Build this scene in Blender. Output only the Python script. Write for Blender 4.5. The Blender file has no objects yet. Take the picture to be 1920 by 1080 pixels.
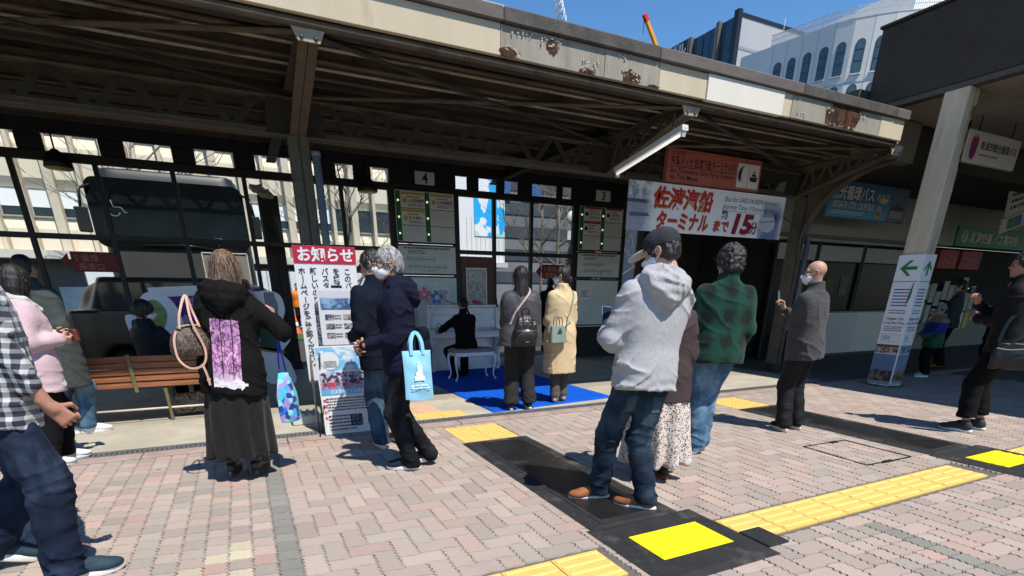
import bpy, bmesh, math, random
import numpy as np
from mathutils import Vector, Matrix
from mathutils.bvhtree import BVHTree

S = bpy.context.scene
COL = S.collection
R = math.radians
rnd = random.Random(11)

# ------------------------------------------------------------------ camera, sky, sun, exposure
CAMH = 1.35
PITCH, YAW, ROLL = R(22.0), R(26.3), R(0.26)
_fw = Vector((math.sin(YAW)*math.cos(PITCH), math.cos(YAW)*math.cos(PITCH), -math.sin(PITCH)))
_rt = Vector((math.cos(YAW), -math.sin(YAW), 0))
_up = _rt.cross(_fw)
_rt2 = _rt*math.cos(ROLL) + _up*math.sin(ROLL)
_up2 = -_rt*math.sin(ROLL) + _up*math.cos(ROLL)
cam_data = bpy.data.cameras.new('camera')
cam = bpy.data.objects.new('camera', cam_data)
COL.objects.link(cam)
cam.matrix_world = Matrix(((_rt2.x, _up2.x, -_fw.x, 0), (_rt2.y, _up2.y, -_fw.y, 0),
                           (_rt2.z, _up2.z, -_fw.z, CAMH), (0, 0, 0, 1)))
cam_data.sensor_fit = 'HORIZONTAL'
cam_data.sensor_width = 36
cam_data.lens = 965/1920*36
cam_data.shift_y = 400/1920
cam_data.clip_start = 0.05
cam_data.clip_end = 2000
S.camera = cam

SUN_K = (-0.17, 0.54)            # shift of a shadow on the ground per metre of height
_l = Vector((SUN_K[0], SUN_K[1], -1)).normalized()
world = bpy.data.worlds.new('World')
S.world = world
world.use_nodes = True
wn = world.node_tree
sky = wn.nodes.new('ShaderNodeTexSky')
sky.sky_type = 'NISHITA'
sky.sun_disc = False
sky.sun_elevation = math.asin(-_l.z)
sky.sun_rotation = math.atan2(-_l.x, -_l.y)
sky.air_density = 1.0
sky.dust_density = 0.0
sky.ozone_density = 4.0
wn.nodes['Background'].inputs['Strength'].default_value = 0.125
hsv = wn.nodes.new('ShaderNodeHueSaturation')          # the phone's vivid blue, over the whole sky alike
hsv.inputs['Saturation'].default_value = 1.2
wn.links.new(sky.outputs[0], hsv.inputs['Color'])
wn.links.new(hsv.outputs[0], wn.nodes['Background'].inputs['Color'])
sun_data = bpy.data.lights.new('sun', 'SUN')
sun_data.energy = 4.7
sun_data.angle = R(0.53)
sun_data.color = (1.0, 0.94, 0.85)
sun = bpy.data.objects.new('sun', sun_data)
COL.objects.link(sun)
sun.rotation_euler = Vector((0, 0, -1)).rotation_difference(_l).to_euler()

S.render.engine = 'CYCLES'
S.cycles.use_denoising = True
S.cycles.max_bounces = 6
S.cycles.diffuse_bounces = 4
S.cycles.glossy_bounces = 3
S.cycles.transmission_bounces = 4
S.cycles.transparent_max_bounces = 6
S.cycles.caustics_reflective = False
S.cycles.caustics_refractive = False
S.view_settings.view_transform = 'Standard'
S.view_settings.look = 'None'
S.view_settings.gamma = 1
S.view_settings.use_curve_mapping = False
S.view_settings.exposure = 0.40

def project(p):
    """picture position (1920 x 1080) of a world point, used only to skip pavers far out of sight"""
    d = Vector(p) - Vector((0, 0, CAMH))
    z = d.dot(_fw)
    if z < 0.05:
        return (-9999, -9999)
    return (960 + 965*d.dot(_rt2)/z, 940 - 965*d.dot(_up2)/z)

# ------------------------------------------------------------------ object helpers
def link(o):
    COL.objects.link(o)
    return o

def tag(o, label=None, cat=None, group=None, kind=None):
    if label: o['label'] = label
    if cat: o['category'] = cat
    if group: o['group'] = group
    if kind: o['kind'] = kind
    return o

def empty(name, loc=(0, 0, 0), rz=0.0, label=None, cat=None, group=None):
    o = bpy.data.objects.new(name, None)
    o.empty_display_size = 0.1
    o.location = loc
    o.rotation_euler = (0, 0, rz)
    link(o)
    return tag(o, label, cat, group)

def mesh_obj(name, me, mat=None, parent=None, loc=None, smooth=False):
    o = bpy.data.objects.new(name, me)
    if mat is not None and not me.materials:
        me.materials.append(mat)
    if smooth:
        me.polygons.foreach_set('use_smooth', [True]*len(me.polygons))
    link(o)
    if parent is not None:
        o.parent = parent
    if loc is not None:
        o.location = loc
    return o

def dup(o, parent=None, loc=None, rz=None):
    c = o.copy()
    link(c)
    if parent is not None:
        c.parent = parent
    if loc is not None:
        c.location = loc
    if rz is not None:
        c.rotation_euler = (0, 0, rz)
    return c

def copy_tree(o, parent=None):
    kids = [k for k in bpy.data.objects if k.parent == o]
    c = dup(o, parent)
    for k in kids:
        copy_tree(k, c)
    return c

class MB:
    """collects boxes, tubes, prisms and lathes; build() makes ONE mesh object of them"""
    def __init__(self):
        self.v = []; self.f = []; self.m = []; self.mi = 0; self.sm = []; self.smooth = False
    def add(self, vs, fs):
        b = len(self.v)
        self.v += [tuple(x) for x in vs]
        for f in fs:
            self.f.append([b+i for i in f]); self.m.append(self.mi); self.sm.append(self.smooth)
        return self
    def box(self, x0, y0, z0, x1, y1, z1, M4=None, bev=0.0):
        if bev > 0:
            b = bev
            pts = []
            for z, i in ((z0, b), (z0+b, 0), (z1-b, 0), (z1, b)):
                for (x, y) in ((x0+b, y0+i), (x1-b, y0+i), (x1-i, y0+b), (x1-i, y1-b),
                               (x1-b, y1-i), (x0+b, y1-i), (x0+i, y1-b), (x0+i, y0+b)):
                    pts.append((x, y, z))
            fs = [list(range(7, -1, -1)), list(range(24, 32))]
            for k in range(3):
                for j in range(8):
                    fs.append([k*8+j, k*8+(j+1) % 8, (k+1)*8+(j+1) % 8, (k+1)*8+j])
        else:
            pts = [(x0, y0, z0), (x1, y0, z0), (x1, y1, z0), (x0, y1, z0), (x0, y0, z1), (x1, y0, z1), (x1, y1, z1), (x0, y1, z1)]
            fs = [[3, 2, 1, 0], [4, 5, 6, 7], [0, 1, 5, 4], [1, 2, 6, 5], [2, 3, 7, 6], [3, 0, 4, 7]]
        if M4 is not None:
            pts = [M4 @ Vector(p) for p in pts]
        return self.add(pts, fs)
    def bar(self, a, b, w, h, up=(0, 0, 1)):
        """rectangular bar from a to b, width w sideways, height h along up"""
        a = Vector(a); b = Vector(b); d = (b-a).normalized()
        s = d.cross(Vector(up))
        if s.length < 1e-5: s = d.cross(Vector((1, 0, 0)))
        s.normalize(); u = s.cross(d)
        pts = []
        for p in (a, b):
            for (i, j) in ((-1, -1), (1, -1), (1, 1), (-1, 1)):
                pts.append(p + s*(i*w/2) + u*(j*h/2))
        return self.add(pts, [[3, 2, 1, 0], [4, 5, 6, 7], [0, 1, 5, 4], [1, 2, 6, 5], [2, 3, 7, 6], [3, 0, 4, 7]])
    def tube(self, pts, r, n=8, closed=False, caps=True):
        pts = [Vector(p) for p in pts]
        rs = r if isinstance(r, (list, tuple)) else [r]*len(pts)
        rings = []
        prev = None
        L = len(pts)
        for i, p in enumerate(pts):
            if closed:
                t = pts[(i+1) % L] - pts[i-1]
            else:
                t = pts[min(i+1, L-1)] - pts[max(i-1, 0)]
            if t.length < 1e-9: t = Vector((0, 0, 1))
            t.normalize()
            if prev is None:
                s = t.orthogonal().normalized()
            else:
                s = prev - t*prev.dot(t)
                if s.length < 1e-6: s = t.orthogonal()
                s.normalize()
            prev = s
            u = t.cross(s)
            rings.append([p + (s*math.cos(2*math.pi*k/n) + u*math.sin(2*math.pi*k/n))*rs[i] for k in range(n)])
        vs = [v for ring in rings for v in ring]
        fs = []
        for i in range(L if closed else L-1):
            for k in range(n):
                fs.append([i*n+k, i*n+(k+1) % n, ((i+1) % L)*n+(k+1) % n, ((i+1) % L)*n+k])
        if caps and not closed:
            fs.append(list(range(n-1, -1, -1))); fs.append([(L-1)*n+k for k in range(n)])
        sm = self.smooth; self.smooth = True
        self.add(vs, fs)
        self.smooth = sm
        return self
    def prism(self, poly, z0, z1, M4=None):
        """poly (x, y) anticlockwise, extruded z0..z1"""
        n = len(poly)
        pts = [Vector((x, y, z0)) for x, y in poly] + [Vector((x, y, z1)) for x, y in poly]
        if M4 is not None: pts = [M4 @ p for p in pts]
        fs = [list(range(n-1, -1, -1)), list(range(n, 2*n))]
        for k in range(n):
            fs.append([k, (k+1) % n, n+(k+1) % n, n+k])
        return self.add(pts, fs)
    def lathe(self, prof, n=16, M4=None):
        vs = []
        for r_, z in prof:
            for k in range(n):
                a = 2*math.pi*k/n
                vs.append(Vector((r_*math.cos(a), r_*math.sin(a), z)))
        if M4 is not None: vs = [M4 @ v for v in vs]
        fs = []
        for i in range(len(prof)-1):
            for k in range(n):
                fs.append([i*n+k, i*n+(k+1) % n, (i+1)*n+(k+1) % n, (i+1)*n+k])
        fs.append(list(range(n-1, -1, -1))); fs.append([(len(prof)-1)*n+k for k in range(n)])
        sm = self.smooth; self.smooth = True
        self.add(vs, fs); self.smooth = sm
        return self
    def quad(self, a, b, c, d):
        return self.add([a, b, c, d], [[0, 1, 2, 3]])
    def mesh(self, name, mats):
        me = bpy.data.meshes.new(name)
        me.from_pydata([tuple(x) for x in self.v], [], self.f)
        for m in (mats if isinstance(mats, (list, tuple)) else [mats]):
            me.materials.append(m)
        me.polygons.foreach_set('material_index', self.m)
        me.polygons.foreach_set('use_smooth', self.sm)
        me.update()
        return me
    def build(self, name, mats, parent=None, loc=None):
        return mesh_obj(name, self.mesh(name, mats), None, parent, loc)

def T(x=0, y=0, z=0): return Matrix.Translation((x, y, z))
def RX(a): return Matrix.Rotation(a, 4, 'X')
def RY(a): return Matrix.Rotation(a, 4, 'Y')
def RZ(a): return Matrix.Rotation(a, 4, 'Z')

# ------------------------------------------------------------------ materials
MATS = {}
def nd(nt, typ, **kw):
    n = nt.nodes.new(typ)
    for k, v in kw.items():
        setattr(n, k, v)
    return n

def rgba(c): return (c[0], c[1], c[2], 1.0)

def base_mat(name):
    m = bpy.data.materials.new(name)
    m.use_nodes = True
    nt = m.node_tree
    b = nt.nodes['Principled BSDF']
    MATS[name] = m
    return m, nt, b

def M(name, col=(.5, .5, .5), rough=.7, var=.18, scale=6.0, bump=.0, bscale=80.0, metal=0.0, spec=.4,
      stain=None, stain_scale=1.5, stain_at=.58, emit=None, stretch=(1, 1, 1), sheen=0.0, coat=0.0):
    """procedural surface: base colour broken by two noises, optional stains with their own shape, bump"""
    if name in MATS: return MATS[name]
    m, nt, b = base_mat(name)
    L = nt.links.new
    tc = nd(nt, 'ShaderNodeTexCoord')
    mp = nd(nt, 'ShaderNodeMapping')
    mp.inputs['Scale'].default_value = stretch
    L(tc.outputs['Object'], mp.inputs['Vector'])
    no = nd(nt, 'ShaderNodeTexNoise')
    no.inputs['Scale'].default_value = scale
    no.inputs['Detail'].default_value = 6
    no.inputs['Roughness'].default_value = .62
    L(mp.outputs[0], no.inputs['Vector'])
    mx = nd(nt, 'ShaderNodeMix', data_type='RGBA')
    mr = nd(nt, 'ShaderNodeMapRange')
    mr.inputs['From Min'].default_value = .3; mr.inputs['From Max'].default_value = .7
    L(no.outputs['Fac'], mr.inputs['Value']); L(mr.outputs[0], mx.inputs['Factor'])
    mx.inputs['A'].default_value = rgba([max(0, c*(1-var)) for c in col])
    mx.inputs['B'].default_value = rgba([min(1, c*(1+var)) for c in col])
    out = mx.outputs['Result']
    if stain is not None:
        n2 = nd(nt, 'ShaderNodeTexNoise')
        n2.inputs['Scale'].default_value = stain_scale
        n2.inputs['Detail'].default_value = 8
        n2.inputs['Roughness'].default_value = .7
        L(mp.outputs[0], n2.inputs['Vector'])
        r2 = nd(nt, 'ShaderNodeMapRange')
        r2.inputs['From Min'].default_value = stain_at; r2.inputs['From Max'].default_value = stain_at+.12
        L(n2.outputs['Fac'], r2.inputs['Value'])
        m2 = nd(nt, 'ShaderNodeMix', data_type='RGBA')
        L(r2.outputs[0], m2.inputs['Factor']); L(out, m2.inputs['A'])
        m2.inputs['B'].default_value = rgba(stain)
        out = m2.outputs['Result']
    L(out, b.inputs['Base Color'])
    b.inputs['Roughness'].default_value = rough
    b.inputs['Metallic'].default_value = metal
    b.inputs['Specular IOR Level'].default_value = spec
    if sheen: b.inputs['Sheen Weight'].default_value = sheen
    if coat: b.inputs['Coat Weight'].default_value = coat
    if bump:
        n3 = nd(nt, 'ShaderNodeTexNoise')
        n3.inputs['Scale'].default_value = bscale
        n3.inputs['Detail'].default_value = 4
        L(mp.outputs[0], n3.inputs['Vector'])
        bp = nd(nt, 'ShaderNodeBump')
        bp.inputs['Strength'].default_value = bump
        bp.inputs['Distance'].default_value = .01
        L(n3.outputs['Fac'], bp.inputs['Height'])
        L(bp.outputs[0], b.inputs['Normal'])
    if emit:
        b.inputs['Emission Color'].default_value = rgba(emit[:3])
        b.inputs['Emission Strength'].default_value = emit[3]
    return m

def glass_mat(name='window_glass', col=(.95, .97, .96), alpha=.12):
    if name in MATS: return MATS[name]
    m, nt, b = base_mat(name)
    L = nt.links.new
    tr = nd(nt, 'ShaderNodeBsdfTransparent')
    tr.inputs['Color'].default_value = rgba(col)
    gl = nd(nt, 'ShaderNodeBsdfGlossy')
    gl.inputs['Roughness'].default_value = .03
    no = nd(nt, 'ShaderNodeTexNoise'); no.inputs['Scale'].default_value = 3
    fr = nd(nt, 'ShaderNodeFresnel'); fr.inputs['IOR'].default_value = 1.45
    mx = nd(nt, 'ShaderNodeMixShader')
    ad = nd(nt, 'ShaderNodeMath', operation='MULTIPLY')
    ml = nd(nt, 'ShaderNodeMath', operation='MULTIPLY'); L(fr.outputs[0], ml.inputs[0]); ml.inputs[1].default_value = alpha*3
    L(no.outputs['Fac'], ad.inputs[0]); L(ml.outputs[0], ad.inputs[1])
    L(ad.outputs[0], mx.inputs[0]); L(tr.outputs[0], mx.inputs[1]); L(gl.outputs[0], mx.inputs[2])
    L(mx.outputs[0], nt.nodes['Material Output'].inputs['Surface'])
    return m
# ------------------------------------------------------------------ lettering
def text_mesh(s, size=.1, bold=0.0, align='LEFT', shear=0.0, width=1.0):
    cu = bpy.data.curves.new('lettering', 'FONT')
    cu.body = s; cu.size = size; cu.align_x = align; cu.offset = bold*size; cu.shear = shear
    cu.resolution_u = 2
    cu.fill_mode = 'FRONT'
    ob = bpy.data.objects.new('lettering', cu)
    COL.objects.link(ob)
    dg = bpy.context.evaluated_depsgraph_get()
    me = bpy.data.meshes.new_from_object(ob.evaluated_get(dg))
    COL.objects.unlink(ob)
    bpy.data.objects.remove(ob)
    if width != 1.0:
        for v in me.vertices: v.co.x *= width
    return me

# a frame on a board facing -Y: x to the right, y up, out of the board towards the viewer
FACE = Matrix(((1, 0, 0, 0), (0, 0, -1, 0), (0, 1, 0, 0), (0, 0, 0, 1)))
def put_text(s, size, mat, parent, x, z, y=-.004, bold=0.0, align='LEFT', shear=0.0, width=1.0, M4=None, name='lettering', fit=None):
    me = text_mesh(s, size, bold, align, shear, width)
    if fit and len(me.vertices):
        xs = [v.co.x for v in me.vertices]
        k = fit/(max(xs)-min(xs))
        for v in me.vertices: v.co.x *= k
    me.materials.clear()
    me.materials.append(mat)
    o = mesh_obj(name, me, None, parent)
    o.matrix_local = (M4 if M4 is not None else Matrix()) @ T(x, y, z) @ FACE
    return o

def fine_print(parent, mat, x0, x1, z0, z1, rows, y=-.004, seed=1, fill=.6, M4=None, name='fine_print', vertical=False, hfrac=.45, step=.02):
    """lines of print too small to read: short dashes of uneven length"""
    r_ = random.Random(seed)
    mb = MB()
    dz = (z1-z0)/rows
    for i in range(rows):
        zc = z1-(i+.5)*dz
        x = x0
        end = x1 - r_.random()*(1-fill)*(x1-x0)
        while x < end:
            w = r_.uniform(.4, 1.6)*step
            a, b_ = zc-dz*hfrac/2, zc+dz*hfrac/2
            pts = [Vector((x, y, a)), Vector((min(x+w, x1), y, a)), Vector((min(x+w, x1), y, b_)), Vector((x, y, b_))]
            if M4 is not None: pts = [M4 @ p for p in pts]
            mb.quad(*pts)
            x += w + r_.uniform(.2, .5)*step
    return mb.build(name, mat, parent)
# ------------------------------------------------------------------ smooth solids (signed distance fields -> one continuous mesh)
_tab = np.random.RandomState(5).rand(32, 32, 32).astype(np.float32)*2-1
def vnoise(p):
    i = np.floor(p).astype(np.int64); f = (p-i).astype(np.float32); f = f*f*(3-2*f)
    i0 = i & 31; i1 = (i+1) & 31
    x0, y0, z0 = i0.T; x1, y1, z1 = i1.T
    fx, fy, fz = f.T
    c00 = _tab[x0, y0, z0]*(1-fx)+_tab[x1, y0, z0]*fx
    c10 = _tab[x0, y1, z0]*(1-fx)+_tab[x1, y1, z0]*fx
    c01 = _tab[x0, y0, z1]*(1-fx)+_tab[x1, y0, z1]*fx
    c11 = _tab[x0, y1, z1]*(1-fx)+_tab[x1, y1, z1]*fx
    return (c00*(1-fy)+c10*fy)*(1-fz)+(c01*(1-fy)+c11*fy)*fz

def A3(v): return np.array(tuple(v), dtype=np.float64)

class SDF:
    def __init__(self): self.p = []; self.disp = None
    def cone(self, a, b, ra, rb, k=.02, flat=None, wr=None, op='u'):
        a = A3(a); b = A3(b); ab = b-a; L2 = max(ab@ab, 1e-9); L = math.sqrt(L2)
        u = None
        if flat is not None:
            u = A3(flat[0]); u = u/np.linalg.norm(u)
        if wr is not None:
            w1 = np.cross(ab/L, (0.31, 0.52, 0.79)); w1 /= np.linalg.norm(w1); w2 = np.cross(ab/L, w1)
        def fn(P):
            v = P-a
            t = np.clip((v@ab)/L2, 0, 1)
            q = v-t[..., None]*ab
            d2 = (q*q).sum(-1)
            if u is not None:
                c = q@u
                d2 = d2-c*c+(c/flat[1])**2
            r = ra+(rb-ra)*t
            if wr is not None:
                amp, freq, ph = wr[:3]
                lo_, hi_ = wr[3:5] if len(wr) > 3 else (1, 1)
                ang = np.arctan2(q@w1, q@w2)
                r = r+amp*(lo_+(hi_-lo_)*t)*np.sin(freq*t*L+ph+.9*np.sin(ang+ph)+.5*np.sin(2*ang+2*ph+9*t))
            return np.sqrt(np.maximum(d2, 0))-r
        m = max(ra, rb)*(1.0 if flat is None else max(1, flat[1]))+k+(wr[0]*2 if wr else 0)
        self.p.append((fn, np.minimum(a, b)-m, np.maximum(a, b)+m, k, op)); return self
    def chain(self, pts, rs, k=.02, **kw):
        for i in range(len(pts)-1):
            self.cone(pts[i], pts[i+1], rs[i], rs[i+1], k, **kw)
        return self
    def ell(self, c, r, k=.02, Rm=None, op='u'):
        c = A3(c); r = A3(r)
        Rn = None if Rm is None else np.array(Rm.to_3x3() if hasattr(Rm, 'to_3x3') else Rm)
        def fn(P):
            q = P-c
            if Rn is not None: q = q@Rn
            k0 = np.sqrt(((q/r)**2).sum(-1))
            k1 = np.sqrt(((q/(r*r))**2).sum(-1))+1e-9
            return k0*(k0-1)/k1
        m = (r.max() if Rn is not None else r)+k
        self.p.append((fn, c-m, c+m, k, op)); return self
    def loft(self, secs, k=.02, Fr=None, pw=2.3, op='u'):
        """secs: (z, cx, cy, rx, ry) in the frame Fr (4x4)"""
        s = np.array(secs, dtype=np.float64); s = s[np.argsort(s[:, 0])]
        # smooth the profile
        zz = np.linspace(s[0, 0], s[-1, 0], 60)
        prof = [np.interp(zz, s[:, 0], s[:, i]) for i in range(1, 5)]
        ker = np.ones(5)/5
        prof = [np.convolve(np.pad(q, 2, mode='edge'), ker, 'valid') for q in prof]
        inv = None if Fr is None else np.array(Fr.inverted())
        def fn(P):
            q = P if inv is None else P@inv[:3, :3].T+inv[:3, 3]
            z = q[..., 2]
            cx, cy, rx, ry = [np.interp(z, zz, pr) for pr in prof]
            ex = np.abs(q[..., 0]-cx)/rx; ey = np.abs(q[..., 1]-cy)/ry
            d = ((ex**pw+ey**pw)**(1/pw)-1)*np.minimum(rx, ry)
            dz = np.maximum(zz[0]-z, z-zz[-1])
            return np.where(dz > 0, np.sqrt(np.maximum(d, 0)**2+dz*dz), np.maximum(d, dz))
        mx = (np.abs(s[:, 1])+s[:, 3]).max(); my = (np.abs(s[:, 2])+s[:, 4]).max()
        cor = [Vector((x, y, z)) for x in (-mx, mx) for y in (-my, my) for z in (s[0, 0], s[-1, 0])]
        if Fr is not None: cor = [Fr @ c for c in cor]
        cor = np.array([tuple(c) for c in cor])
        self.p.append((fn, cor.min(0)-k-.01, cor.max(0)+k+.01, k, op)); return self
    def plane(self, n, d, k=.004):
        """keep where n.p < d"""
        n = A3(n)
        self.p.append((lambda P: P@n-d, None, None, k, 'i')); return self
    def mesh(self, name, h, pad=2):
        los = [q[1] for q in self.p if q[1] is not None and q[4] == 'u']; his = [q[2] for q in self.p if q[1] is not None and q[4] == 'u']
        lo = np.min(los, 0)-pad*h; hi = np.max(his, 0)+pad*h
        n = np.ceil((hi-lo)/h).astype(int)+1
        f = np.full(n, 1.0, dtype=np.float32)
        ax = [lo[i]+h*np.arange(n[i]) for i in range(3)]
        for fn, a, b, k, op in self.p:
            if a is None:
                sl = (slice(0, n[0]), slice(0, n[1]), slice(0, n[2]))
            else:
                i0 = np.clip(np.floor((a-lo)/h).astype(int)-3, 0, n); i1 = np.clip(np.ceil((b-lo)/h).astype(int)+4, 0, n)
                if (i1 <= i0).any(): continue
                sl = tuple(slice(i0[i], i1[i]) for i in range(3))
            P = np.stack(np.meshgrid(ax[0][sl[0]], ax[1][sl[1]], ax[2][sl[2]], indexing='ij'), -1)
            d = fn(P).astype(np.float32)
            g = f[sl]
            if op == 'u':
                hh = np.clip(.5+.5*(g-d)/k, 0, 1)
                f[sl] = g*(1-hh)+d*hh-k*hh*(1-hh)
            elif op == 's':
                d = -d
                hh = np.clip(.5-.5*(g-d)/k, 0, 1)
                f[sl] = g*(1-hh)+d*hh+k*hh*(1-hh)
            else:
                f[sl] = np.maximum(g, d)
        if self.disp is not None:
            near = np.abs(f) < 4*h
            ix = np.argwhere(near)
            P = lo+h*ix
            f[near] += self.disp(P).astype(np.float32)
        f[0] = f[-1] = 1; f[:, 0] = f[:, -1] = 1; f[:, :, 0] = f[:, :, -1] = 1
        v, q = surface_nets(f, lo, h)
        me = bpy.data.meshes.new(name)
        me.vertices.add(len(v)); me.vertices.foreach_set('co', v.astype(np.float32).ravel())
        me.loops.add(len(q)*4); me.loops.foreach_set('vertex_index', q.astype(np.int32).ravel())
        me.polygons.add(len(q))
        me.polygons.foreach_set('loop_start', np.arange(0, len(q)*4, 4, dtype=np.int32))
        me.polygons.foreach_set('use_smooth', np.ones(len(q), dtype=bool))
        me.update(calc_edges=True)
        return me

def surface_nets(f, lo, h):
    s = f < 0
    c = [(0, 0, 0), (1, 0, 0), (0, 1, 0), (1, 1, 0), (0, 0, 1), (1, 0, 1), (0, 1, 1), (1, 1, 1)]
    n = np.array(f.shape)-1
    cnt = np.zeros(n, dtype=np.int8)
    for (i, j, k) in c:
        cnt += s[i:i+n[0], j:j+n[1], k:k+n[2]]
    act = (cnt > 0) & (cnt < 8)
    cell = np.argwhere(act)
    idx = np.full(n, -1, dtype=np.int64); idx[act] = np.arange(len(cell))
    vals = [f[cell[:, 0]+i, cell[:, 1]+j, cell[:, 2]+k] for (i, j, k) in c]
    acc = np.zeros((len(cell), 3)); num = np.zeros(len(cell))
    for a in range(8):
        for ax in range(3):
            b = a | (1 << ax)
            if b == a: continue
            f0, f1 = vals[a], vals[b]
            cr = (f0 < 0) != (f1 < 0)
            t = np.where(cr, f0/np.where(f0-f1 == 0, 1, f0-f1), 0)
            pos = np.array(c[a], dtype=float)[None, :].repeat(len(cell), 0)
            pos[:, ax] += t
            acc += pos*cr[:, None]; num += cr
    v = lo+h*(cell+acc/num[:, None])
    quads = []
    for ax in range(3):
        o1, o2 = [(1, 2), (2, 0), (0, 1)][ax]
        sl0 = [slice(1, -1)]*3; sl1 = [slice(1, -1)]*3
        sl0[ax] = slice(0, -1); sl1[ax] = slice(1, None)
        e = s[tuple(sl0)] != s[tuple(sl1)]
        ed = np.argwhere(e)
        off = np.ones(3, dtype=int); off[ax] = 0
        ed = ed+off
        inside = s[ed[:, 0], ed[:, 1], ed[:, 2]]
        def at(d1, d2):
            q = ed.copy(); q[:, o1] -= d1; q[:, o2] -= d2
            return idx[q[:, 0], q[:, 1], q[:, 2]]
        q4 = np.stack([at(1, 1), at(0, 1), at(0, 0), at(1, 0)], 1)
        q4[~inside] = q4[~inside][:, ::-1]
        quads.append(q4)
    return v, np.concatenate(quads)

def join_meshes(name, mes):
    vs, fs, off = [], [], 0
    for me in mes:
        n = len(me.vertices); a = np.empty(n*3, dtype=np.float32); me.vertices.foreach_get('co', a)
        vs.append(a.reshape(-1, 3))
        fs += [[off+i for i in p.vertices] for p in me.polygons]
        off += n
    me = bpy.data.meshes.new(name)
    me.from_pydata(np.concatenate(vs).tolist(), [], fs)
    me.polygons.foreach_set('use_smooth', [True]*len(me.polygons))
    me.update()
    return me

def ik(a, b, l1, l2, pole):
    a = Vector(a); b = Vector(b); d = b-a; L = d.length
    if L > (l1+l2)*.995:
        b = a+d*((l1+l2)*.995/L); d = b-a; L = d.length
    x = (l1*l1-l2*l2+L*L)/(2*L)
    hgt = math.sqrt(max(l1*l1-x*x, 0))
    p = Vector(pole); dn = d/L; p = p-dn*p.dot(dn)
    if p.length < 1e-5: p = dn.orthogonal()
    return a+dn*x+p.normalized()*hgt, b

def hand_prims(sd, wrist, hdir, palm, curl, side, s=1.0, thumb=.5):
    """palm: unit vector out of the palm; side +1 right hand, -1 left"""
    y = Vector(hdir).normalized()
    z = -Vector(palm); z = (z-y*z.dot(y)).normalized()          # back of the hand
    x = y.cross(z)*(-side)                                       # towards the thumb
    x = x if True else x
    W = Vector(wrist)
    def P(a, b, c): return W+(x*a+y*b+z*c)*s
    sd.cone(P(0, -.03, 0), P(0, .02, 0), .026*s, .028*s, .01)
    for a in (-.026, -.009, .009, .026):
        sd.cone(P(a*.7, .015, 0), P(a, .085, .002), .015*s, .0125*s, .012)
    for a, L, sp in ((-.030, .056, -.10), (-.011, .072, -.03), (.010, .078, .03), (.031, .070, .10)):
        p = P(a, .088, .002); ang = .15
        seg = (L*.45, L*.32, L*.25)
        r = .0092*s
        for i, sl in enumerate(seg):
            ang += curl*(.75, .95, .6)[i]
            d = (y*math.cos(ang)-z*math.sin(ang)+x*sp).normalized()
            q = p+d*sl*s
            sd.cone(p, q, r, r*.9, .004)
            p = q; r *= .9
    p = P(.028, .03, -.006); d1 = (x*.75+y*.6-z*(.25+.5*thumb)).normalized(); q = p+d1*.042*s
    sd.cone(p, q, .0125*s, .0105*s, .008)
    d2 = (x*(.35-.5*thumb)+y*.85-z*(.2+.4*thumb)).normalized(); sd.cone(q, q+d2*.034*s, .0105*s, .0085*s, .004)

def head_prims(sd, k=.0, masc=1.0, ear=True, nose=1.0):
    sd.ell((0, -.014, .030), (.074, .094, .086), .02)
    sd.ell((0, .022, -.038), (.060, .068, .078), .03)
    sd.cone((-.034, .03, -.080), (.034, .03, -.080), .022, .022, .03)
    sd.ell((0, .066, -.092), (.020*masc, .018, .016), .02)
    sd.cone((-.036, .070, .026), (.036, .070, .026), .013, .013, .02)
    sd.ell((.036, .068, -.022), (.022, .020, .020), .02); sd.ell((-.036, .068, -.022), (.022, .020, .020), .02)
    for sx in (-1, 1):
        sd.ell((sx*.031, .098, .004), (.017, .014, .011), .012, op='s')
    sd.cone((0, .084, .014), (0, .104*nose, -.026), .007, .0105, .010)
    sd.ell((.009, .094, -.030), (.008, .009, .007), .006); sd.ell((-.009, .094, -.030), (.008, .009, .007), .006)
    sd.cone((-.018, .080, -.057), (.018, .080, -.057), .0075, .0075, .008)
    sd.cone((-.015, .080, -.067), (.015, .080, -.067), .0075, .0075, .008)
    if ear:
        for sx in (-1, 1):
            Rm = RY(sx*.18) @ RZ(sx*.35)
            sd.ell((sx*.079, -.012, -.002), (.010, .020, .032), .008, Rm)
            sd.ell((sx*.086, -.008, .002), (.006, .011, .018), .006, Rm, op='s')

class Fig:
    """the joints of one figure, in its own frame: x to its right, y the way it faces, z up"""
    pass

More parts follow.
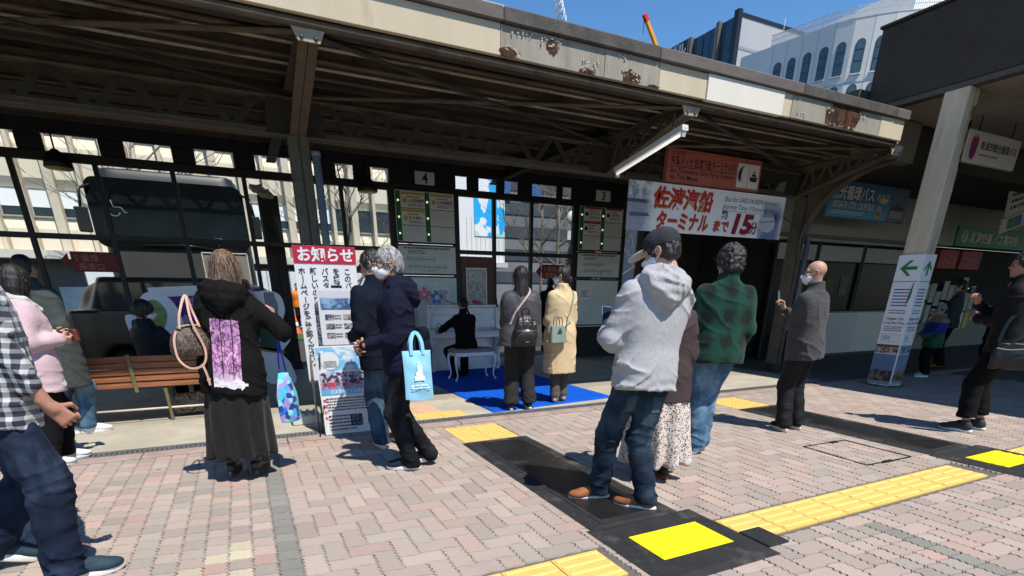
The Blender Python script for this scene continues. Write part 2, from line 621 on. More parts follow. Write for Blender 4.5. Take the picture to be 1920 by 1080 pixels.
def make_person(pos, rz, H=1.70, female=False, w=1.0, feet=None, pelvis=(0, 0, 0), lean=0.0, side=0.0, twist=0.0,
                hands=None, head=(0, 0, 0), seated=None, label='', group=None, skin='skin', h=.010, kneepole=None, build=1.0,
                detail=True, heel=(0, 0), feetw=None):
    if feetw:
        iv = RZ(-rz) @ T(-pos[0], -pos[1], 0); feet = []
        for q in feetw:
            l_ = iv @ Vector((q[0], q[1], 0)); feet.append((l_.x, l_.y, -(R(q[2])-rz))+tuple(q[3:]))
    s = H/1.70
    F = Fig(); F.s = s; F.h = h; F.female = female
    pz = .93*s+pelvis[2] if seated is None else seated
    F.pel = Vector((pelvis[0], pelvis[1], pz))
    # torso frame: origin at the pelvis
    F.tf = T(*F.pel) @ RZ(twist) @ RX(-lean) @ RY(side)
    def tp(x, y, z): return F.tf @ Vector((x*s, y*s, (z-.93)*s))
    F.tp = tp
    sw = (.146 if female else .168)*w
    F.sw = sw
    F.sh = [tp(-sw, -.01, 1.348), tp(sw, -.01, 1.348)]          # 0 left, 1 right
    F.neck = tp(0, -.025, 1.44)
    F.hd = tp(0, .012, 1.578)
    F.hf = T(*F.hd) @ (F.tf.to_3x3().to_4x4() @ RZ(head[0]) @ RX(-head[1]) @ RY(head[2])) @ Matrix.Scale(s*(.93 if female else .95), 4)
    # legs
    feet = feet or [(-.10, 0, .12), (.10, 0, -.12)]
    F.hip = [F.pel+Vector((-.088*s*w, 0, -.04*s)), F.pel+Vector((.088*s*w, 0, -.04*s))]
    F.foot = []; F.knee = []; F.ank = []
    for i in (0, 1):
        fx, fy, fyaw = feet[i][:3]
        fz = feet[i][3] if len(feet[i]) > 3 else 0.0
        pit = heel[i]
        F.foot.append((Vector((fx, fy, fz)), -fyaw, pit))
        FM = T(fx, fy, fz) @ RZ(-fyaw) @ T(0, .14*s, 0) @ RX(-pit) @ T(0, -.14*s, 0)
        an = FM @ Vector((0, -.03*s, .085*s))
        kp = (kneepole[i] if kneepole else None) or (math.sin(fyaw), math.cos(fyaw)+.2, 0)
        kn, an = ik(F.hip[i], an, .425*s, .405*s, kp)
        F.knee.append(kn); F.ank.append(an)
    # arms
    hands = hands or {}
    F.el = []; F.wr = []; F.hdir = []; F.palm = []; F.curl = []; F.th = []
    for i, key in ((0, 'L'), (1, 'R')):
        sx = -1 if i == 0 else 1
        spec = hands.get(key, {})
        tgt = spec.get('pos', None)
        if tgt is None:
            tgt = tp(sx*(sw+.055), .03, .83)
        else:
            tgt = Vector(tgt)
        pole = spec.get('pole', (sx*.25, -1, -.2))
        el, wr = ik(F.sh[i], tgt, .285*s, .255*s, pole)
        F.el.append(el); F.wr.append(wr)
        F.hdir.append(Vector(spec.get('dir', (wr-el).normalized()))); F.palm.append(Vector(spec.get('palm', (-sx, .2, 0))))
        F.curl.append(spec.get('curl', .55)); F.th.append(spec.get('thumb', .4))
    # ---- skin: one mesh
    sd = SDF()
    fem = female
    sd.loft([((.80-.93)*s, 0, 0, .14*s*w, .10*s), (0, 0, -.005, .15*s*w, .105*s), (.12*s, 0, 0, .13*s*w, .09*s), (.30*s, 0, 0, .145*s*w, .10*s),
             (.42*s, 0, -.01, .13*s*w, .085*s), (.50*s, 0, -.02, .055*s, .055*s)], .03, F.tf)
    for i in (0, 1):
        sd.cone(F.sh[i], F.el[i], .046*s, .037*s, .03)
        sd.chain([F.el[i], F.el[i].lerp(F.wr[i], .35), F.wr[i]], [.036*s, .038*s, .024*s], .02)
        sd.cone(F.hip[i], F.knee[i], .075*s, .050*s, .03); sd.chain([F.knee[i], F.knee[i].lerp(F.ank[i], .3), F.ank[i]], [.048*s, .050*s, .032*s], .02)
    core = sd.mesh('person', .014 if h < .013 else .02)
    parts = [core]
    hs = SDF()
    head_prims(hs)
    hs.cone((0, -.026, -.05), (0, -.036, -.175), .052 if not fem else .044, .054 if not fem else .046, .03)
    hm = hs.mesh('head', .0045 if detail else .008)
    hm.transform(F.hf)
    parts.append(hm)
    for i in (0, 1):
        hd = SDF()
        hand_prims(hd, F.wr[i], F.hdir[i], F.palm[i], F.curl[i], 1 if i else -1, s*(.92 if fem else 1.0), F.th[i])
        hd.chain([F.el[i].lerp(F.wr[i], .5), F.wr[i]], [.032*s, .026*s], .01)
        parts.append(hd.mesh('hand', .0035 if detail else .006))
    me = join_meshes('person', parts)
    root = mesh_obj('person', me, MATS[skin])
    root.location = (pos[0], pos[1], pos[2] if len(pos) > 2 else 0); root.rotation_euler = (0, 0, rz)
    tag(root, label, 'person', group)
    F.root = root; F.w = w; F.masc = not female; F.build = build
    F.MW = T(*root.location) @ RZ(rz)
    return F

def fold_noise(amp, sc=(9, 9, 16), seed=0.0, ridge=True, zfade=None):
    sc = np.array(sc)
    def fn(P):
        q = P*sc+seed
        n = vnoise(q)+.5*vnoise(q*2.1+7)
        if ridge: n = 1-2*np.abs(np.clip(n, -1, 1))
        r = amp*n
        return r
    return fn

def wear_top(F, mat, hem=.80, thick=.022, name='jacket', loose=1.0, sleeve=.97, fold=.006, hood=False, collar=True, belly=0.0,
             flare=0.0, seed=0.0, sc=(8, 8, 13), sleeve_r=1.0, low=None, h=None, neck_w=.062, rib=False, arms=True, gather=.35):
    s, w, b = F.s, F.w, F.build
    sd = SDF(); t = thick
    z = lambda v: (v-.93)*s
    fem = F.female
    sh = F.sw*s
    hipw = (.172 if fem else .165)*w*s*b; wst = (.145 if fem else .158)*w*s*b; ch = (.158 if fem else .178)*w*s*b
    secs = [(z(hem), 0, belly*.5-.004, hipw*loose+t+flare, .127*s*b+t+flare+belly*.5), (z(.93), 0, belly*.6-.004, hipw*loose+t+flare*.7, .122*s*b+t+flare*.6+belly*.6),
            (z(1.05), 0, belly*.7, wst*loose+t+flare*.3, .102*s*b+t+belly), (z(1.20), 0, .004, ch*loose+t, .110*s*b+t+belly*.5), (z(1.30), 0, 0, ch*1.02*loose+t, .108*s+t),
            (z(1.355), 0, -.008, sh*1.02+t*.5, .085*s+t*.8), (z(1.405), 0, -.014, sh*.72, .066*s+t*.7), (z(1.45), 0, -.022, neck_w*s+t*.7, neck_w*s+t*.6), (z(1.478+.022*collar), 0, -.016, neck_w*s+.006, neck_w*s+.008)]
    sd.loft(secs, .02, F.tf, pw=2.4)
    if arms:
        for i in (0, 1):
            S_, E_, W_ = F.sh[i], F.el[i], F.wr[i]
            end = E_.lerp(W_, sleeve) if sleeve <= 1.0 else W_+(W_-E_).normalized()*.02
            sd.cone(S_, E_, (.050*s*b+t*.5)*(.5+.5*sleeve_r), (.040*s+t*.5)*sleeve_r, .05, wr=(fold*.45, 40, seed+i*2.1, .3, 1.2))
            sd.cone(E_, end, (.040*s+t*.55)*sleeve_r, (.030*s+t*.42)*sleeve_r, .025, wr=(fold*.5, 48, seed+1+i, 1.2, .7))
            if rib:
                q = end; d = (W_-E_).normalized()
                sd.cone(q-d*.025, q+d*.03, .034*s, .033*s, .006)
    if low: low(sd)
    if hood:
        for j, (dz, dy, rr, wd) in enumerate(((0, 0, .034, .092), (-.035, -.022, .036, .115), (-.085, -.035, .036, .112), (-.125, -.034, .032, .085), (-.158, -.030, .026, .05))):
            pts = []
            for a in np.linspace(-1.9, 1.9, 13) if j < 2 else np.linspace(-1.2, 1.2, 9):
                pts.append(F.tp(wd*math.sin(a)*(1.15 if abs(a) > .6 else 1), -.03-.095*math.cos(a)+dy*math.cos(a*.7), 1.452+dz*math.cos(a*.62)+(.0 if abs(a) < 1.3 else -.02)))
            sd.chain(pts, [rr*s*(1-.25*abs(a)/1.9) for a in np.linspace(-1.9, 1.9, len(pts))], .012)
        sd.ell(F.tp(0, -.115, 1.375), (.115*s, .045*s, .085*s), .03, F.tf)
    fn2 = fold_noise(fold*.5, (4.2, 4.2, 5.5), seed+4, False)
    inv = np.array(F.tf.inverted()); zh = z(hem)
    def disp(P):
        q = P@inv[:3, :3].T+inv[:3, 3]
        zl = q[:, 2]
        d = fn2(P)
        for (ang, fr, sd_) in ((.8, 58, 0), (-.8, 58, 3.3), (.2, 66, 7.1), (1.35, 50, 9.7)):
            if ang == .2 and sc[2] < 10: continue
            u = q[:, 0]*math.sin(ang)+zl*math.cos(ang)+.35*q[:, 1]*math.sin(ang*2)
            m = np.clip(vnoise(q*np.array((5.5, 5.5, 4.5))+seed+sd_)*2.2-.05, 0, 1)
            d = d-fold*1.5*m*(1-np.abs(np.sin(u*fr*.5+2.6*vnoise(q*5+sd_+seed))))**3
        m = np.clip(1-(zl-zh-.03)/.13, 0, 1)*np.clip((zl-zh)/.02, 0, 1)
        return d+gather*m*fold*.8*np.sin(zl*90+5*vnoise(P*np.array((7, 7, 3))))
    sd.disp = disp
    me = sd.mesh(name, h or F.h)
    o = mesh_obj(name, me, mat, F.root)
    F.top = o
    return o

def wear_trousers(F, mat, width=1.0, hem=.05, name='trousers', fold=.006, thick=.012, waist=1.02, seed=0.0, bag=1.0, cuff=None, h=None, seat=1.0, full=0.0):
    s, w = F.s, F.w
    sd = SDF()
    z = lambda v: (v-.93)*s
    b = F.build
    hw = (.170 if F.female else .163)*w*s*b
    sd.loft([(z(.84), 0, -.008, hw+thick, .118*s*b*seat+thick), (z(.88), 0, -.010, hw+thick-.004, .112*s*b*seat+thick-.006), (z(.93), 0, -.004, hw*.86, .085*s*b), (z(min(waist, 1.0)), 0, 0, hw*.75, .07*s*b)], .03, F.tf, pw=2.3)
    for i in (0, 1):
        H_, K_, A_ = F.hip[i], F.knee[i], F.ank[i]
        d = (A_-K_).normalized()
        end = A_+d*.035 if hem < .08 else K_+(A_-K_)*((K_.z-hem)/(max(K_.z-A_.z, .05)))
        r0, r1, r2 = .086*s*w+thick, (.064*s+thick)*width, (.058*s+thick)*width*bag
        sd.cone(H_, K_, r0+full, r1+full*.8, .035, wr=(fold*.25, 34, seed+i, .4, 1.2))
        sd.cone(K_, end, r1+full*.8, r2+full, .03, wr=(fold*.3, 46, seed+2+i*1.7, .6, 1.6))
        if cuff:
            sd.cone(end-d*.07, end, r2+.006, r2+.009, .004)
    fn = fold_noise(fold*.7, (6, 6, 4), seed, False)
    ank = [np.array(tuple(a)) for a in F.ank]; kn = [np.array(tuple(a)) for a in F.knee]
    def disp(P):
        d = fn(P)
        da = np.minimum(np.linalg.norm(P-ank[0], axis=1), np.linalg.norm(P-ank[1], axis=1))
        dk = np.minimum(np.linalg.norm(P-kn[0], axis=1), np.linalg.norm(P-kn[1], axis=1))
        m = np.clip(1-da/.26, 0, 1)*1.3+np.clip(1-dk/.18, 0, 1)*.8+.12
        for (ang, sd_) in ((.5, 0), (-.55, 4.2)):
            u = P[:, 2]+math.sin(ang)*(P[:, 0]+.6*P[:, 1])
            mm = np.clip(vnoise(P*np.array((9., 9., 7.))+seed+sd_)*1.8+.2, 0, 1)
            d = d-m*mm*fold*1.35*(1-np.abs(np.sin(u*48+2.8*vnoise(P*7+seed+sd_))))**2.6
        return d
    sd.disp = disp
    if hem >= 0: sd.plane((0, 0, -1), -hem if hem > .04 else -.03)
    me = sd.mesh(name, h or F.h)
    return mesh_obj(name, me, mat, F.root)

def wear_skirt(F, mat, hem=.2, waist=1.02, rtop=.15, rbot=.24, name='skirt', pleats=12, amp=.014, seed=0, h=None, thick=.0, ry=.8):
    s = F.s
    sd = SDF()
    c = F.pel
    fx = (F.foot[0][0].x+F.foot[1][0].x)/2; fy = (F.foot[0][0].y+F.foot[1][0].y)/2
    sd.loft([(hem, fx, fy, rbot, rbot*ry), (hem+(.93*s-hem)*.5, (fx+c.x)/2, (fy+c.y)/2-.01, (rbot+rtop*1.18)/2, (rbot*ry+rtop*.8)/2), (.90*s, c.x, c.y-.01, rtop*1.16, rtop*.84), (waist*s, c.x, c.y, rtop, rtop*.72)], .01, None, pw=2.1)
    def disp(P):
        a = np.arctan2(P[:, 0]-fx, P[:, 1]-fy)
        t = np.clip((.9*s-P[:, 2])/(.9*s-hem), 0, 1)
        ph = a*pleats+seed+1.6*vnoise(np.stack([P[:, 0]*4, P[:, 1]*4, P[:, 2]*2], 1)+seed)
        return t*amp*np.sin(ph)+.3*amp*vnoise(P*np.array((18, 18, 6.)))
    sd.disp = disp
    return mesh_obj(name, sd.mesh(name, h or F.h), mat, F.root)

def wear_shoes(F, mat, sole, size=1.0, tall=0.0, sole_h=.028, lace=None, h=.006, chunky=0.0, toe=1.0):
    s = F.s*size
    outs = []
    for i in (0, 1):
        p, yaw, pit = F.foot[i]
        mir = -1 if i == 0 else 1
        FM = T(*p) @ RZ(yaw) @ T(0, .14*s, 0) @ RX(-pit) @ T(0, -.14*s, 0)
        sd = SDF()
        b = sole_h
        sd.ell((0, -.052*s, b+.030*s), (.036*s, .046*s, .046*s), .02)
        sd.ell((0, .035*s, b+.026*s), (.039*s, .085*s, .044*s), .03)
        sd.ell((mir*.004*s, .115*s, b+.012*s), (.044*s, .068*s*toe, .031*s), .03)
        sd.cone((0, -.035*s, b+.03*s), (0, -.03*s, b+(.075+tall)*s), .036*s, .038*s, .02)
        sd.plane((0, 0, -1), -(b-.004))
        if tall == 0:
            sd.ell((0, -.025*s, b+.095*s), (.026*s, .034*s, .030*s), .006, op='s')
        sd.disp = lambda P: .0016*np.sin(P[:, 2]*190)*np.clip((P[:, 2]-b-.03)/.03, 0, 1)
        me = sd.mesh('shoe', h)
        me.transform(FM)
        so = mesh_obj('shoe', me, mat, F.root)
        out = []
        for k in range(22):
            a = 2*math.pi*k/22
            y = math.sin(a); x = math.cos(a)
            yy = .037*s+y*.142*s
            wd = (.043 if y > .1 else .037)*s+chunky
            if abs(y) < .45: wd *= .93
            out.append((x*wd*(1.0 if abs(y) < .8 else .98)+mir*.004*s*max(y, 0), yy))
        mb = MB(); mb.smooth = False
        n = len(out)
        lay = [(0.0, .96, 0.010), (.008, 1.02, .0), (b*.75, 1.03, 0), (b+.006, 1.0, 0)]
        vs = []
        for (zz, sc, _) in lay:
            for (x, y) in out:
                up = .012*s*max(0, (y-.12*s)/(.06*s))**2*(.6 if zz < .01 else .3)
                vs.append(FM @ Vector((x*sc, .037*s+(y-.037*s)*sc, zz+min(up, .015))))
        fs = [list(range(n-1, -1, -1)), list(range(3*n, 4*n))]
        for L in range(3):
            for k in range(n):
                fs.append([L*n+k, L*n+(k+1) % n, (L+1)*n+(k+1) % n, (L+1)*n+k])
        mb.smooth = True
        mb.add(vs, fs)
        mb.build('sole', sole, so)
        if lace:
            lb = MB()
            for q in range(5):
                yy = .03*s+q*.018*s; zz = b+(.071-q*.0055)*s
                lb.tube([FM @ Vector((-.022*s, yy, zz-.006)), FM @ Vector((0, yy+.003, zz+.004)), FM @ Vector((.022*s, yy, zz-.006))], .0024, 5)
            lb.build('lace', lace, so)
        outs.append(so)
    return outs

def strands(F, me, mat, n, length, width=.0035, seed=1, down=1.0, lift=.0025, name='hair_strand', parent=None, zmin=-9, curl=0.0):
    """loose locks lying on the hair, so that its outline is not a clean shell"""
    r_ = random.Random(seed)
    V = me.vertices
    mb = MB(); mb.smooth = True
    hc = F.hd
    for _ in range(n):
        v = V[r_.randrange(len(V))]
        if v.co.z < zmin: continue
        nrm = v.normal; p = v.co+nrm*r_.uniform(-.003, lift)
        g = Vector((0, 0, -1))*down+Vector((r_.uniform(-.35, .35), r_.uniform(-.35, .35), r_.uniform(-.2, .2)))
        t = g-nrm*g.dot(nrm)
        if t.length < .1: t = Vector((r_.uniform(-1, 1), r_.uniform(-1, 1), 0)); t -= nrm*t.dot(nrm)
        t.normalize(); sd_ = t.cross(nrm)
        L = length*r_.uniform(.5, 1.2); w = width*r_.uniform(.6, 1.3)
        pts = []
        for k in range(4):
            u = k/3
            q = p+t*(L*u)-nrm*(L*u)*(.25*u)*(1.2)+nrm*lift*math.sin(u*3.14)+sd_*curl*math.sin(u*5+_)
            pts.append((q, w*(1-.75*u)))
        vs = []
        for q, ww in pts:
            vs += [q-sd_*ww, q+nrm*ww*.6, q+sd_*ww]
        fs = []
        for k in range(3):
            a = k*3
            fs += [[a, a+1, a+4, a+3], [a+1, a+2, a+5, a+4]]
        mb.add(vs, fs)
    o = mb.build(name, mat, parent or F.root)
    return o

def wear_hair(F, mat, style='short', seed=0.0, h=.006, n=260, thin=0.0, gray=None, under_cap=False):
    sd = SDF()
    fr = F.hf
    if style == 'short':
        t = .010-thin
        sd.ell((0, -.018, .034), (.076+t, .095+t, .087+t), .02)
        sd.ell((0, -.055, -.02), (.066+t, .055+t, .06+t), .03)
        sd.cone((-.072, .02, -.015), (-.066, .035, .03), .012, .016, .02); sd.cone((.072, .02, -.015), (.066, .035, .03), .012, .016, .02)
        sd.ell((0, .105, -.03), (.075, .06, .085), .012, op='s')
        sd.ell((.088, .006, -.022), (.024, .030, .034), .01, op='s'); sd.ell((-.088, .006, -.022), (.024, .030, .034), .01, op='s')
        sd.plane((0, -.30, -1), .092)
        if under_cap: sd.plane((0, -.1, 1), .045)
    elif style == 'fringe':       # boyish: straight fringe, covers the ears' tops
        t = .02
        sd.ell((0, -.012, .034), (.078+t, .098+t, .088+t), .02)
        sd.ell((0, -.04, -.03), (.074+t, .065+t, .06+t), .03)
        sd.ell((0, .12, -.045), (.07, .06, .075), .012, op='s')
        sd.plane((0, -.25, -1), .078)
    elif style == 'long':
        sd.ell((0, -.015, .036), (.088, .108, .100), .02)
        sd.loft([(-.36, 0, -.078, .075, .028), (-.28, 0, -.075, .10, .042), (-.15, 0, -.058, .105, .064), (-.05, 0, -.04, .100, .082), (.03, 0, -.02, .09, .095)], .03, None, 2.2)
        sd.cone((-.082, .02, .0), (-.085, .035, -.20), .026, .020, .03); sd.cone((.082, .02, .0), (.085, .035, -.20), .026, .020, .03)
        sd.ell((0, .12, -.04), (.064, .075, .095), .012, op='s')
    elif style == 'straight':
        sd.ell((0, -.015, .034), (.084, .104, .096), .02)
        sd.loft([(-.30, 0, -.085, .05, .024), (-.2, 0, -.078, .085, .036), (-.1, 0, -.055, .09, .06), (-.03, 0, -.035, .09, .08), (.03, 0, -.02, .086, .09)], .03, None, 2.2)
        sd.ell((0, .12, -.04), (.062, .075, .095), .012, op='s')
    elif style == 'bob':
        sd.ell((0, -.012, .034), (.090, .108, .100), .02)
        sd.loft([(-.125, 0, -.02, .088, .080), (-.08, 0, -.02, .102, .098), (0, 0, -.015, .098, .105)], .03, None, 2.3)
        sd.ell((0, .13, -.045), (.062, .085, .09), .012, op='s')
    elif style == 'tied':
        sd.ell((0, -.015, .034), (.082, .102, .094), .02)
        sd.ell((0, -.055, -.02), (.068, .06, .06), .03)
        sd.ell((0, -.122, -.035), (.034, .03, .036), .015)
        sd.cone((0, -.125, -.06), (0, -.105, -.15), .022, .010, .02)
        sd.ell((0, .110, -.03), (.072, .06, .085), .012, op='s')
        sd.ell((.088, .002, -.022), (.02, .028, .032), .008, op='s'); sd.ell((-.088, .002, -.022), (.02, .028, .032), .008, op='s')
        sd.plane((0, .1, -1), .165)
    elif style == 'wavy':         # middle-aged man's full wavy hair
        t = .022
        sd.ell((0, -.018, .036), (.078+t, .098+t, .088+t), .02)
        sd.ell((0, -.062, -.03), (.07+t, .05+t, .06+t), .03)
        sd.ell((0, .11, -.03), (.078, .065, .085), .012, op='s')
        sd.ell((.098, .006, -.03), (.028, .030, .034), .01, op='s'); sd.ell((-.098, .006, -.03), (.028, .030, .034), .01, op='s')
        sd.plane((0, -.2, -1), .125)
    long_ = style in ('long', 'straight', 'bob')
    def disp(P):
        th = np.arctan2(P[:, 0], -P[:, 1]+.001)
        q = np.stack([th*(9 if long_ else 7)+seed, P[:, 2]*(5 if long_ else 16), P[:, 1]*(3 if long_ else 14)], 1)
        d = .0055*vnoise(q)+.003*vnoise(q*2.3+3)
        if style == 'wavy': d = d+.006*vnoise(P*46+seed)+.005*np.sin(P[:, 2]*110+4*vnoise(P*25))
        if style == 'short': d = d+.003*vnoise(P*60+seed)
        return d
    sd.disp = disp
    me = sd.mesh('hair', h)
    me.transform(fr)
    o = mesh_obj('hair', me, mat, F.root)
    if n:
        L = {'short': .035, 'wavy': .04, 'fringe': .05, 'tied': .07, 'bob': .10, 'long': .17, 'straight': .16}[style]
        strands(F, me, gray or mat, int(n*2.4), L*F.s, .0021, int(seed*10)+3, down=1.0 if long_ else .5, parent=o, curl=.006 if style in ('wavy', 'long') else .0)
    return o

def wear_mask(F, mat, h=.005):
    sd = SDF()
    sd.ell((0, .036, -.048), (.066, .074, .064), .015)
    sd.cone((0, .088, .0), (0, .113, -.03), .010, .016, .02)
    sd.plane((0, -1, .15), -.028); sd.plane((0, .1, 1), .0); 
    sd.disp = lambda P: .0012*np.sin(P[:, 2]*420)
    me = sd.mesh('face_mask', h); me.transform(F.hf)
    o = mesh_obj('face_mask', me, mat, F.root)
    for sx in (-1, 1):
        mb = MB(); mb.tube(catmull([F.hf @ Vector(p) for p in ((sx*.060, .045, -.012), (sx*.076, .015, .001), (sx*.083, -.018, .014), (sx*.085, -.024, -.006), (sx*.083, -.018, -.024), (sx*.076, .015, -.053), (sx*.060, .045, -.082))], 3), .0016, 5)
        mb.build('ear_loop', mat, o)
    return o

def wear_glasses(F, mat):
    mb = MB()
    for sx in (-1, 1):
        pts = []
        for k in range(12):
            a = 2*math.pi*k/12
            x = sx*.033+.025*math.copysign(abs(math.cos(a))**.7, math.cos(a)); z = .002+.017*math.copysign(abs(math.sin(a))**.7, math.sin(a))
            pts.append(F.hf @ Vector((x, .107-.25*abs(x)**1.3*.35, z)))
        mb.tube(pts, .0019, 5, closed=True)
        mb.tube([F.hf @ Vector((sx*.058, .098, .008)), F.hf @ Vector((sx*.076, .05, .010)), F.hf @ Vector((sx*.084, -.01, .012)), F.hf @ Vector((sx*.083, -.028, -.002))], .0019, 5)
    mb.tube([F.hf @ Vector((-.010, .107, .006)), F.hf @ Vector((.010, .107, .006))], .0019, 5)
    return mb.build('glasses', mat, F.root)

def wear_eyes(F):
    for sx in (-1, 1):
        mb = MB(); M4 = F.hf @ T(sx*.031, .079, .004) @ RX(-math.pi/2)
        mb.lathe([(.001, -.010), (.006, -.008), (.0095, -.002), (.0095, .002), (.006, .008), (.001, .010)], 10, M4)
        mb.mi = 1; mb.lathe([(.005, .0085), (.0045, .0102), (.001, .0106)], 8, M4)
        mb.build('eye', [M('eye_white', (.6, .58, .55), .3, .03), M('iris', (.02, .014, .01), .2, .05)], F.root)
        br = MB(); br.tube([F.hf @ Vector((sx*.014, .086, .024)), F.hf @ Vector((sx*.034, .084, .029)), F.hf @ Vector((sx*.05, .072, .024))], [.003, .0035, .0018], 6)
        br.build('eyebrow', M('brow', (.03, .022, .018), .8, .1), F.root)

def ray_patch(o, M4, nx, nz, x0, x1, z0, z1, dy=(0, 1, 0), start=-1.0, off=.004, name='patch', mat=None, fringe=0.0, parent=None, seed=1):
    """a print lying on a garment: a grid in the figure's x-z plane dropped along y onto the cloth"""
    me = o.data
    bv = BVHTree.FromPolygons([v.co for v in me.vertices], [p.vertices for p in me.polygons])
    d = Vector(dy).normalized()
    vs, ok, uv = [], [], []
    r_ = random.Random(seed)
    for j in range(nz+1):
        for i in range(nx+1):
            x = x0+(x1-x0)*i/nx; z = z0+(z1-z0)*j/nz
            if fringe and (j in (0, nz) or i in (0, nx)): z += r_.uniform(-fringe, fringe)*(j in (0, nz)); x += r_.uniform(-fringe, fringe)*.3*(i in (0, nx))
            p = M4 @ Vector((x, start, z)); dd = (M4.to_3x3() @ d)
            hit = bv.ray_cast(p, dd)
            if hit[0] is None: vs.append(p-dd*-1); ok.append(False)
            else: vs.append(hit[0]-dd*off); ok.append(True)
    fs = []
    for j in range(nz):
        for i in range(nx):
            q = [j*(nx+1)+i, j*(nx+1)+i+1, (j+1)*(nx+1)+i+1, (j+1)*(nx+1)+i]
            if all(ok[k] for k in q): fs.append(q)
    m = bpy.data.meshes.new(name); m.from_pydata([tuple(v) for v in vs], [], fs)
    uvl = m.uv_layers.new(name='UVMap')
    for p in m.polygons:
        for li in p.loop_indices:
            k = m.loops[li].vertex_index
            uvl.data[li].uv = ((k % (nx+1))/nx, (k//(nx+1))/nz)
    m.materials.append(mat); m.polygons.foreach_set('use_smooth', [True]*len(m.polygons)); m.update()
    ob = bpy.data.objects.new(name, m); link(ob); ob.parent = parent or o
    return ob

def ribbon(pts, w, t, nrm=None, closed=False):
    """flat strap through pts; nrm(p) gives the outward direction"""
    mb = MB(); P = [Vector(p) for p in pts]; n = len(P); vs = []
    for i, p in enumerate(P):
        tg = (P[(i+1) % n]-P[i-1]) if closed else (P[min(i+1, n-1)]-P[max(i-1, 0)])
        tg.normalize()
        o_ = Vector(nrm(p)) if nrm else Vector((0, -1, 0))
        o_ = o_-tg*o_.dot(tg)
        if o_.length < 1e-4: o_ = tg.orthogonal()
        o_.normalize(); s_ = tg.cross(o_)
        vs += [p-s_*w/2, p+s_*w/2, p+s_*w/2+o_*t, p-s_*w/2+o_*t]
    fs = []
    for i in range(n if closed else n-1):
        a = i*4; b = ((i+1) % n)*4
        for k in range(4): fs.append([a+k, a+(k+1) % 4, b+(k+1) % 4, b+k])
    if not closed: fs += [[3, 2, 1, 0], [(n-1)*4+k for k in range(4)]]
    mb.add(vs, fs)
    return mb

def catmull(pts, n=6):
    P = [Vector(p) for p in pts]; out = []
    for i in range(len(P)-1):
        p0 = P[max(i-1, 0)]; p1 = P[i]; p2 = P[i+1]; p3 = P[min(i+2, len(P)-1)]
        for k in range(n):
            t = k/n
            out.append(.5*((2*p1)+(p2-p0)*t+(2*p0-5*p1+4*p2-p3)*t*t+(3*p1-p0-3*p2+p3)*t*t*t))
    out.append(P[-1])
    return out
# ------------------------------------------------------------------ cloth, skin, hair
def cloth(name, col, rough=.9, var=.14, scale=5, bump=.25, bscale=260, sheen=.15, stain=None, stain_at=.6, stain_scale=4, spec=.2, stretch=(1, 1, 1)):
    new = name not in MATS
    m = M(name, col, rough, var, scale, bump, bscale, 0, spec, stain, stain_scale, stain_at, None, stretch, sheen if max(col) > .1 else 0)
    if new: crease(m)
    return m

def crease(m, amt=.55):
    """small creases pressed into the cloth"""
    nt = m.node_tree; b = nt.nodes['Principled BSDF']
    tc = nd(nt, 'ShaderNodeTexCoord')
    n = nd(nt, 'ShaderNodeTexNoise'); n.inputs['Scale'].default_value = 11; n.inputs['Detail'].default_value = 3; n.inputs['Distortion'].default_value = 1.6
    n.noise_type = 'RIDGED_MULTIFRACTAL'
    nt.links.new(mapping(nt, tc.outputs['Object'], (1, 1, .8), (.4, .3, 0)), n.inputs['Vector'])
    bp = nd(nt, 'ShaderNodeBump'); bp.inputs['Strength'].default_value = amt; bp.inputs['Distance'].default_value = .006
    nt.links.new(n.outputs['Fac'], bp.inputs['Height'])
    old = [l for l in nt.links if l.to_socket == b.inputs['Normal']]
    if old: nt.links.new(old[0].from_socket, bp.inputs['Normal'])
    nt.links.new(bp.outputs[0], b.inputs['Normal'])

def ramp_mat(name, build, rough=.9, bump=.2, bscale=250, spec=.2, sheen=.1, coord='Object'):
    if name in MATS: return MATS[name]
    m, nt, b = base_mat(name)
    tc = nd(nt, 'ShaderNodeTexCoord')
    col = build(nt, tc.outputs[coord])
    nt.links.new(col, b.inputs['Base Color'])
    b.inputs['Roughness'].default_value = rough; b.inputs['Specular IOR Level'].default_value = spec
    b.inputs['Sheen Weight'].default_value = sheen
    if bump:
        n3 = nd(nt, 'ShaderNodeTexNoise'); n3.inputs['Scale'].default_value = bscale
        nt.links.new(tc.outputs['Object'], n3.inputs['Vector'])
        bp = nd(nt, 'ShaderNodeBump'); bp.inputs['Strength'].default_value = bump; bp.inputs['Distance'].default_value = .01
        nt.links.new(n3.outputs['Fac'], bp.inputs['Height']); nt.links.new(bp.outputs[0], b.inputs['Normal'])
    return m

def mth(nt, op, a, b=None, c=None):
    n = nd(nt, 'ShaderNodeMath', operation=op)
    for i, v in enumerate((a, b, c)):
        if v is None: continue
        if isinstance(v, (int, float)): n.inputs[i].default_value = v
        else: nt.links.new(v, n.inputs[i])
    return n.outputs[0]

def mixc(nt, fac, a, b):
    n = nd(nt, 'ShaderNodeMix', data_type='RGBA')
    for key, v in (('Factor', fac), ('A', a), ('B', b)):
        if isinstance(v, (int, float)): n.inputs[key].default_value = v
        elif isinstance(v, (tuple, list)): n.inputs[key].default_value = rgba(v)
        else: nt.links.new(v, n.inputs[key])
    return n.outputs['Result']

def noise(nt, vec, scale, detail=4, rough=.6):
    n = nd(nt, 'ShaderNodeTexNoise'); n.inputs['Scale'].default_value = scale; n.inputs['Detail'].default_value = detail; n.inputs['Roughness'].default_value = rough
    if vec is not None: nt.links.new(vec, n.inputs['Vector'])
    return n.outputs['Fac']

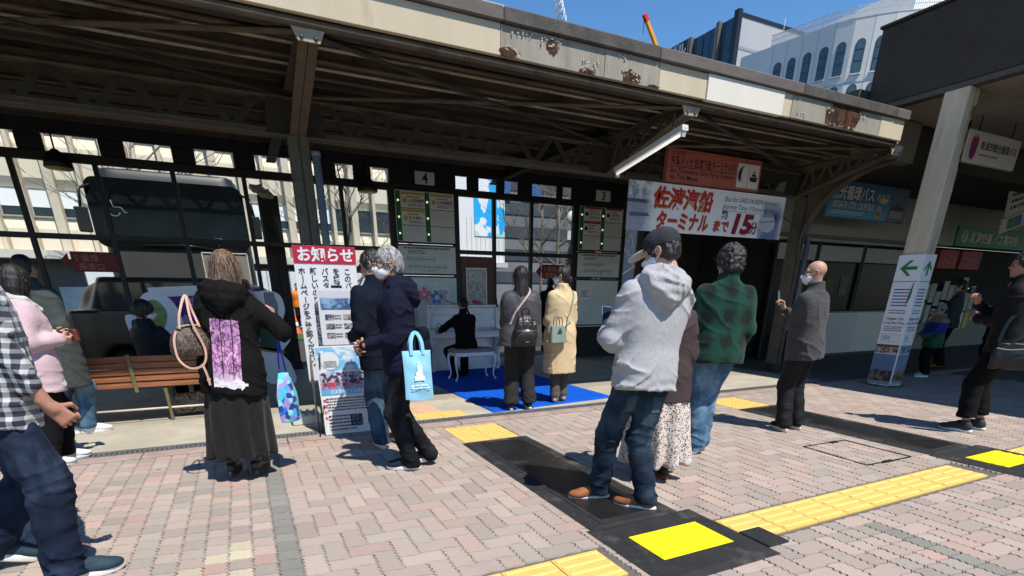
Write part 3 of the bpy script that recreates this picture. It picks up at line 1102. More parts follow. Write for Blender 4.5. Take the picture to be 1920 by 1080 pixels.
def step(nt, v, lo, hi):
    n = nd(nt, 'ShaderNodeMapRange'); n.interpolation_type = 'SMOOTHSTEP'
    n.inputs['From Min'].default_value = lo; n.inputs['From Max'].default_value = hi
    nt.links.new(v, n.inputs['Value'])
    return n.outputs[0]

def sepxyz(nt, vec):
    n = nd(nt, 'ShaderNodeSeparateXYZ'); nt.links.new(vec, n.inputs[0]); return n.outputs

def mapping(nt, vec, scale=(1, 1, 1), rot=(0, 0, 0), loc=(0, 0, 0)):
    n = nd(nt, 'ShaderNodeMapping'); n.inputs['Scale'].default_value = scale; n.inputs['Rotation'].default_value = rot; n.inputs['Location'].default_value = loc
    nt.links.new(vec, n.inputs['Vector']); return n.outputs[0]

def plaid(nt, v):
    q = mapping(nt, v, (1, 1, 1), (.15, .0, .0))
    o = sepxyz(nt, q)
    def st(a, per):
        return step(nt, mth(nt, 'SINE', mth(nt, 'MULTIPLY', a, 2*math.pi/per)), -.32, -.10)
    sx = st(mth(nt, 'ADD', mth(nt, 'MULTIPLY', o[0], .55), mth(nt, 'MULTIPLY', o[1], .95)), .040)
    sz = st(o[2], .042)
    sm = mth(nt, 'MULTIPLY', mth(nt, 'ADD', sx, sz), .5)
    c = mixc(nt, step(nt, sm, .3, .6), (.66, .67, .66), (.075, .105, .16))
    c = mixc(nt, step(nt, sm, .7, .9), c, (.010, .014, .030))
    return mixc(nt, mth(nt, 'MULTIPLY', noise(nt, v, 40), .25), c, (.2, .2, .22))

def green_plaid(nt, v):
    o = sepxyz(nt, v)
    n1 = mth(nt, 'MULTIPLY', mth(nt, 'SUBTRACT', noise(nt, v, 5), .5), .09)
    sx = mth(nt, 'SINE', mth(nt, 'MULTIPLY', mth(nt, 'ADD', o[0], n1), 2*math.pi/.165))
    sz = mth(nt, 'SINE', mth(nt, 'MULTIPLY', mth(nt, 'ADD', o[2], n1), 2*math.pi/.19))
    a = step(nt, sx, -1.1, 1.2); b = step(nt, sz, -1.2, 1.3)
    dk = mth(nt, 'MINIMUM', mth(nt, 'ADD', mth(nt, 'MULTIPLY', a, b), mth(nt, 'MULTIPLY', mth(nt, 'ADD', a, b), .22)), 1.0)
    c = mixc(nt, noise(nt, v, 70), (.003, .034, .024), (.008, .060, .040))
    return mixc(nt, mth(nt, 'MULTIPLY', dk, .92), c, (.006, .009, .008))

def leopard(nt, v):
    vo = nd(nt, 'ShaderNodeTexVoronoi'); vo.inputs['Scale'].default_value = 62
    nt.links.new(mapping(nt, v, (1, 1, 1.2)), vo.inputs['Vector'])
    d = mth(nt, 'ADD', vo.outputs['Distance'], mth(nt, 'MULTIPLY', mth(nt, 'SUBTRACT', noise(nt, v, 120), .5), .4))
    return mixc(nt, step(nt, d, .34, .42), (.035, .022, .020), (.62, .54, .49))

def lace(nt, v):
    vo = nd(nt, 'ShaderNodeTexVoronoi'); vo.inputs['Scale'].default_value = 85
    nt.links.new(v, vo.inputs['Vector'])
    return mixc(nt, step(nt, vo.outputs['Distance'], .25, .5), (.003, .003, .003), (.014, .014, .0135))

def hoodie_print(nt, v):
    o = sepxyz(nt, v)
    n = noise(nt, mapping(nt, v, (3, 5, 1)), 2.2, 6)
    c = mixc(nt, step(nt, n, .35, .65), (.22, .05, .20), (.66, .38, .60))
    c = mixc(nt, step(nt, o[1], .30, .0), c, (.75, .66, .74))
    vo = nd(nt, 'ShaderNodeTexVoronoi'); vo.feature = 'DISTANCE_TO_EDGE'; vo.inputs['Scale'].default_value = 4.5
    nt.links.new(mapping(nt, v, (1, 1.7, 1)), vo.inputs['Vector'])
    br = step(nt, vo.outputs['Distance'], .045, .02)
    wv = mth(nt, 'ADD', o[0], mth(nt, 'MULTIPLY', noise(nt, mapping(nt, v, (1, 6, 1)), 1.5), .06))
    tr = mth(nt, 'ABSOLUTE', mth(nt, 'SINE', mth(nt, 'MULTIPLY', wv, 3.14159*2.6)))
    tk = step(nt, tr, .20, .10)
    dk = mth(nt, 'MAXIMUM', mth(nt, 'MULTIPLY', br, .85), tk)
    return mixc(nt, mth(nt, 'MULTIPLY', dk, step(nt, o[1], .05, .22)), c, (.020, .010, .022))

def cells(cols, scale, coord_scale=(1, 1, 1)):
    def f(nt, v):
        vo = nd(nt, 'ShaderNodeTexVoronoi'); vo.inputs['Scale'].default_value = scale
        nt.links.new(mapping(nt, v, coord_scale), vo.inputs['Vector'])
        cr = nd(nt, 'ShaderNodeValToRGB'); cr.color_ramp.interpolation = 'CONSTANT'
        el = cr.color_ramp.elements
        while len(el) < len(cols): el.new(.5)
        for i, c in enumerate(cols): el[i].position = i/len(cols); el[i].color = rgba(c)
        nt.links.new(sepxyz(nt, vo.outputs['Color'])[0], cr.inputs[0])
        return cr.outputs[0]
    return f

def heather(c1, c2):
    return lambda nt, v: mixc(nt, step(nt, noise(nt, mapping(nt, v, (1, 1, .35)), 210, 3), .38, .62), c1, c2)

def denim(name, dark, light, fade=.5):
    def f(nt, v):
        n = noise(nt, v, 5.5, 5)
        n2 = noise(nt, mapping(nt, v, (40, 40, 9)), 3, 3)
        a = mixc(nt, step(nt, n, .36, .74), dark, light)
        o = sepxyz(nt, v)
        wear = mth(nt, 'MULTIPLY', mth(nt, 'MULTIPLY', step(nt, o[2], .34, .56), step(nt, o[2], .84, .62)), step(nt, noise(nt, mapping(nt, v, (9, 9, 3)), 1.6, 4), .38, .7))
        a = mixc(nt, mth(nt, 'MULTIPLY', wear, .55), a, [min(1, c*1.35+.01) for c in light])
        return mixc(nt, mth(nt, 'MULTIPLY', n2, .35), a, [c*.45 for c in dark])
    new = name not in MATS
    m = ramp_mat(name, f, .88, .3, 420, .15, 0)
    if new: crease(m)
    return m

def hair_mat(name, dark, light, rough=.42):
    def f(nt, v):
        n = noise(nt, mapping(nt, v, (95, 95, 9)), 1.0, 3)
        return mixc(nt, step(nt, n, .35, .68), dark, light)
    m = ramp_mat(name, f, rough, .5, 160, .45, 0)
    return m

def skin_mat(name, c):
    m = M(name, c, .52, .10, 30, .12, 320, 0, .38, (c[0]*1.05, c[1]*.82, c[2]*.78), 14, .6)
    b = m.node_tree.nodes['Principled BSDF']
    b.inputs['Subsurface Weight'].default_value = .12
    b.inputs['Subsurface Radius'].default_value = (.012, .005, .003)
    return m

SK1 = skin_mat('skin', (.47, .27, .19)); SK2 = skin_mat('skin_tan', (.40, .20, .135)); SK3 = skin_mat('skin_pale', (.56, .35, .26))
BLACKHAIR = hair_mat('black_hair', (.006, .005, .005), (.030, .025, .023))
BROWNHAIR = hair_mat('brown_hair', (.050, .030, .019), (.26, .165, .10), .5)
DKBROWNHAIR = hair_mat('dark_brown_hair', (.010, .007, .006), (.042, .028, .023))
GRAYHAIR = hair_mat('grey_hair', (.12, .12, .125), (.46, .46, .46), .6)
SALTHAIR = hair_mat('greying_hair', (.006, .006, .006), (.065, .062, .060), .5)
BLK = cloth('black_cotton', (.0075, .007, .007), spec=.12); BLK2 = cloth('black_wool', (.006, .006, .007), spec=.12); NAVY = cloth('navy_cloth', (.009, .011, .026), var=.2, spec=.12)
NAVY2 = cloth('navy_blazer_cloth', (.007, .010, .020), spec=.12); WHITE_PAPER = M('white_mask_cloth', (.78, .79, .80), .9, .04, 10, .1, 300)
WHT_RUB = M('white_rubber', (.74, .73, .70), .6, .08, 20, .1, 200); BLK_RUB = M('black_rubber', (.012, .012, .012), .7, .2, 20, .15, 200)
BLK_LEA = M('black_leather', (.014, .014, .015), .38, .2, 20, .35, 90, 0, .5); BLK_PLA = M('black_plastic', (.012, .012, .013), .3, .1, 10)
# ------------------------------------------------------------------ ground, pavers, kerb, platform
def world_mat(name, build, rough=.85, bump=.3, bscale=120, spec=.3, attr=None):
    """like ramp_mat but in world space, so a tone runs on from piece to piece"""
    m, nt, b = base_mat(name)
    g = nd(nt, 'ShaderNodeNewGeometry')
    col = build(nt, g.outputs['Position'])
    nt.links.new(col, b.inputs['Base Color'])
    b.inputs['Roughness'].default_value = rough; b.inputs['Specular IOR Level'].default_value = spec
    n3 = noise(nt, g.outputs['Position'], bscale, 3)
    bp = nd(nt, 'ShaderNodeBump'); bp.inputs['Strength'].default_value = bump; bp.inputs['Distance'].default_value = .01
    nt.links.new(n3, bp.inputs['Height']); nt.links.new(bp.outputs[0], b.inputs['Normal'])
    return m

def paver_col(src):
    def f(nt, v):
        if src == 'object': c = nd(nt, 'ShaderNodeObjectInfo').outputs['Color']
        else:
            a = nd(nt, 'ShaderNodeVertexColor'); a.layer_name = 'tone'; c = a.outputs['Color']
        sp = noise(nt, v, 170, 3, .7)
        c = mixc(nt, step(nt, sp, .40, .30), c, (.13, .11, .10))
        c = mixc(nt, mth(nt, 'MULTIPLY', step(nt, sp, .60, .72), .55), c, (.72, .68, .62))
        big = noise(nt, v, 1.4, 5)
        c = mixc(nt, mth(nt, 'MULTIPLY', step(nt, big, .52, .72), .20), c, (.20, .18, .165))
        gum = nd(nt, 'ShaderNodeTexVoronoi'); gum.inputs['Scale'].default_value = 1.9; nt.links.new(mapping(nt, v, (1, 1, .01)), gum.inputs['Vector'])
        gs = mth(nt, 'ADD', gum.outputs['Distance'], mth(nt, 'MULTIPLY', noise(nt, v, 30), .03))
        c = mixc(nt, mth(nt, 'MULTIPLY', step(nt, gs, .052, .040), .7), c, (.06, .055, .05))
        sm = noise(nt, v, 9, 4)
        return mixc(nt, mth(nt, 'MULTIPLY', step(nt, sm, .58, .75), .16), c, (.17, .15, .14))
    return f
PV_OBJ = world_mat('paver_concrete', paver_col('object'), .9, .35, 160)
PV_STUFF = world_mat('paver_concrete_far', paver_col('attr'), .9, .35, 160)
SAND = world_mat('joint_sand', lambda nt, v: mixc(nt, noise(nt, v, 60), (.075, .069, .061), (.165, .150, .130)), .95, .3, 200)
ASPH = world_mat('asphalt', lambda nt, v: mixc(nt, noise(nt, v, 90), (.030, .030, .032), (.072, .070, .070)), .9, .4, 220)
def conc(nt, v):
    a = mixc(nt, step(nt, noise(nt, v, 2.2, 6), .35, .7), (.36, .33, .265), (.45, .42, .345))
    a = mixc(nt, mth(nt, 'MULTIPLY', step(nt, noise(nt, v, 150, 3), .5, .7), .35), a, (.20, .185, .155))
    # a worn strip of bare aggregate along the shelter
    o = sepxyz(nt, v)
    edge = mth(nt, 'ADD', o[1], mth(nt, 'MULTIPLY', mth(nt, 'SUBTRACT', noise(nt, v, 6, 5), .5), .5))
    w = mth(nt, 'MULTIPLY', step(nt, edge, 6.72, 6.80), step(nt, edge, 7.42, 7.34))
    a = mixc(nt, mth(nt, 'MULTIPLY', w, .75), a, mixc(nt, noise(nt, v, 38, 4), (.16, .15, .115), (.40, .37, .29)))
    return a
CONC = world_mat('platform_concrete', conc, .9, .35, 90)

mb = MB(); mb.quad((-900, -900, -.17), (900, -900, -.17), (900, 900, -.17), (-900, 900, -.17))
tag(mb.build('ground', ASPH), kind='structure')
mb = MB(); mb.box(-30, -25, -.165, 40, 5.30, -.010)
pave = tag(mb.build('pavement', SAND), kind='structure')
mb = MB(); mb.box(-14, 5.66, -.16, 8.6, 10.95, 0)
platform = tag(mb.build('platform', CONC), kind='structure')
mb = MB(); mb.box(8.604, 5.48, -.16, 40, 12, -.006)
tag(mb.build('walkway', M('dark_walkway', (.12, .115, .11), .85, .2, 2, .3, 90, 0, .3, (.07, .066, .06), 1.2)), kind='structure')

U = .12
def paver_mesh(nx, ny):
    """wavy-edged paver: zigzag on the sides that run away from the viewer, a slow wave on the others"""
    A, B, g = .0075, .0055, .0028
    W, Hh = nx*U, ny*U
    def hz(x): return B*math.sin(2*math.pi*x/U)
    def vz(y):
        t = (y/U*3) % 1.0
        return A*(1-4*abs(((t+.25) % 1.0)-.5))
    pts = []
    n = 4*nx
    for i in range(n): x = W*i/n; pts.append((max(g, min(W-g, x)), g+hz(x)))
    m = 6*ny
    ysm = [0.0]+[Hh*(i+.5)/m for i in range(m)]
    for y in ysm: pts.append((W-g+vz(y), max(g, min(Hh-g, y))))
    for i in range(n, 0, -1): x = W*i/n; pts.append((max(g, min(W-g, x)), Hh-g+hz(x)))
    for y in [Hh]+ysm[:0:-1]: pts.append((g+vz(y), max(g, min(Hh-g, y))))
    k = len(pts); cx, cy = W/2, Hh/2
    ins = []
    for (x, y) in pts:
        dx, dy = x-cx, y-cy
        ins.append((x-math.copysign(min(.0035, abs(dx)), dx), y-math.copysign(min(.0035, abs(dy)), dy)))
    vs = [(x, y, 0) for x, y in ins]+[(x, y, -.011) for x, y in pts]
    fs = [list(range(k))]+[[i, k+i, k+(i+1) % k, (i+1) % k] for i in range(k)]
    fs = [fs[0]]+[f[::-1] for f in fs[1:]]
    fs = [fs[0]]+[f[::-1] for f in fs[1:]]
    return vs, fs
KIND = {'s': paver_mesh(1, 1), 'h': paver_mesh(2, 1), 'v': paver_mesh(1, 2)}
PAL = [(.40, .35, .31), (.42, .36, .32), (.37, .335, .30), (.325, .305, .275), (.425, .345, .305), (.385, .34, .305), (.335, .315, .285), (.41, .35, .315), (.44, .325, .285), (.40, .34, .305)]
X0 = .075
def cell_xy(i, j): return X0+i*U, j*U
def blocked(x, y):
    for (a, b, c, d) in ((1.72, 4.54, 2.34, 5.20), (2.50, 1.82, 5.36, 2.14), (-3, 1.82, 1.60, 2.14), (5.43, 4.54, 6.05, 5.20), (6.2, 1.82, 9, 2.14)):
        if a < x < c and b < y < d: return True
    return False
pav = []
rb = random.Random(3)
covered = set()
def lay(i, j, kind, w, h_):
    x, y = cell_xy(i, j)
    cx, cy = x+U*w/2, y+U*h_/2
    px = project((cx, cy, 0))
    if not (-260 < px[0] < 2180 and 700 < px[1] < 1240): return
    for a in range(w):
        for b in range(h_): covered.add((i+a, j+b))
    c = list(PAL[rb.randrange(len(PAL))])
    if not zone_s(i, j): c = [.6*q+.4*r_ for q, r_ in zip(c, (.395, .345, .31))]
    if i == -1 or (zone_s(i, j) and i == 27): c = [.235, .245, .225]
    elif -13 < i < -2 and abs((j-22)-(i+4)*1.25) < 2.4 and rb.random() < .9: c = [.50, .475, .36]
    k = rb.uniform(.80, 1.02)
    pav.append((math.hypot(x, y), x, y, kind, [c[0]*k*1.03, c[1]*k*.965, c[2]*k*.92], 0 < px[0] < 1920 and px[1] < 1080))
def zone_s(i, j): return i < 0 or (24 <= i < 28 and j < 14)
def free(i, j):
    x, y = cell_xy(i, j)
    return y+U < 5.302 and not blocked(x+U/2, y+U/2)
for i in range(-34, 96):
    for j in range(6, 44):
        if not free(i, j): continue
        if zone_s(i, j): lay(i, j, 's', 1, 1); continue
        r4 = (i-j) % 4
        if r4 == 0 and free(i+1, j) and not zone_s(i+1, j): lay(i, j, 'h', 2, 1)
        elif r4 == 3 and free(i, j+1) and not zone_s(i, j+1): lay(i, j, 'v', 1, 2)
for i in range(-34, 96):
    for j in range(6, 44):
        if free(i, j) and (i, j) not in covered: lay(i, j, 's', 1, 1)
pav.sort(key=lambda t: (not t[5], t[0]))
pm_ = {}
for k, (vs, fs) in KIND.items():
    me = bpy.data.meshes.new('brick'); me.from_pydata(vs, [], fs); me.materials.append(PV_OBJ); me.update(); pm_[k] = me
vs_all, fs_all, cols = [], [], []
for n_, (d, x, y, k, c, vis) in enumerate(pav):
    dz = rb.uniform(-.0016, .0010)
    if n_ < 300:
        o = bpy.data.objects.new('brick', pm_[k]); link(o); o.parent = pave; o.location = (x, y, dz); o.color = (c[0], c[1], c[2], 1)
    else:
        b = len(vs_all); vs, fs = KIND[k]
        vs_all += [(x+a, y+b2, z+dz) for a, b2, z in vs]; fs_all += [[b+q for q in f] for f in fs]; cols += [c]*len(fs)
me = bpy.data.meshes.new('brick_field'); me.from_pydata(vs_all, [], fs_all); me.materials.append(PV_STUFF); me.update()
ca = me.color_attributes.new('tone', 'FLOAT_COLOR', 'CORNER')
arr = np.empty((len(me.loops), 4), dtype=np.float32); k = 0
for p, c in zip(me.polygons, cols):
    arr[k:k+p.loop_total] = (c[0], c[1], c[2], 1); k += p.loop_total
ca.data.foreach_set('color', arr.ravel())
o = bpy.data.objects.new('brick_field', me); link(o); o.parent = pave; o['kind'] = 'stuff'

# kerb stones and slotted drain between paving and platform
kerb = empty('kerb', (0, 0, 0)); kerb['kind'] = 'structure'
KM = M('kerb_granite', (.33, .25, .225), .85, .2, 5, .35, 120, 0, .3, (.12, .10, .09), 2.5, .6)
kb = MB(); kb.box(0, 5.305, -.1, .592, 5.478, .006, None, .006)
kme = kb.mesh('kerb_stone', KM)
for i in range(-14, 22):
    o = mesh_obj('kerb_stone', kme, None, kerb); o.location = (i*.6+.2, 0, rb.uniform(-.003, .003))
ST = M('galvanised_steel', (.26, .27, .275), .5, .25, 8, .15, 90, .7, .5, (.10, .085, .07), 3, .6)
dr = empty('drain_channel'); dr['kind'] = 'structure'
mb = MB(); mb.box(-14, 5.484, -.12, 8.6, 5.52, .003); mb.box(-14, 5.625, -.12, 8.6, 5.655, .004); mb.box(-14, 5.52, -.12, 8.6, 5.625, -.03)
mb.build('channel_edge', ST, dr)
gb = MB()
for q in range(13):
    xx = q*.0385; gb.box(xx, 5.522, -.012, xx+.022, 5.623, .0015)
gb.box(0, 5.5215, -.014, .49, 5.532, .001); gb.box(0, 5.613, -.014, .49, 5.6235, .001)
gme = gb.mesh('grating', ST)
for i in range(-14, 17):
    o = mesh_obj('grating', gme, None, dr); o.location = (i*.5+.1, 0, 0)

# tactile paving
YT = M('tactile_yellow_worn', (.80, .56, .165), .8, .1, 6, .25, 140, 0, .3, (.60, .43, .19), 4.0, .57)
YP = M('tactile_pink_faded', (.58, .38, .26), .85, .1, 6, .25, 140, 0, .3, (.45, .33, .22), 3.0, .6)
YB = M('tactile_yellow_new', (.86, .74, .004), .6, .05, 6, .15, 140, 0, .4, (.62, .50, .02), 5, .60)
def tile_mesh(kind, mat, groove=None):
    groove = groove or M('tactile_groove', (.66, .44, .125), .85, .12, 7, .25, 140, 0, .3, (.46, .32, .13), 4.0, .55)
    b = MB(); b.mi = 1; b.box(.002, .002, -.03, .298, .298, .004, None, .002); b.mi = 0
    if kind == 'bar':
        for q in range(4):
            y = .0375+q*.075
            b.box(.014, y-.0135, .0035, .286, y+.0135, .0085, None, .003)
    else:
        for i in range(5):
            for j in range(5):
                b.lathe([(.013, .0035), (.011, .0075), (.007, .0085)], 8, T(.03+i*.06, .03+j*.06, 0))
    return b.mesh('tile', [mat, groove])
TB, TD, TDP = tile_mesh('bar', YT), tile_mesh('dot', YT), tile_mesh('bar', YP, YP)
def tactile(name, cells_, me, label):
    e = empty(name); e['kind'] = 'structure'
    for (x, y) in cells_:
        o = mesh_obj('tile', me, None, e); o.location = (x, y, rb.uniform(-.001, .001))
    return e
tactile('tactile_path', [(1.585-.3*(i+1), 1.828) for i in range(11)], TB, '')
tactile('tactile_path', [(2.50+.3*i-.01*(i == 9), 1.828) for i in range(9)]+[], TB, '')
tactile('tactile_path', [(6.10+.3*i, 1.828) for i in range(9)], TB, '')
tactile('tactile_patch', [(1.73+.3*i, 4.56+.3*j) for i in (0, 1) for j in (0, 1)], TD, '')
tactile('tactile_patch', [(5.44+.3*i, 4.56+.3*j) for i in (0, 1) for j in (0, 1)], TD, '')
tactile('tactile_patch', [(1.62+.3*i, 5.69+.3*j) for i in (0, 1) for j in (0,)], TD, '')
tactile('tactile_path', [(1.10+.3*i-.0*j, 6.00+.3*j) for i in (0, 1, 2) for j in (0, 1)], TDP, '')

# rubber mats over cables
RB = M('rubber_mat', (.020, .020, .021), .75, .35, 7, .25, 60, 0, .35, (.075, .070, .064), 2.6, .53)
RB2 = M('rubber_inlay', (.010, .010, .010), .45, .5, 3, .15, 60, 0, .45, (.055, .049, .041), 2.0, .53)
def slab(name, x0, y0, x1, y1, z, bev=.03):
    b = MB()
    b.add([(x0, y0, .0005), (x1, y0, .0005), (x1, y1, .0005), (x0, y1, .0005), (x0+bev, y0+bev, z), (x1-bev, y0+bev, z), (x1-bev, y1-bev, z), (x0+bev, y1-bev, z)],
          [[3, 2, 1, 0], [4, 5, 6, 7], [0, 1, 5, 4], [1, 2, 6, 5], [2, 3, 7, 6], [3, 0, 4, 7]])
    return b
def long_mat(x0, lab):
    e = empty('rubber_mat', (x0, 2.32, 0)); tag(e, lab, 'rubber mat', 'rubber cable mats on the paving')
    slab('b', 0, 0, .70, 2.22, .014, .04).build('border', RB, e)
    b = MB()
    for (a, c, d, f) in ((.10, .07, .60, .115), (.10, 2.105, .60, 2.15), (.10, .115, .135, 2.105), (.565, .115, .60, 2.105)): b.box(a, c, .0142, d, f, .0185, None, .002)
    b.build('rim', RB, e)
    b = MB(); b.box(.14, .12, .0142, .56, 2.10, .0162); b.build('inlay', RB2, e)
    return e
long_mat(1.70, 'long black rubber mat with sunken inlay under the brown suede shoes')
long_mat(5.41, 'long black rubber mat with sunken inlay behind the bald person')
def pad(x0, y0, lab):
    e = empty('ramp_mat', (x0, y0, 0)); tag(e, lab, 'rubber mat', 'rubber cable mats on the paving')
    slab('b', 0, 0, .83, .72, .016, .05).build('border', RB, e)
    b = MB()
    b.box(.16, .205, .0164, .68, .515, .020, None, .002)
    for q in range(4):
        y = .243+q*.078; b.box(.17, y-.014, .0198, .67, y+.014, .0260, None, .003)
    b.build('yellow_pad', YB, e)
    b = MB(); b.box(.83, .08, .0005, 1.0, .30, .012, None, .004); b.build('tongue', RB, e)
    return e
pad(1.67, 1.635, 'black rubber mat with bright yellow pad nearest the viewer')
pad(5.38, 1.635, 'black rubber mat with bright yellow pad at the right edge')
# inspection cover cut into the pavers
e = empty('inspection_cover', (0, 0, 0)); tag(e, 'square inspection cover filled with pavers, thin dark metal frame', 'cover')
b = MB(); P4 = [(4.61, 3.04), (5.20, 3.02), (5.19, 2.40), (4.58, 2.42)]
for k in range(4):
    a, c = P4[k], P4[(k+1) % 4]
    b.bar((a[0], a[1], .001), (c[0], c[1], .001), .014, .008)
b.build('frame', M('dark_steel', (.035, .034, .033), .6, .3, 9, .2, 80, .6), e)
b = MB(); b.bar((4.80, 2.41, .003), (4.92, 2.408, .003), .035, .012); b.build('lifting_bar', MATS['dark_steel'], e)
b = MB(); b.bar((4.98, 3.02, .003), (5.08, 3.018, .003), .035, .012); b.build('lifting_bar', MATS['dark_steel'], e)
# blue mat under the piano
b = MB()
nx_, ny_ = 26, 40
vs = []; fs = []
for j in range(ny_+1):
    for i in range(nx_+1):
        u, v = i/nx_, j/ny_
        x = 2.55+u*(4.50-2.55)+(.12*(1-v))*(1 if u > .5 else 0)*0; y = 5.68+v*(9.95-5.68)+(.20*u*(1-v))
        ed = min(u, 1-u, v, 1-v)
        z = .006+.0025*math.sin(x*9+y*3)*math.sin(y*4) + (.018*max(0, 1-abs(u-.02)/.05)*max(0, 1-abs(v-.32)/.06))
        vs.append((x, y, z+.002))
for j in range(ny_):
    for i in range(nx_):
        a = j*(nx_+1)+i; fs.append([a, a+1, a+nx_+2, a+nx_+1])
b.smooth = True; b.add(vs, fs)
BL = M('blue_carpet', (.002, .085, .52), .95, .1, 5, .5, 260, 0, .15)
cp = b.build('blue_mat', BL); sm = cp.modifiers.new('thickness', 'SOLIDIFY'); sm.thickness = .007; sm.offset = -1
tag(cp, 'bright blue carpet mat laid under the piano and two standing people', 'mat')
# ------------------------------------------------------------------ the old bus canopy
CREAM = M('cream_fascia', (.54, .465, .335), .8, .07, 3, .2, 130, 0, .3, (.41, .34, .235), 2.6, .58, None, (1, 1, .16))
GREYF = M('weathered_fascia', (.31, .285, .235), .85, .16, 4, .3, 90, 0, .3, (.19, .165, .13), 3.0, .53, None, (1, 1, .18))
WHITEF = M('white_fascia', (.70, .67, .585), .75, .04, 5, .12, 120, 0, .3, (.56, .53, .45), 3, .68)
COPE = M('coping_brown', (.125, .105, .095), .75, .15, 4, .2, 90, 0, .4, (.075, .068, .064), 1.8, .58, None, (1, 1, 3))
COPE2 = M('coping_stained', (.085, .078, .070), .85, .35, 6, .4, 70, 0, .3, (.20, .185, .16), 3.5, .62)
RUST = M('rust', (.095, .040, .018), .9, .55, 16, .7, 60, 0, .2, (.020, .016, .014), 7, .44)
FLAKE = M('paint_flake', (.34, .31, .25), .8, .2, 20, .2, 90)
DECK = M('roof_underside', (.105, .080, .052), .85, .3, 3.0, .4, 40, 0, .3, (.030, .019, .012), 1.6, .50, None, (.35, 3, 3))
STEEL = M('old_brown_paint', (.105, .084, .058), .7, .22, 4, .3, 60, 0, .4, (.040, .024, .014), 3.2, .58)
STEELD = M('dark_brown_paint', (.036, .030, .024), .7, .25, 5, .3, 60, 0, .4, (.030, .019, .013), 3.5, .6)
cnp = empty('bus_canopy', (0, 5.3, 0)); tag(cnp, 'old low bus canopy with peeling cream fascia and rusty steel trusses', 'canopy')
def cpart(mb, name, mat): 
    o = mb.build(name, mat, cnp); o.location = (0, -5.3, 0); return o
XL, XR = -12.0, 8.66
def zr(y):
    return 3.42+.20*min(1, max(0, (y-6.9)/1.2))
# corrugated deck
b = MB(); ys = np.arange(5.44, 11.35, .03)
prof = [(y, zr(y)+.018*math.sin(2*math.pi*y/.18)) for y in ys]
vs, fs = [], []
xs_ = list(np.linspace(XL, XR, 14))
for x in xs_:
    for (y, z) in prof: vs.append((x, y, z))
n = len(prof)
for i in range(len(xs_)-1):
    for j in range(n-1):
        a = i*n+j; fs.append([a, a+1, a+n+1, a+n])
b.smooth = True; b.add(vs, fs); cpart(b, 'deck', DECK)
b = MB(); b.box(XL, 5.46, 3.655, XR, 11.34, 3.69); cpart(b, 'roof_sheet', COPE2)
# purlins
for k, y in enumerate((5.62, 6.05, 6.48, 7.45, 8.0, 8.6, 9.6, 10.2)):
    b = MB(); z = zr(y); b.box(XL, y-.03, z-.115, XR, y+.03, z-.012); b.box(XL, y-.055, z-.125, XR, y+.005, z-.112); cpart(b, 'purlin', STEEL if k % 3 else DECK)
# fascia panels
SEG = [(-12, -9.6, CREAM), (-9.597, -7.2, CREAM), (-7.197, -4.8, CREAM), (-4.797, -2.4, CREAM), (-2.397, .05, CREAM), (.053, 2.48, CREAM), (2.483, 3.62, GREYF), (3.623, 4.32, GREYF), (4.323, 4.985, CREAM),
       (4.99, 6.21, WHITEF), (6.214, 6.37, CREAM), (6.374, 7.10, GREYF), (7.103, 8.14, GREYF), (8.143, 8.66, CREAM)]
for k, (a, c, m) in enumerate(SEG):
    b = MB(); y = 5.30-.004*(k % 2)-(.012 if m is WHITEF else 0)
    b.box(a, y, 3.352 if m is not WHITEF else 3.345, c, 5.345, 3.584, None, .004); cpart(b, 'fascia_panel', m)
b = MB(); b.smooth = True
b.tube([(XL, 5.375, 3.322), (XR, 5.375, 3.322)], .034, 10); cpart(b, 'gutter', STEEL)
b = MB(); b.box(XL, 5.41, 3.30, XR, 5.44, 3.45); b.box(XL, 5.44, 3.30, XR, 5.50, 3.315); cpart(b, 'edge_angle', STEELD)
for k, (a, c, m) in enumerate(((-12, -6.2, COPE), (-6.197, -.6, COPE), (-.597, 1.3, COPE), (1.303, 2.5, COPE), (2.503, 4.28, COPE2), (4.283, 6.5, COPE), (6.503, 8.4, COPE2), (8.403, 8.70, COPE))):
    b = MB(); b.box(a, 5.262-.003*(k % 2), 3.588, c, 5.60, 3.70-.002*(k % 2), None, .01); cpart(b, 'coping', m)
b = MB(); b.box(XR+.002, 5.34, 3.33, XR+.04, 11.34, 3.68); cpart(b, 'end_panel', M('end_panel_paint', (.20, .175, .13), .8, .15, 3, .2, 90))
# peeling paint and rust
rp = random.Random(9)
def blob(cx, cz, rx, rz, n=15):
    return [(cx+rx*math.cos(2*math.pi*k/n)*rp.uniform(.65, 1.15), cz+rz*math.sin(2*math.pi*k/n)*rp.uniform(.65, 1.15)) for k in range(n)]
def rustpatch(cx, cz, rx, rz, y=5.2925):
    b = MB(); p = blob(cx, cz, rx, rz)
    p = [(x, min(z, 3.583)) for x, z in p]
    b.prism(p, 0, .002, Matrix(((1, 0, 0, 0), (0, 0, -1, y), (0, 1, 0, 0), (0, 0, 0, 1)))); cpart(b, 'rust_patch', RUST)
rustpatch(2.56, 3.385, .10, .045); rustpatch(3.02, 3.50, .07, .06); rustpatch(3.95, 3.40, .13, .06); rustpatch(3.42, 3.37, .10, .02); rustpatch(4.25, 3.365, .09, .014)
b = MB(); p = [(7.02, 3.375), (7.60, 3.36), (7.66, 3.45), (7.70, 3.578), (7.10, 3.580), (7.00, 3.50)]
b.prism(p, 0, .002, Matrix(((1, 0, 0, 0), (0, 0, -1, 5.2915), (0, 1, 0, 0), (0, 0, 0, 1)))); cpart(b, 'rust_patch', RUST)
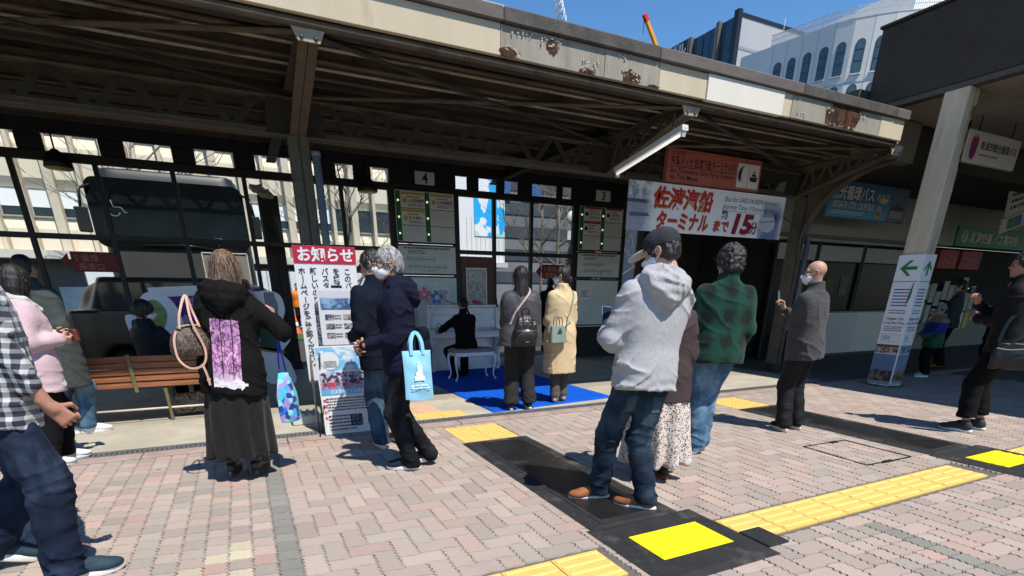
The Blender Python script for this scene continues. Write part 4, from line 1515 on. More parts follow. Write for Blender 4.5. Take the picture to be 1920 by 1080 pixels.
def flakes(cx, cz, rx, rz, n):
    b = MB()
    for _ in range(n):
        x = cx+rp.uniform(-rx, rx); z = min(cz+rp.uniform(-rz, rz), 3.58); s = rp.uniform(.006, .018)
        a = rp.uniform(-1, 1); M4 = T(x, 5.29, z) @ RY(rp.uniform(-1.5, 1.5))
        pts = []
        for k in range(4):
            t = k/3; yy = -s*.45*math.sin(t*1.7); zz = -s*t*1.2
            w = s*(.5-.3*t*rp.random())
            pts += [M4 @ Vector((-w, yy, zz)), M4 @ Vector((w, yy, zz))]
        b.add(pts, [[2*k, 2*k+1, 2*k+3, 2*k+2] for k in range(3)])
    o = cpart(b, 'paint_flakes', FLAKE); o['kind'] = 'stuff'
for q in ((2.70, 3.555, .14, .02, 14), (2.98, 3.53, .12, .045, 20), (2.60, 3.41, .08, .03, 12), (3.45, 3.43, .10, .06, 26), (3.95, 3.43, .12, .05, 24), (3.88, 3.56, .12, .025, 18), (6.55, 3.42, .08, .02, 8), (7.05, 3.53, .06, .05, 18), (7.72, 3.55, .10, .03, 10), (7.35, 3.37, .25, .015, 12)): flakes(*q)
# trusses over the front columns
COLX = (-7.30, -3.24, .83, 4.87, 8.75)
b = MB(); b.box(XL, 10.82, 3.50, XR+.05, 10.98, 3.60); cpart(b, 'rear_beam', STEELD)
for Y in (6.9,):
    b = MB(); b.box(XL, Y-.075, 3.205, XR+.05, Y-.003, 3.217); b.box(XL, Y-.012, 3.217, XR+.05, Y-.003, 3.30); b.box(XL, Y+.003, 3.217, XR+.05, Y+.012, 3.30); b.box(XL, Y+.003, 3.205, XR+.05, Y+.075, 3.217)
    cpart(b, 'top_chord', STEEL)
    b = MB(); b.box(XL, Y-.08, 2.872, XR+.05, Y-.003, 2.884); b.box(XL, Y-.012, 2.884, XR+.05, Y-.003, 2.945); b.box(XL, Y+.003, 2.884, XR+.05, Y+.012, 2.945); b.box(XL, Y+.003, 2.872, XR+.05, Y+.08, 2.884)
    cpart(b, 'bottom_chord', STEEL)
    for k in range(len(COLX)-1):
        a, c = COLX[k]+.32, COLX[k+1]-.32
        n = 6; st = (c-a)/n
        for q in range(n):
            x = a+q*st
            for (p, r_) in (((x+.02, 3.22), (x+st*.46, 2.93)), ((x+st*.54, 2.93), (x+st-.02, 3.22))):
                b = MB(); b.bar((p[0], Y, p[1]), (r_[0], Y, r_[1]), .008, .065, Vector((r_[1]-p[1], 0, -(r_[0]-p[0])))); cpart(b, 'web_bar', STEELD)
    for x in COLX:
        b = MB(); b.prism([(x-.30, 2.90), (x+.30, 2.90), (x+.26, 3.26), (x-.26, 3.26)], 0, .007, Matrix(((1, 0, 0, 0), (0, 0, -1, Y-.013), (0, 1, 0, 0), (0, 0, 0, 1)))); cpart(b, 'gusset', STEELD)
rv = MB(); rv.lathe([(.012, 0), (.010, .006), (.004, .009)], 8); rvm = rv.mesh('rivet', STEEL)
def rivet(x, y, z, ax):
    o = mesh_obj('rivet', rvm, None, cnp); o.matrix_local = T(0, -5.3, 0) @ T(x, y, z) @ ax
for x in COLX[1:]:
    # cantilever beam to the fascia: two sloping angles below, one chord above, lacing between
    b = MB()
    for dx in (-.042, .042):
        b.bar((x+dx, 6.84, 2.885), (x+dx, 5.40, 3.225), .076, .012); b.bar((x+dx*.15, 6.84, 2.925), (x+dx*.15, 5.40, 3.262), .008, .07)
    cpart(b, 'cantilever_flange', STEEL)
    b = MB(); b.bar((x, 6.84, 3.285), (x, 5.40, 3.335), .15, .02); b.bar((x, 6.84, 3.25), (x, 5.40, 3.31), .012, .06); cpart(b, 'cantilever_top', STEEL)
    n = 5
    for q in range(n):
        t0, t1 = q/n, (q+1)/n; tm = (t0+t1)/2
        lo = lambda t: Vector((x, 6.84+(5.40-6.84)*t, 2.90+.335*t)); hi = lambda t: Vector((x, 6.84+(5.40-6.84)*t, 3.28+.05*t))
        for a, c in ((lo(t0), hi(tm)), (hi(tm), lo(t1))):
            d = c-a; b = MB(); b.bar(a, c, .010, .05, Vector((0, -d.z, d.y))); cpart(b, 'lacing_bar', STEEL)
    b = MB(); b.prism([(x-.145, 3.325), (x-.085, 3.205), (x+.085, 3.205), (x+.145, 3.325)], 0, .016, Matrix(((1, 0, 0, 0), (0, 0, -1, 5.385), (0, 1, 0, 0), (0, 0, 0, 1)))); cpart(b, 'end_plate', M('end_plate_paint', (.36, .31, .23), .75, .2, 6, .3, 70, 0, .4, (.14, .07, .035), 5, .6))
    for dx in (-.055, .055): rivet(x+dx, 5.368, 3.232, RX(math.pi/2) @ Matrix.Scale(1.5, 4))
    # inner beam between the two rows
    b = MB(); b.bar((x, 6.95, 3.36), (x, 10.81, 3.36), .14, .02); b.bar((x, 6.95, 3.58), (x, 10.81, 3.58), .14, .02); b.bar((x, 6.95, 3.47), (x, 10.81, 3.47), .012, .2); cpart(b, 'cross_beam', STEELD)
# wind bracing
for k in range(1, len(COLX)-1):
    b = MB(); b.bar((COLX[k]+.1, 6.86, 3.235), (COLX[k+1]-.06, 5.45, 3.285), .085, .01); cpart(b, 'wind_brace', STEEL)
    b = MB(); b.bar((COLX[k]+.08, 5.45, 3.270), (COLX[k+1]-.12, 6.84, 3.222), .06, .01); cpart(b, 'wind_brace', STEELD)
# columns
def column(x, y, lab, front):
    e = empty('canopy_column', (x, y, 0)); tag(e, lab, 'column', 'steel columns of the bus canopy')
    m = STEEL if front else STEELD
    w, d = (.095, .085) if front else (.15, .12)
    b = MB()
    for sx in (-1, 1): b.box(sx*w-.006, -d, .02, sx*w+.006, d, 2.875)
    b.build('channel', m, e)
    b = MB(); b.box(-w+.006, -d, .02, -.012, -d+.010, 2.872); b.box(.012, -d, .02, w-.006, -d+.010, 2.872); b.box(-w+.006, d-.010, .02, w-.006, d, 2.872); b.box(-.012, -d+.02, .02, .012, d-.02, 2.872); b.build('flange', m, e)
    b = MB(); b.box(-w-.05, -d-.05, 0, w+.05, d+.05, .02); b.box(-w-.02, -d-.02, .02, w+.02, d+.02, .14); b.build('base', STEELD, e)
    for z in np.arange(.4, 2.8, .16 if front else .22):
        for sx in (-1, 1):
            o = mesh_obj('rivet', rvm, None, e); o.matrix_local = T(sx*w*.62, -d, z) @ RX(math.pi/2)
    return e
column(.83, 6.9, 'brown steel column behind the notice boards', True)
c3 = column(8.98, 6.9, 'brown steel column with curved bracket under the blue sign', True)
column(-7.30, 6.9, 'brown steel column far out beyond the left edge', True)
for x, l in ((.70, 'dark riveted column between the screens and the notice boards'), (-7.3, 'dark riveted rear column at the far left'), (8.9, 'dark riveted rear column by the office')):
    column(x, 10.9, l, False)
# curved bracket of the right-hand column
arc = [(6.80-.02, 1.95)]
for k in range(13):
    a = math.pi*.5*k/12
    arc.append((6.80-1.30*(1-math.cos(a)), 2.15+1.02*math.sin(a)))
b = MB()
pl = [(y-6.9, z) for y, z in arc]+[(5.46-6.9, 3.215), (-.09, 3.215)]
b.prism(pl, -.006, .006, Matrix(((0, 0, 1, 0), (1, 0, 0, 0), (0, 1, 0, 0), (0, 0, 0, 1)))); b.build('bracket_web', STEEL, c3)
rb_ = ribbon([(0, y-6.9, z) for y, z in arc], .14, .014, lambda p: (0, -1, -.6)); rb_.build('bracket_flange', STEEL, c3)
for y, z in arc[2::2]:
    for s_ in (-1, 1):
        o = mesh_obj('rivet', rvm, None, c3); o.matrix_local = T(-.007, y-6.9+.06, z+.07) @ RY(-math.pi/2)
# drain pipes
def pipe(x, y, z0, z1, r, lab, mat):
    b = MB(); b.tube([(0, 0, 0), (0, 0, z1-z0)], r, 14)
    e = empty('drain_pipe', (x, y, z0)); tag(e, lab, 'pipe')
    b.build('tube', mat, e)
    for z in (.35, (z1-z0)-.02, (z1-z0)*.55):
        b = MB(); b.lathe([(r+.006, -.02), (r+.008, 0), (r+.006, .02)], 14, T(0, 0, z)); b.build('collar', mat, e)
GPIPE = M('grey_pvc', (.165, .180, .195), .5, .12, 5, .1, 90)
pipe(.985, 6.78, 0, 2.75, .042, 'grey drain pipe beside the column behind the notice boards', GPIPE)
pipe(9.24, 6.85, 0, 2.3, .045, 'grey drain pipe beside the column with the curved bracket', GPIPE)
# fluorescent batten under the cantilever
e = empty('fluorescent_batten', (4.70, 5.25, 3.05)); tag(e, 'long white fluorescent batten slung under the canopy beam', 'light')
A_, B_ = Vector((0, 0, 0)), Vector((0, 1.21, -.20))
b = MB(); b.bar(A_, B_, .085, .055); b.build('housing', M('white_enamel', (.62, .62, .58), .4, .1, 6), e)
b = MB(); d_ = (B_-A_).normalized(); b.tube([A_+d_*.04+Vector((-.02, 0, -.055)), B_-d_*.04+Vector((-.02, 0, -.055))], .016, 10); b.build('lamp_tube', M('lit_tube', (.9, .9, .86), .4, .02, 5, 0, 1, 0, .5, None, 1, 1, (1.0, .97, .90, .55)), e)
b = MB(); b.bar(A_+Vector((0, .01, .0)), A_+Vector((0, .03, -.08)), .05, .03); b.build('socket', MATS['white_enamel'], e)
b = MB(); b.bar(B_+Vector((0, -.01, 0)), B_+Vector((0, -.03, -.08)), .05, .03); b.build('socket', MATS['white_enamel'], e)
b = MB(); b.bar((0, .2, .02), (0, .2, .18), .02, .02); b.build('bracket', STEELD, e)
b = MB(); b.bar((0, 1.0, -.13), (0, 1.0, .02), .02, .02); b.build('bracket', STEELD, e)
for y_, z_ in ((5.80, 3.33), (6.30, 3.335), (7.2, 3.36)):  # pale pipes added; their colour gives the roof underside its highlights
    b = MB(); b.tube([(XL, y_, z_), (XR, y_, z_)], .017, 7); cpart(b, 'conduit', M('pale_highlight_paint', (.30, .27, .21), .7, .3, 5, .3, 60, 0, .4, (.07, .04, .025), 2.2, .55, None, (.5, 3, 3)))
# loose conduit and little lamps
b = MB(); b.tube(catmull([(1.3, 6.86, 3.30), (1.7, 6.84, 3.16), (2.3, 6.84, 3.30), (3.2, 6.84, 3.17), (4.6, 6.84, 3.28)]), .008, 6); tag(b.build('conduit', STEELD), 'thin loose cable sagging along the canopy truss', 'cable')
b = MB(); b.tube(catmull([(7.0, 6.82, 3.22), (7.5, 6.8, 3.1), (7.9, 6.8, 3.0), (8.4, 6.82, 2.6), (8.9, 6.8, 2.4)]), .008, 6); tag(b.build('conduit', STEELD), 'thin loose cable hanging beside the red destination sign', 'cable')
# ------------------------------------------------------------------ screens along the bus bays, timetable boards
DKF = M('black_frame_paint', (.014, .014, .015), .5, .2, 6, .15, 80, 0, .4)
scr = empty('screen_wall', (0, 10.3, 0)); tag(scr, 'black framed screen wall between the platform and the bus bays', 'screen')
PX = [-5.3, -4.37, -3.43, -2.48, -1.54, -.60, .36, 1.83, 2.68, 3.88, 4.67, 5.49, 6.52, 7.76]
for x in PX:
    b = MB(); w = .06 if x in (3.88, 6.52, 7.76, 2.68) else .032
    b.box(x-w, -.04, 0, x+w, .04, 3.04, None, .004); b.build('post', DKF, scr)
def rail(x0, x1, z, h_=.05, n='rail'):
    b = MB(); b.box(x0, -.045, z-h_, x1, .045, z+h_, None, .004); b.build(n, DKF, scr)
rail(-7, 8.2, 3.075, .055); 
for k in range(len(PX)-1):
    if PX[k] not in (2.68, 6.52): rail(PX[k]+.03, PX[k+1]-.03, 2.085, .035)
# plates over the rail with openings between
b = MB()
def plate(x0, x1, z0=3.132, z1=3.34):
    q = MB(); q.box(x0, -.02, z0, x1, .02, z1, None, .012); q.build('top_plate', DKF, scr)
for x in (-5.0, -4.2, -3.3, -2.72, -2.22, -1.30, -.42, .40, 1.62, 2.2):
    plate(x-.14, x+.16)
plate(2.66, 3.90); plate(4.12, 4.36); plate(4.72, 4.90); plate(5.18, 5.50); plate(6.05, 6.2); plate(6.4, 8.2)
b = MB(); b.box(-7, -.03, 3.342, 8.3, .03, 3.59); b.build('header_beam', DKF, scr)
GL = glass_mat()
for k in range(len(PX)-1):
    if PX[k] in (2.68, 6.52, 3.88): continue
    q = MB(); q.box(PX[k]+.034, -.004, 2.122, PX[k+1]-.034, .004, 3.018); q.build('pane', GL, scr)
q = MB(); q.box(2.75, -.03, .0, 3.80, .03, .62); q.build('shade_panel', DKF, scr)  # dark panels added for the shade between the posts under the boards
q = MB(); q.box(6.60, -.03, .0, 7.70, .03, .66); q.build('shade_panel', DKF, scr)
q = MB(); q.box(3.95, -.03, .0, 4.62, .03, .70); q.build('shade_panel', DKF, scr)

PAPER = M('board_paper', (.66, .72, .69), .7, .08, 3, .05, 90); INK = M('dark_ink', (.03, .03, .035), .8, .1); GREENP = M('green_strip', (.012, .16, .060), .7, .12)
YLW = M('yellow_label', (.62, .46, .05), .7, .1); WARM = M('warm_bulb', (.9, .72, .5), .5, .05, 5, 0, 1, 0, .5, None, 1, 1, (1.0, .75, .45, .8)); REDP = M('red_print', (.42, .03, .03), .6, .1)
def board(x0, x1, z0, z1, name, lab, y=10.235):
    e = empty(name, (x0, y, z0)); tag(e, lab, 'board')
    q = MB(); q.box(.0, 0, 0, x1-x0, .045, z1-z0, None, .006); q.build('frame', DKF, e)
    q = MB(); q.box(.03, -.004, .03, x1-x0-.03, .0, z1-z0-.03); q.build('sheet', PAPER, e)
    return e, x1-x0, z1-z0
def bay_board(x0, n, red):
    w = 1.02
    e, W_, H_ = board(x0, x0+1.16, 2.19, 3.06, 'bay_board', 'bay %s stop list with green light strips and white cards' % ('four' if n == '4' else 'three'))
    for gx in (.04, .575):
        q = MB(); q.box(gx, -.010, .04, gx+.085, -.0045, H_-.04); q.build('light_strip', GREENP, e)
        for z in (.16, .42, .68):
            q = MB(); q.lathe([(.018, 0), (.015, .012), (.004, .016)], 10, T(gx+.042, -.0105, z) @ RX(math.pi/2)); q.build('bulb', WARM, e)
    for z in (.29, .56):
        q = MB(); q.box(.13, -.008, z, W_-.035, -.0045, z+.008); q.build('divider', INK, e)
    k = 0
    for (cx, cz) in ((.14, .58), (.68, .58), (.14, .31)) if n == '4' else ((.14, .60), (.68, .60), (.14, .33)):
        q = MB(); q.box(cx, -.009, cz-.0, cx+.42, -.0045, cz+.235); q.build('card', M('white_card', (.80, .80, .76), .7, .04), e)
        q = MB(); q.box(cx, -.0125, cz+.195, cx+.42, -.0095, cz+.235); q.build('label_strip', YLW if not red else REDP, e)
        q = MB(); q.lathe([(.04, 0), (.04, .003), (.001, .0035)], 14, T(cx+.06, -.0095, cz+.10) @ RX(math.pi/2)); q.build('route_dot', YLW if not red else INK, e)
        put_text(('入船営業所', '入船営業所', '新大病院')[k] if n == '4' else ('朱鷺メッセ', '佐渡汽船', '万代')[k], .058, INK, e, cx+.125, cz+.085, -.011, .02)
        fine_print(e, INK, cx+.12, cx+.40, cz+.015, cz+.065, 2, -.011, k+3, .7)
        fine_print(e, INK, cx+.10, cx+.34, cz+.145, cz+.18, 1, -.011, k+9, .8)
        k += 1
    # number plate above
    p = empty('bay_number', (x0+.42, 10.235, 3.145)); tag(p, 'white number plate reading %s above the %s stop list' % (n, 'left' if n == '4' else 'right'), 'sign')
    q = MB(); q.box(0, 0, 0, .36, .03, .20, None, .008); q.build('plate', M('number_plate', (.72, .73, .70), .6, .06), p)
    put_text(n, .22, INK, p, .18, .022, -.003, .02, 'CENTER')
bay_board(2.70, '4', False); bay_board(6.56, '3', True)
def route_map(x0, lab, seed):
    e, W_, H_ = board(x0, x0+1.16, 1.66, 2.18, 'route_map', lab)
    r_ = random.Random(seed)
    fine_print(e, INK, .12, 1.02, .44, .475, 1, -.006, seed, .95, hfrac=.8, step=.03)
    fine_print(e, INK, .20, .55, .36, .43, 3, -.006, seed+1, .7)
    q = MB()
    for (z, xa, xb) in ((.27, .16, .74), (.14, .18, .95)):
        q.box(xa, -.007, z, xb, -.0045, z+.006)
        x = xa+.03
        while x < xb-.02:
            q.box(x, -.007, z-.05*r_.random()-.01, x+.005, -.0045, z+.05); x += r_.uniform(.025, .06)
    q.box(.45, -.007, .075, .70, -.0045, .081); q.box(.62, -.007, .081, .626, -.0045, .14); o = q.build('route_lines', INK, e); o['kind'] = 'stuff'
route_map(2.70, 'white route map sheet on the screen left of the piano', 4); route_map(6.56, 'white route map sheet on the screen right of the beige coat', 7)
for x0, z0, lab in ((2.70, .66, 'lower blank notice case behind the piano decorations'), (6.56, .68, 'lower blank notice case right of the beige coat')):
    e, W_, H_ = board(x0, x0+1.16, z0, 1.65, 'notice_case', lab)
    q = MB(); q.box(.62 if x0 < 5 else .12, -.008, .55, .62+.36 if x0 < 5 else .42, -.0045, .80); q.build('pinned_paper', M('white_card', (.5, .5, .5)), e)
    fine_print(e, INK, .66 if x0 < 5 else .16, .95 if x0 < 5 else .38, .60, .75, 4, -.0095, 3)
# brown poster panel
e = empty('poster_panel', (3.945, 10.245, .71)); tag(e, 'brown panel with framed grey poster behind the pianist', 'poster')
q = MB(); q.box(0, 0, 0, .66, .04, 1.30, None, .006); q.build('panel', M('red_brown_panel', (.125, .045, .038), .6, .15, 4), e)
q = MB()
for (a, c, d, f) in ((.09, .14, .53, .16), (.09, 1.08, .53, 1.10), (.09, .16, .11, 1.08), (.51, .16, .53, 1.08)): q.box(a, -.018, c, d, -.001, f)
q.build('poster_frame', M('aluminium', (.42, .42, .42), .35, .08, 5, 0, 1, .8), e)
def greyposter(nt, v):
    o = sepxyz(nt, v)
    n = noise(nt, mapping(nt, v, (14, 1, 22)), 1, 4)
    c = mixc(nt, step(nt, n, .4, .6), (.30, .30, .30), (.58, .58, .55))
    return mixc(nt, step(nt, o[2], .30, .28), c, mixc(nt, n, (.50, .40, .14), (.5, .14, .1)))
q = MB(); q.box(.11, -.009, .16, .51, -.001, 1.08); q.build('poster', ramp_mat('grey_poster_print', greyposter, .4, 0), e)
fine_print(e, MATS['board_paper'], .15, .47, .86, 1.02, 4, -.0105, 12, .8)
put_text('ADO Smart INFORMATION', .045, M('pale_brown_ink', (.26, .13, .11), .7), e, .05, 1.19, -.004, 0, fit=.5)
# red arrow signs for the boarding gates
for n_, x, z in (('5', -2.25, 1.62), ('4', 1.95, 1.62), ('3', 5.60, 1.64)):
    e = empty('gate_sign', (x, 10.25, z)); tag(e, 'dull red boarding gate sign with arrow and number %s' % {'5': 'five', '4': 'four', '3': 'three'}[n_], 'sign')
    q = MB(); q.box(.14, 0, 0, .70, .02, .27, None, .008); q.build('plate', M('dull_red', (.17, .022, .016), .6, .12), e)
    q = MB(); q.prism([(0, .135), (.11, .02), (.11, .25)], 0, .018, Matrix(((1, 0, 0, 0), (0, 0, -1, .019), (0, 1, 0, 0), (0, 0, 0, 1)))); q.build('arrow', MATS['dull_red'], e)
    tx = M('faded_lettering', (.40, .16, .13), .7, .1)
    put_text(n_+' 番線', .105, tx, e, .18, .148, -.004, .02); put_text('乗車口', .105, tx, e, .21, .03, -.004, .02)
# ------------------------------------------------------------------ hanging signs
def sea_print(nt, v):
    o = sepxyz(nt, v)            # x 0..3.2, z 0..0.62 in metres
    n = noise(nt, mapping(nt, v, (2, 1, 9)), 2.2, 5); cl = noise(nt, mapping(nt, v, (4, 1, 6)), 1.6, 5)
    sky_ = mixc(nt, step(nt, cl, .40, .62), (.24, .28, .36), (.76, .77, .78))
    sea = mixc(nt, n, (.16, .20, .30), (.46, .50, .56))
    ph = mixc(nt, step(nt, o[2], .36, .34), sky_, sea)
    ph = mixc(nt, mth(nt, 'MULTIPLY', step(nt, o[2], .345, .355), mth(nt, 'MULTIPLY', step(nt, o[2], .41, .385), step(nt, o[0], .52, .3))), ph, (.06, .08, .17))
    w = mth(nt, 'ADD', o[0], mth(nt, 'MULTIPLY', mth(nt, 'SUBTRACT', noise(nt, v, 5), .5), .25))
    c = mixc(nt, step(nt, w, .26, .52), ph, (.86, .87, .86))
    navy = mixc(nt, step(nt, o[2], .10, .34), (.16, .19, .34), (.035, .05, .20))
    m = mth(nt, 'MULTIPLY', step(nt, w, 2.60, 2.76), step(nt, o[2], .62, .30))
    m = mth(nt, 'MULTIPLY', m, step(nt, w, 3.24, 3.02)); 
    return mixc(nt, m, c, navy)
e = empty('ferry_banner', (5.11, 6.70, 2.205)); tag(e, 'wide white banner with red Japanese lettering and ship photographs under the canopy', 'banner')
q = MB(); q.box(0, 0, 0, 3.19, .03, .62, None, .004); q.build('board', ramp_mat('ferry_photo_print', sea_print, .5, 0, spec=.4, sheen=0), e)
RD = M('bright_red_ink', (.50, .032, .018), .6, .06); CRM = M('crimson_ink', (.26, .008, .028), .6, .06); PEACH = M('peach_shadow', (.62, .33, .20), .6, .05); NVI = M('navy_ink', (.02, .025, .14), .6, .05); WHI = M('white_ink_flat', (.74, .74, .72), .6, .04); BLUI = M('slate_ink', (.09, .14, .24), .6, .05)
def shadowed(s, size, x, z, fit, shear=.18, mat=RD, under=PEACH, bold=.032, dx=.012, dz=-.012):
    put_text(s, size, under, e, x+dx, z+dz, -.0025, bold+.006, 'LEFT', shear, 1, fit=fit); put_text(s, size, mat, e, x, z, -.006, bold, 'LEFT', shear, 1, fit=fit)
shadowed('佐渡汽船', .285, .42, .335, 1.15); shadowed('ターミナル', .255, .50, .060, 1.02); shadowed('まで', .17, 1.62, .070, .33)
put_text('約', .135, NVI, e, 1.80, .245, -.006, .03)
shadowed('15', .37, 1.98, .055, .47, .2, CRM, WHI, .05, .020, -.016); shadowed('分', .185, 2.44, .070, .185, .1, CRM, WHI, .035, .012, -.010)
put_text('Bus for SADOKISEN terminal', .098, BLUI, e, 1.82, .475, -.005, 0, 'LEFT', .3, fit=1.20); put_text('Journey Time /15mins approx', .098, BLUI, e, 1.80, .375, -.005, 0, 'LEFT', .3, fit=1.18)
q = MB(); q.box(1.80, -.005, .345, 3.0, -.003, .349); q.build('rule', BLUI, e)
def ship(x, z, s, mh, mw, nm):
    q = MB(); F4 = Matrix(((s, 0, 0, x), (0, 0, -1, -.003), (0, s, 0, z), (0, 0, 0, 1)))
    q.prism([(0, .02), (.9, .06), (.8, .16), (.05, .17), (-.08, .10)], 0, .0012, F4); q.build(nm+'_hull', mh, e)
    q = MB()
    for (a, b2, c, d) in ((.08, .175, .72, .24), (.15, .245, .62, .30), (.30, .305, .40, .37), (.2, .305, .23, .42)): q.prism([(a, b2), (c, b2), (c-.02, d), (a+.02, d)], 0, .0012, F4)
    q.build(nm+'_decks', mw, e)
ship(.05, .165, .38, M('ship_grey', (.10, .12, .20), .6), M('ship_light', (.34, .36, .42), .6), 'small_ship')
q = MB(); F4 = Matrix(((1, 0, 0, 2.66), (0, 0, -1, -.003), (0, 1, 0, .10), (0, 0, 0, 1)))
q.prism([(.06, .0), (.22, -.01), (.34, .04), (.36, .14), (.30, .23), (.02, .20), (-.05, .12), (.0, .08)], 0, .0012, F4); q.build('ferry_hull', M('ferry_white', (.52, .54, .58), .6, .15, 14), e)
q = MB(); q.prism([(.04, .205), (.30, .235), (.27, .275), (.08, .262)], 0, .0014, F4); q.prism([(.10, .268), (.24, .279), (.22, .315), (.13, .308)], 0, .0014, F4); q.build('ferry_decks', M('ferry_shade', (.30, .33, .40), .6, .1), e)
q = MB(); q.prism([(.0, .125), (.34, .155), (.34, .165), (.0, .137)], 0, .0028, F4); q.build('ferry_stripe', NVI, e)
b = MB(); b.tube([(.30, .015, .62), (.30, .015, .70)], .006, 6); b.build('hanger', STEELD, e); b = MB(); b.tube([(2.9, .015, .62), (2.9, .015, .70)], .006, 6); b.build('hanger', STEELD, e)
# red destination sign
e = empty('destination_sign', (5.78, 6.745, 2.855)); tag(e, 'salmon red bus destination sign above the white ferry banner', 'sign')
q = MB(); q.box(0, 0, 0, 1.90, .08, .425, None, .006); q.build('box', M('salmon_red', (.46, .13, .10), .55, .07, 5), e)
put_text('バスのりば', .055, M('faded_dark', (.16, .04, .03), .7), e, .05, .345, -.004, .01)
put_text('朱鷺メッセ 佐渡汽船ターミナル行', .125, INK, e, .06, .225, -.004, .008, fit=1.28)
put_text('Bus Terminal to Sado Ferry Terminal', .085, INK, e, .06, .125, -.004, .004, fit=1.27); put_text('Via Toki Messe', .085, INK, e, .06, .045, -.004, .004, fit=.54)
q = MB(); q.box(.05, -.005, .198, 1.34, -.003, .205); q.build('rule', INK, e)
q = MB(); q.box(1.39, -.007, .035, 1.85, -.002, .355); q.build('pictogram_panel', M('pale_panel', (.74, .74, .70), .6, .04), e)
q = MB(); q.box(1.615, -.010, .04, 1.622, -.0075, .35); q.build('divider', MATS['salmon_red'], e)
for k, (rr, a0) in enumerate(((.10, 1.2), (.085, 1.5), (.065, 1.9))):
    pts = [(1.53+rr*1.2*math.cos(a0+t), -.009, .19+k*.006+rr*1.35*math.sin(a0+t)) for t in np.linspace(0, 2.6, 12)]
    q = MB(); q.add([p for i, p_ in enumerate(pts) for p in (Vector(p_)+Vector((-.004-.012*math.sin(i/11*3.14), 0, .0)), Vector(p_)+Vector((.004+.012*math.sin(i/11*3.14), 0, 0)))], [[2*i, 2*i+1, 2*i+3, 2*i+2] for i in range(11)]); q.build('swirl_emblem', M('blue_black_ink', (.02, .04, .10), .6) if k else BLUI, e)
F4 = Matrix(((1, 0, 0, 1.655), (0, 0, -1, -.009), (0, 1, 0, .13), (0, 0, 0, 1)))
q = MB(); q.prism([(.02, 0), (.15, 0), (.175, .065), (-.005, .06)], 0, .001, F4); q.prism([(.035, .07), (.14, .07), (.125, .10), (.05, .10)], 0, .001, F4); q.prism([(.07, .105), (.105, .105), (.10, .145), (.08, .145)], 0, .001, F4); q.build('ferry_pictogram', INK, e)
# blue loop bus sign
def loopbus(nt, v):
    o = sepxyz(nt, v)
    c = mixc(nt, step(nt, o[2], .0, .5), (.10, .32, .48), (.03, .15, .30))
    ph = mixc(nt, noise(nt, mapping(nt, v, (4, 1, 9)), 1.5, 4), (.02, .06, .13), (.12, .20, .28))
    w = mth(nt, 'ADD', o[0], mth(nt, 'MULTIPLY', o[2], -.35))
    return mixc(nt, step(nt, w, 1.83, 1.86), c, ph)
e = empty('loop_bus_sign', (10.2, 7.30, 2.735)); tag(e, 'blue loop bus sign with white lettering behind the curved bracket', 'sign')
q = MB(); q.box(0, 0, 0, 2.50, .05, .62, None, .01); q.build('board', ramp_mat('loop_bus_print', loopbus, .5, 0, spec=.4, sheen=0), e)
DN = M('deep_navy_ink', (.005, .012, .07), .6)
for m_, y_, b_ in ((DN, -.003, .055), (M('dim_white', (.74, .76, .74), .6), -.006, .02)):
    put_text('観光循環バス', .25, m_, e, .05, .33, y_, b_, fit=1.28); put_text('のりば', .15, m_, e, 1.42, .35, y_, b_, fit=.40)
    put_text('NIIGATA CITY LOOP BUS', .155, m_, e, .12, .165, y_, b_, fit=1.26)
fine_print(e, MATS['dim_white'], .12, 1.15, .05, .12, 2, -.006, 3, .9)
F4 = Matrix(((1, 0, 0, 1.50), (0, 0, -1, -.004), (0, 1, 0, .05), (0, 0, 0, 1)))
q = MB(); q.prism([(0, 0), (.14, 0), (.14, .20), (0, .20)], 0, .001, F4); q.build('bus_stop_drawing', M('cream_ink', (.50, .44, .33), .6), e)
q = MB(); q.prism([(.02, .03), (.12, .03), (.12, .11), (.02, .11)], 0, .0024, F4); q.build('bus_stop_panel', M('ochre_ink', (.34, .17, .03), .6), e)
q = MB(); q.prism([(.16+.13*math.cos(a), .30+.055*math.sin(a)) for a in np.linspace(0, 6.28, 16)[:-1]], 0, .0012, F4); q.build('speech_bubble', MATS['cream_ink'], e)
q = MB(); F5 = Matrix(((1, 0, 0, 1.93), (0, 0, -1, -.004), (0, 1, 0, .05), (0, 0, 0, 1)))
q.prism([(0, .16), (.48, .16), (.42, .24), (.06, .24)], 0, .001, F5); q.prism([(.2, .24), (.28, .24), (.27, .31), (.21, .31)], 0, .001, F5); q.build('hall_roof_drawing', M('maroon_ink', (.09, .035, .04), .6), e)
q = MB(); q.prism([(0.02, .02), (.46, .02), (.46, .155), (.02, .155)], 0, .001, F5); q.build('hall_wall_drawing', M('grey_ink', (.30, .31, .32), .6, .4, 40), e)
# ------------------------------------------------------------------ right-hand canopy, signpost pillar, office and kiosk
BRN = M('dark_brown_cladding', (.050, .043, .034), .75, .18, 3, .25, 60, 0, .3, (.085, .075, .062), 2.2, .66)
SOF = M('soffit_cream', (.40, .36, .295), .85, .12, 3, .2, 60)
e = empty('station_canopy', (9.0, 5.0, 3.90)); tag(e, 'dark brown station canopy with slatted pale soffit at the right', 'canopy')
q = MB(); q.box(0, -22, .06, .10, 1.14, 1.02, None, .012); q.build('side_fascia', BRN, e)
q = MB(); q.box(-.02, -22, -.015, .14, 1.16, .055, None, .008); q.build('lower_lip', M('lip_brown', (.085, .075, .06), .7, .15), e)
q = MB(); q.box(-.03, -22, 1.022, .16, 1.17, 1.06, None, .008); q.build('upper_lip', BRN, e)
q = MB(); q.box(.102, 1.06, .06, 24, 1.14, 1.02); q.build('end_fascia', BRN, e)
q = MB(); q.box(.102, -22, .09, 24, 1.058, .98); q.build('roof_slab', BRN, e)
b = MB()
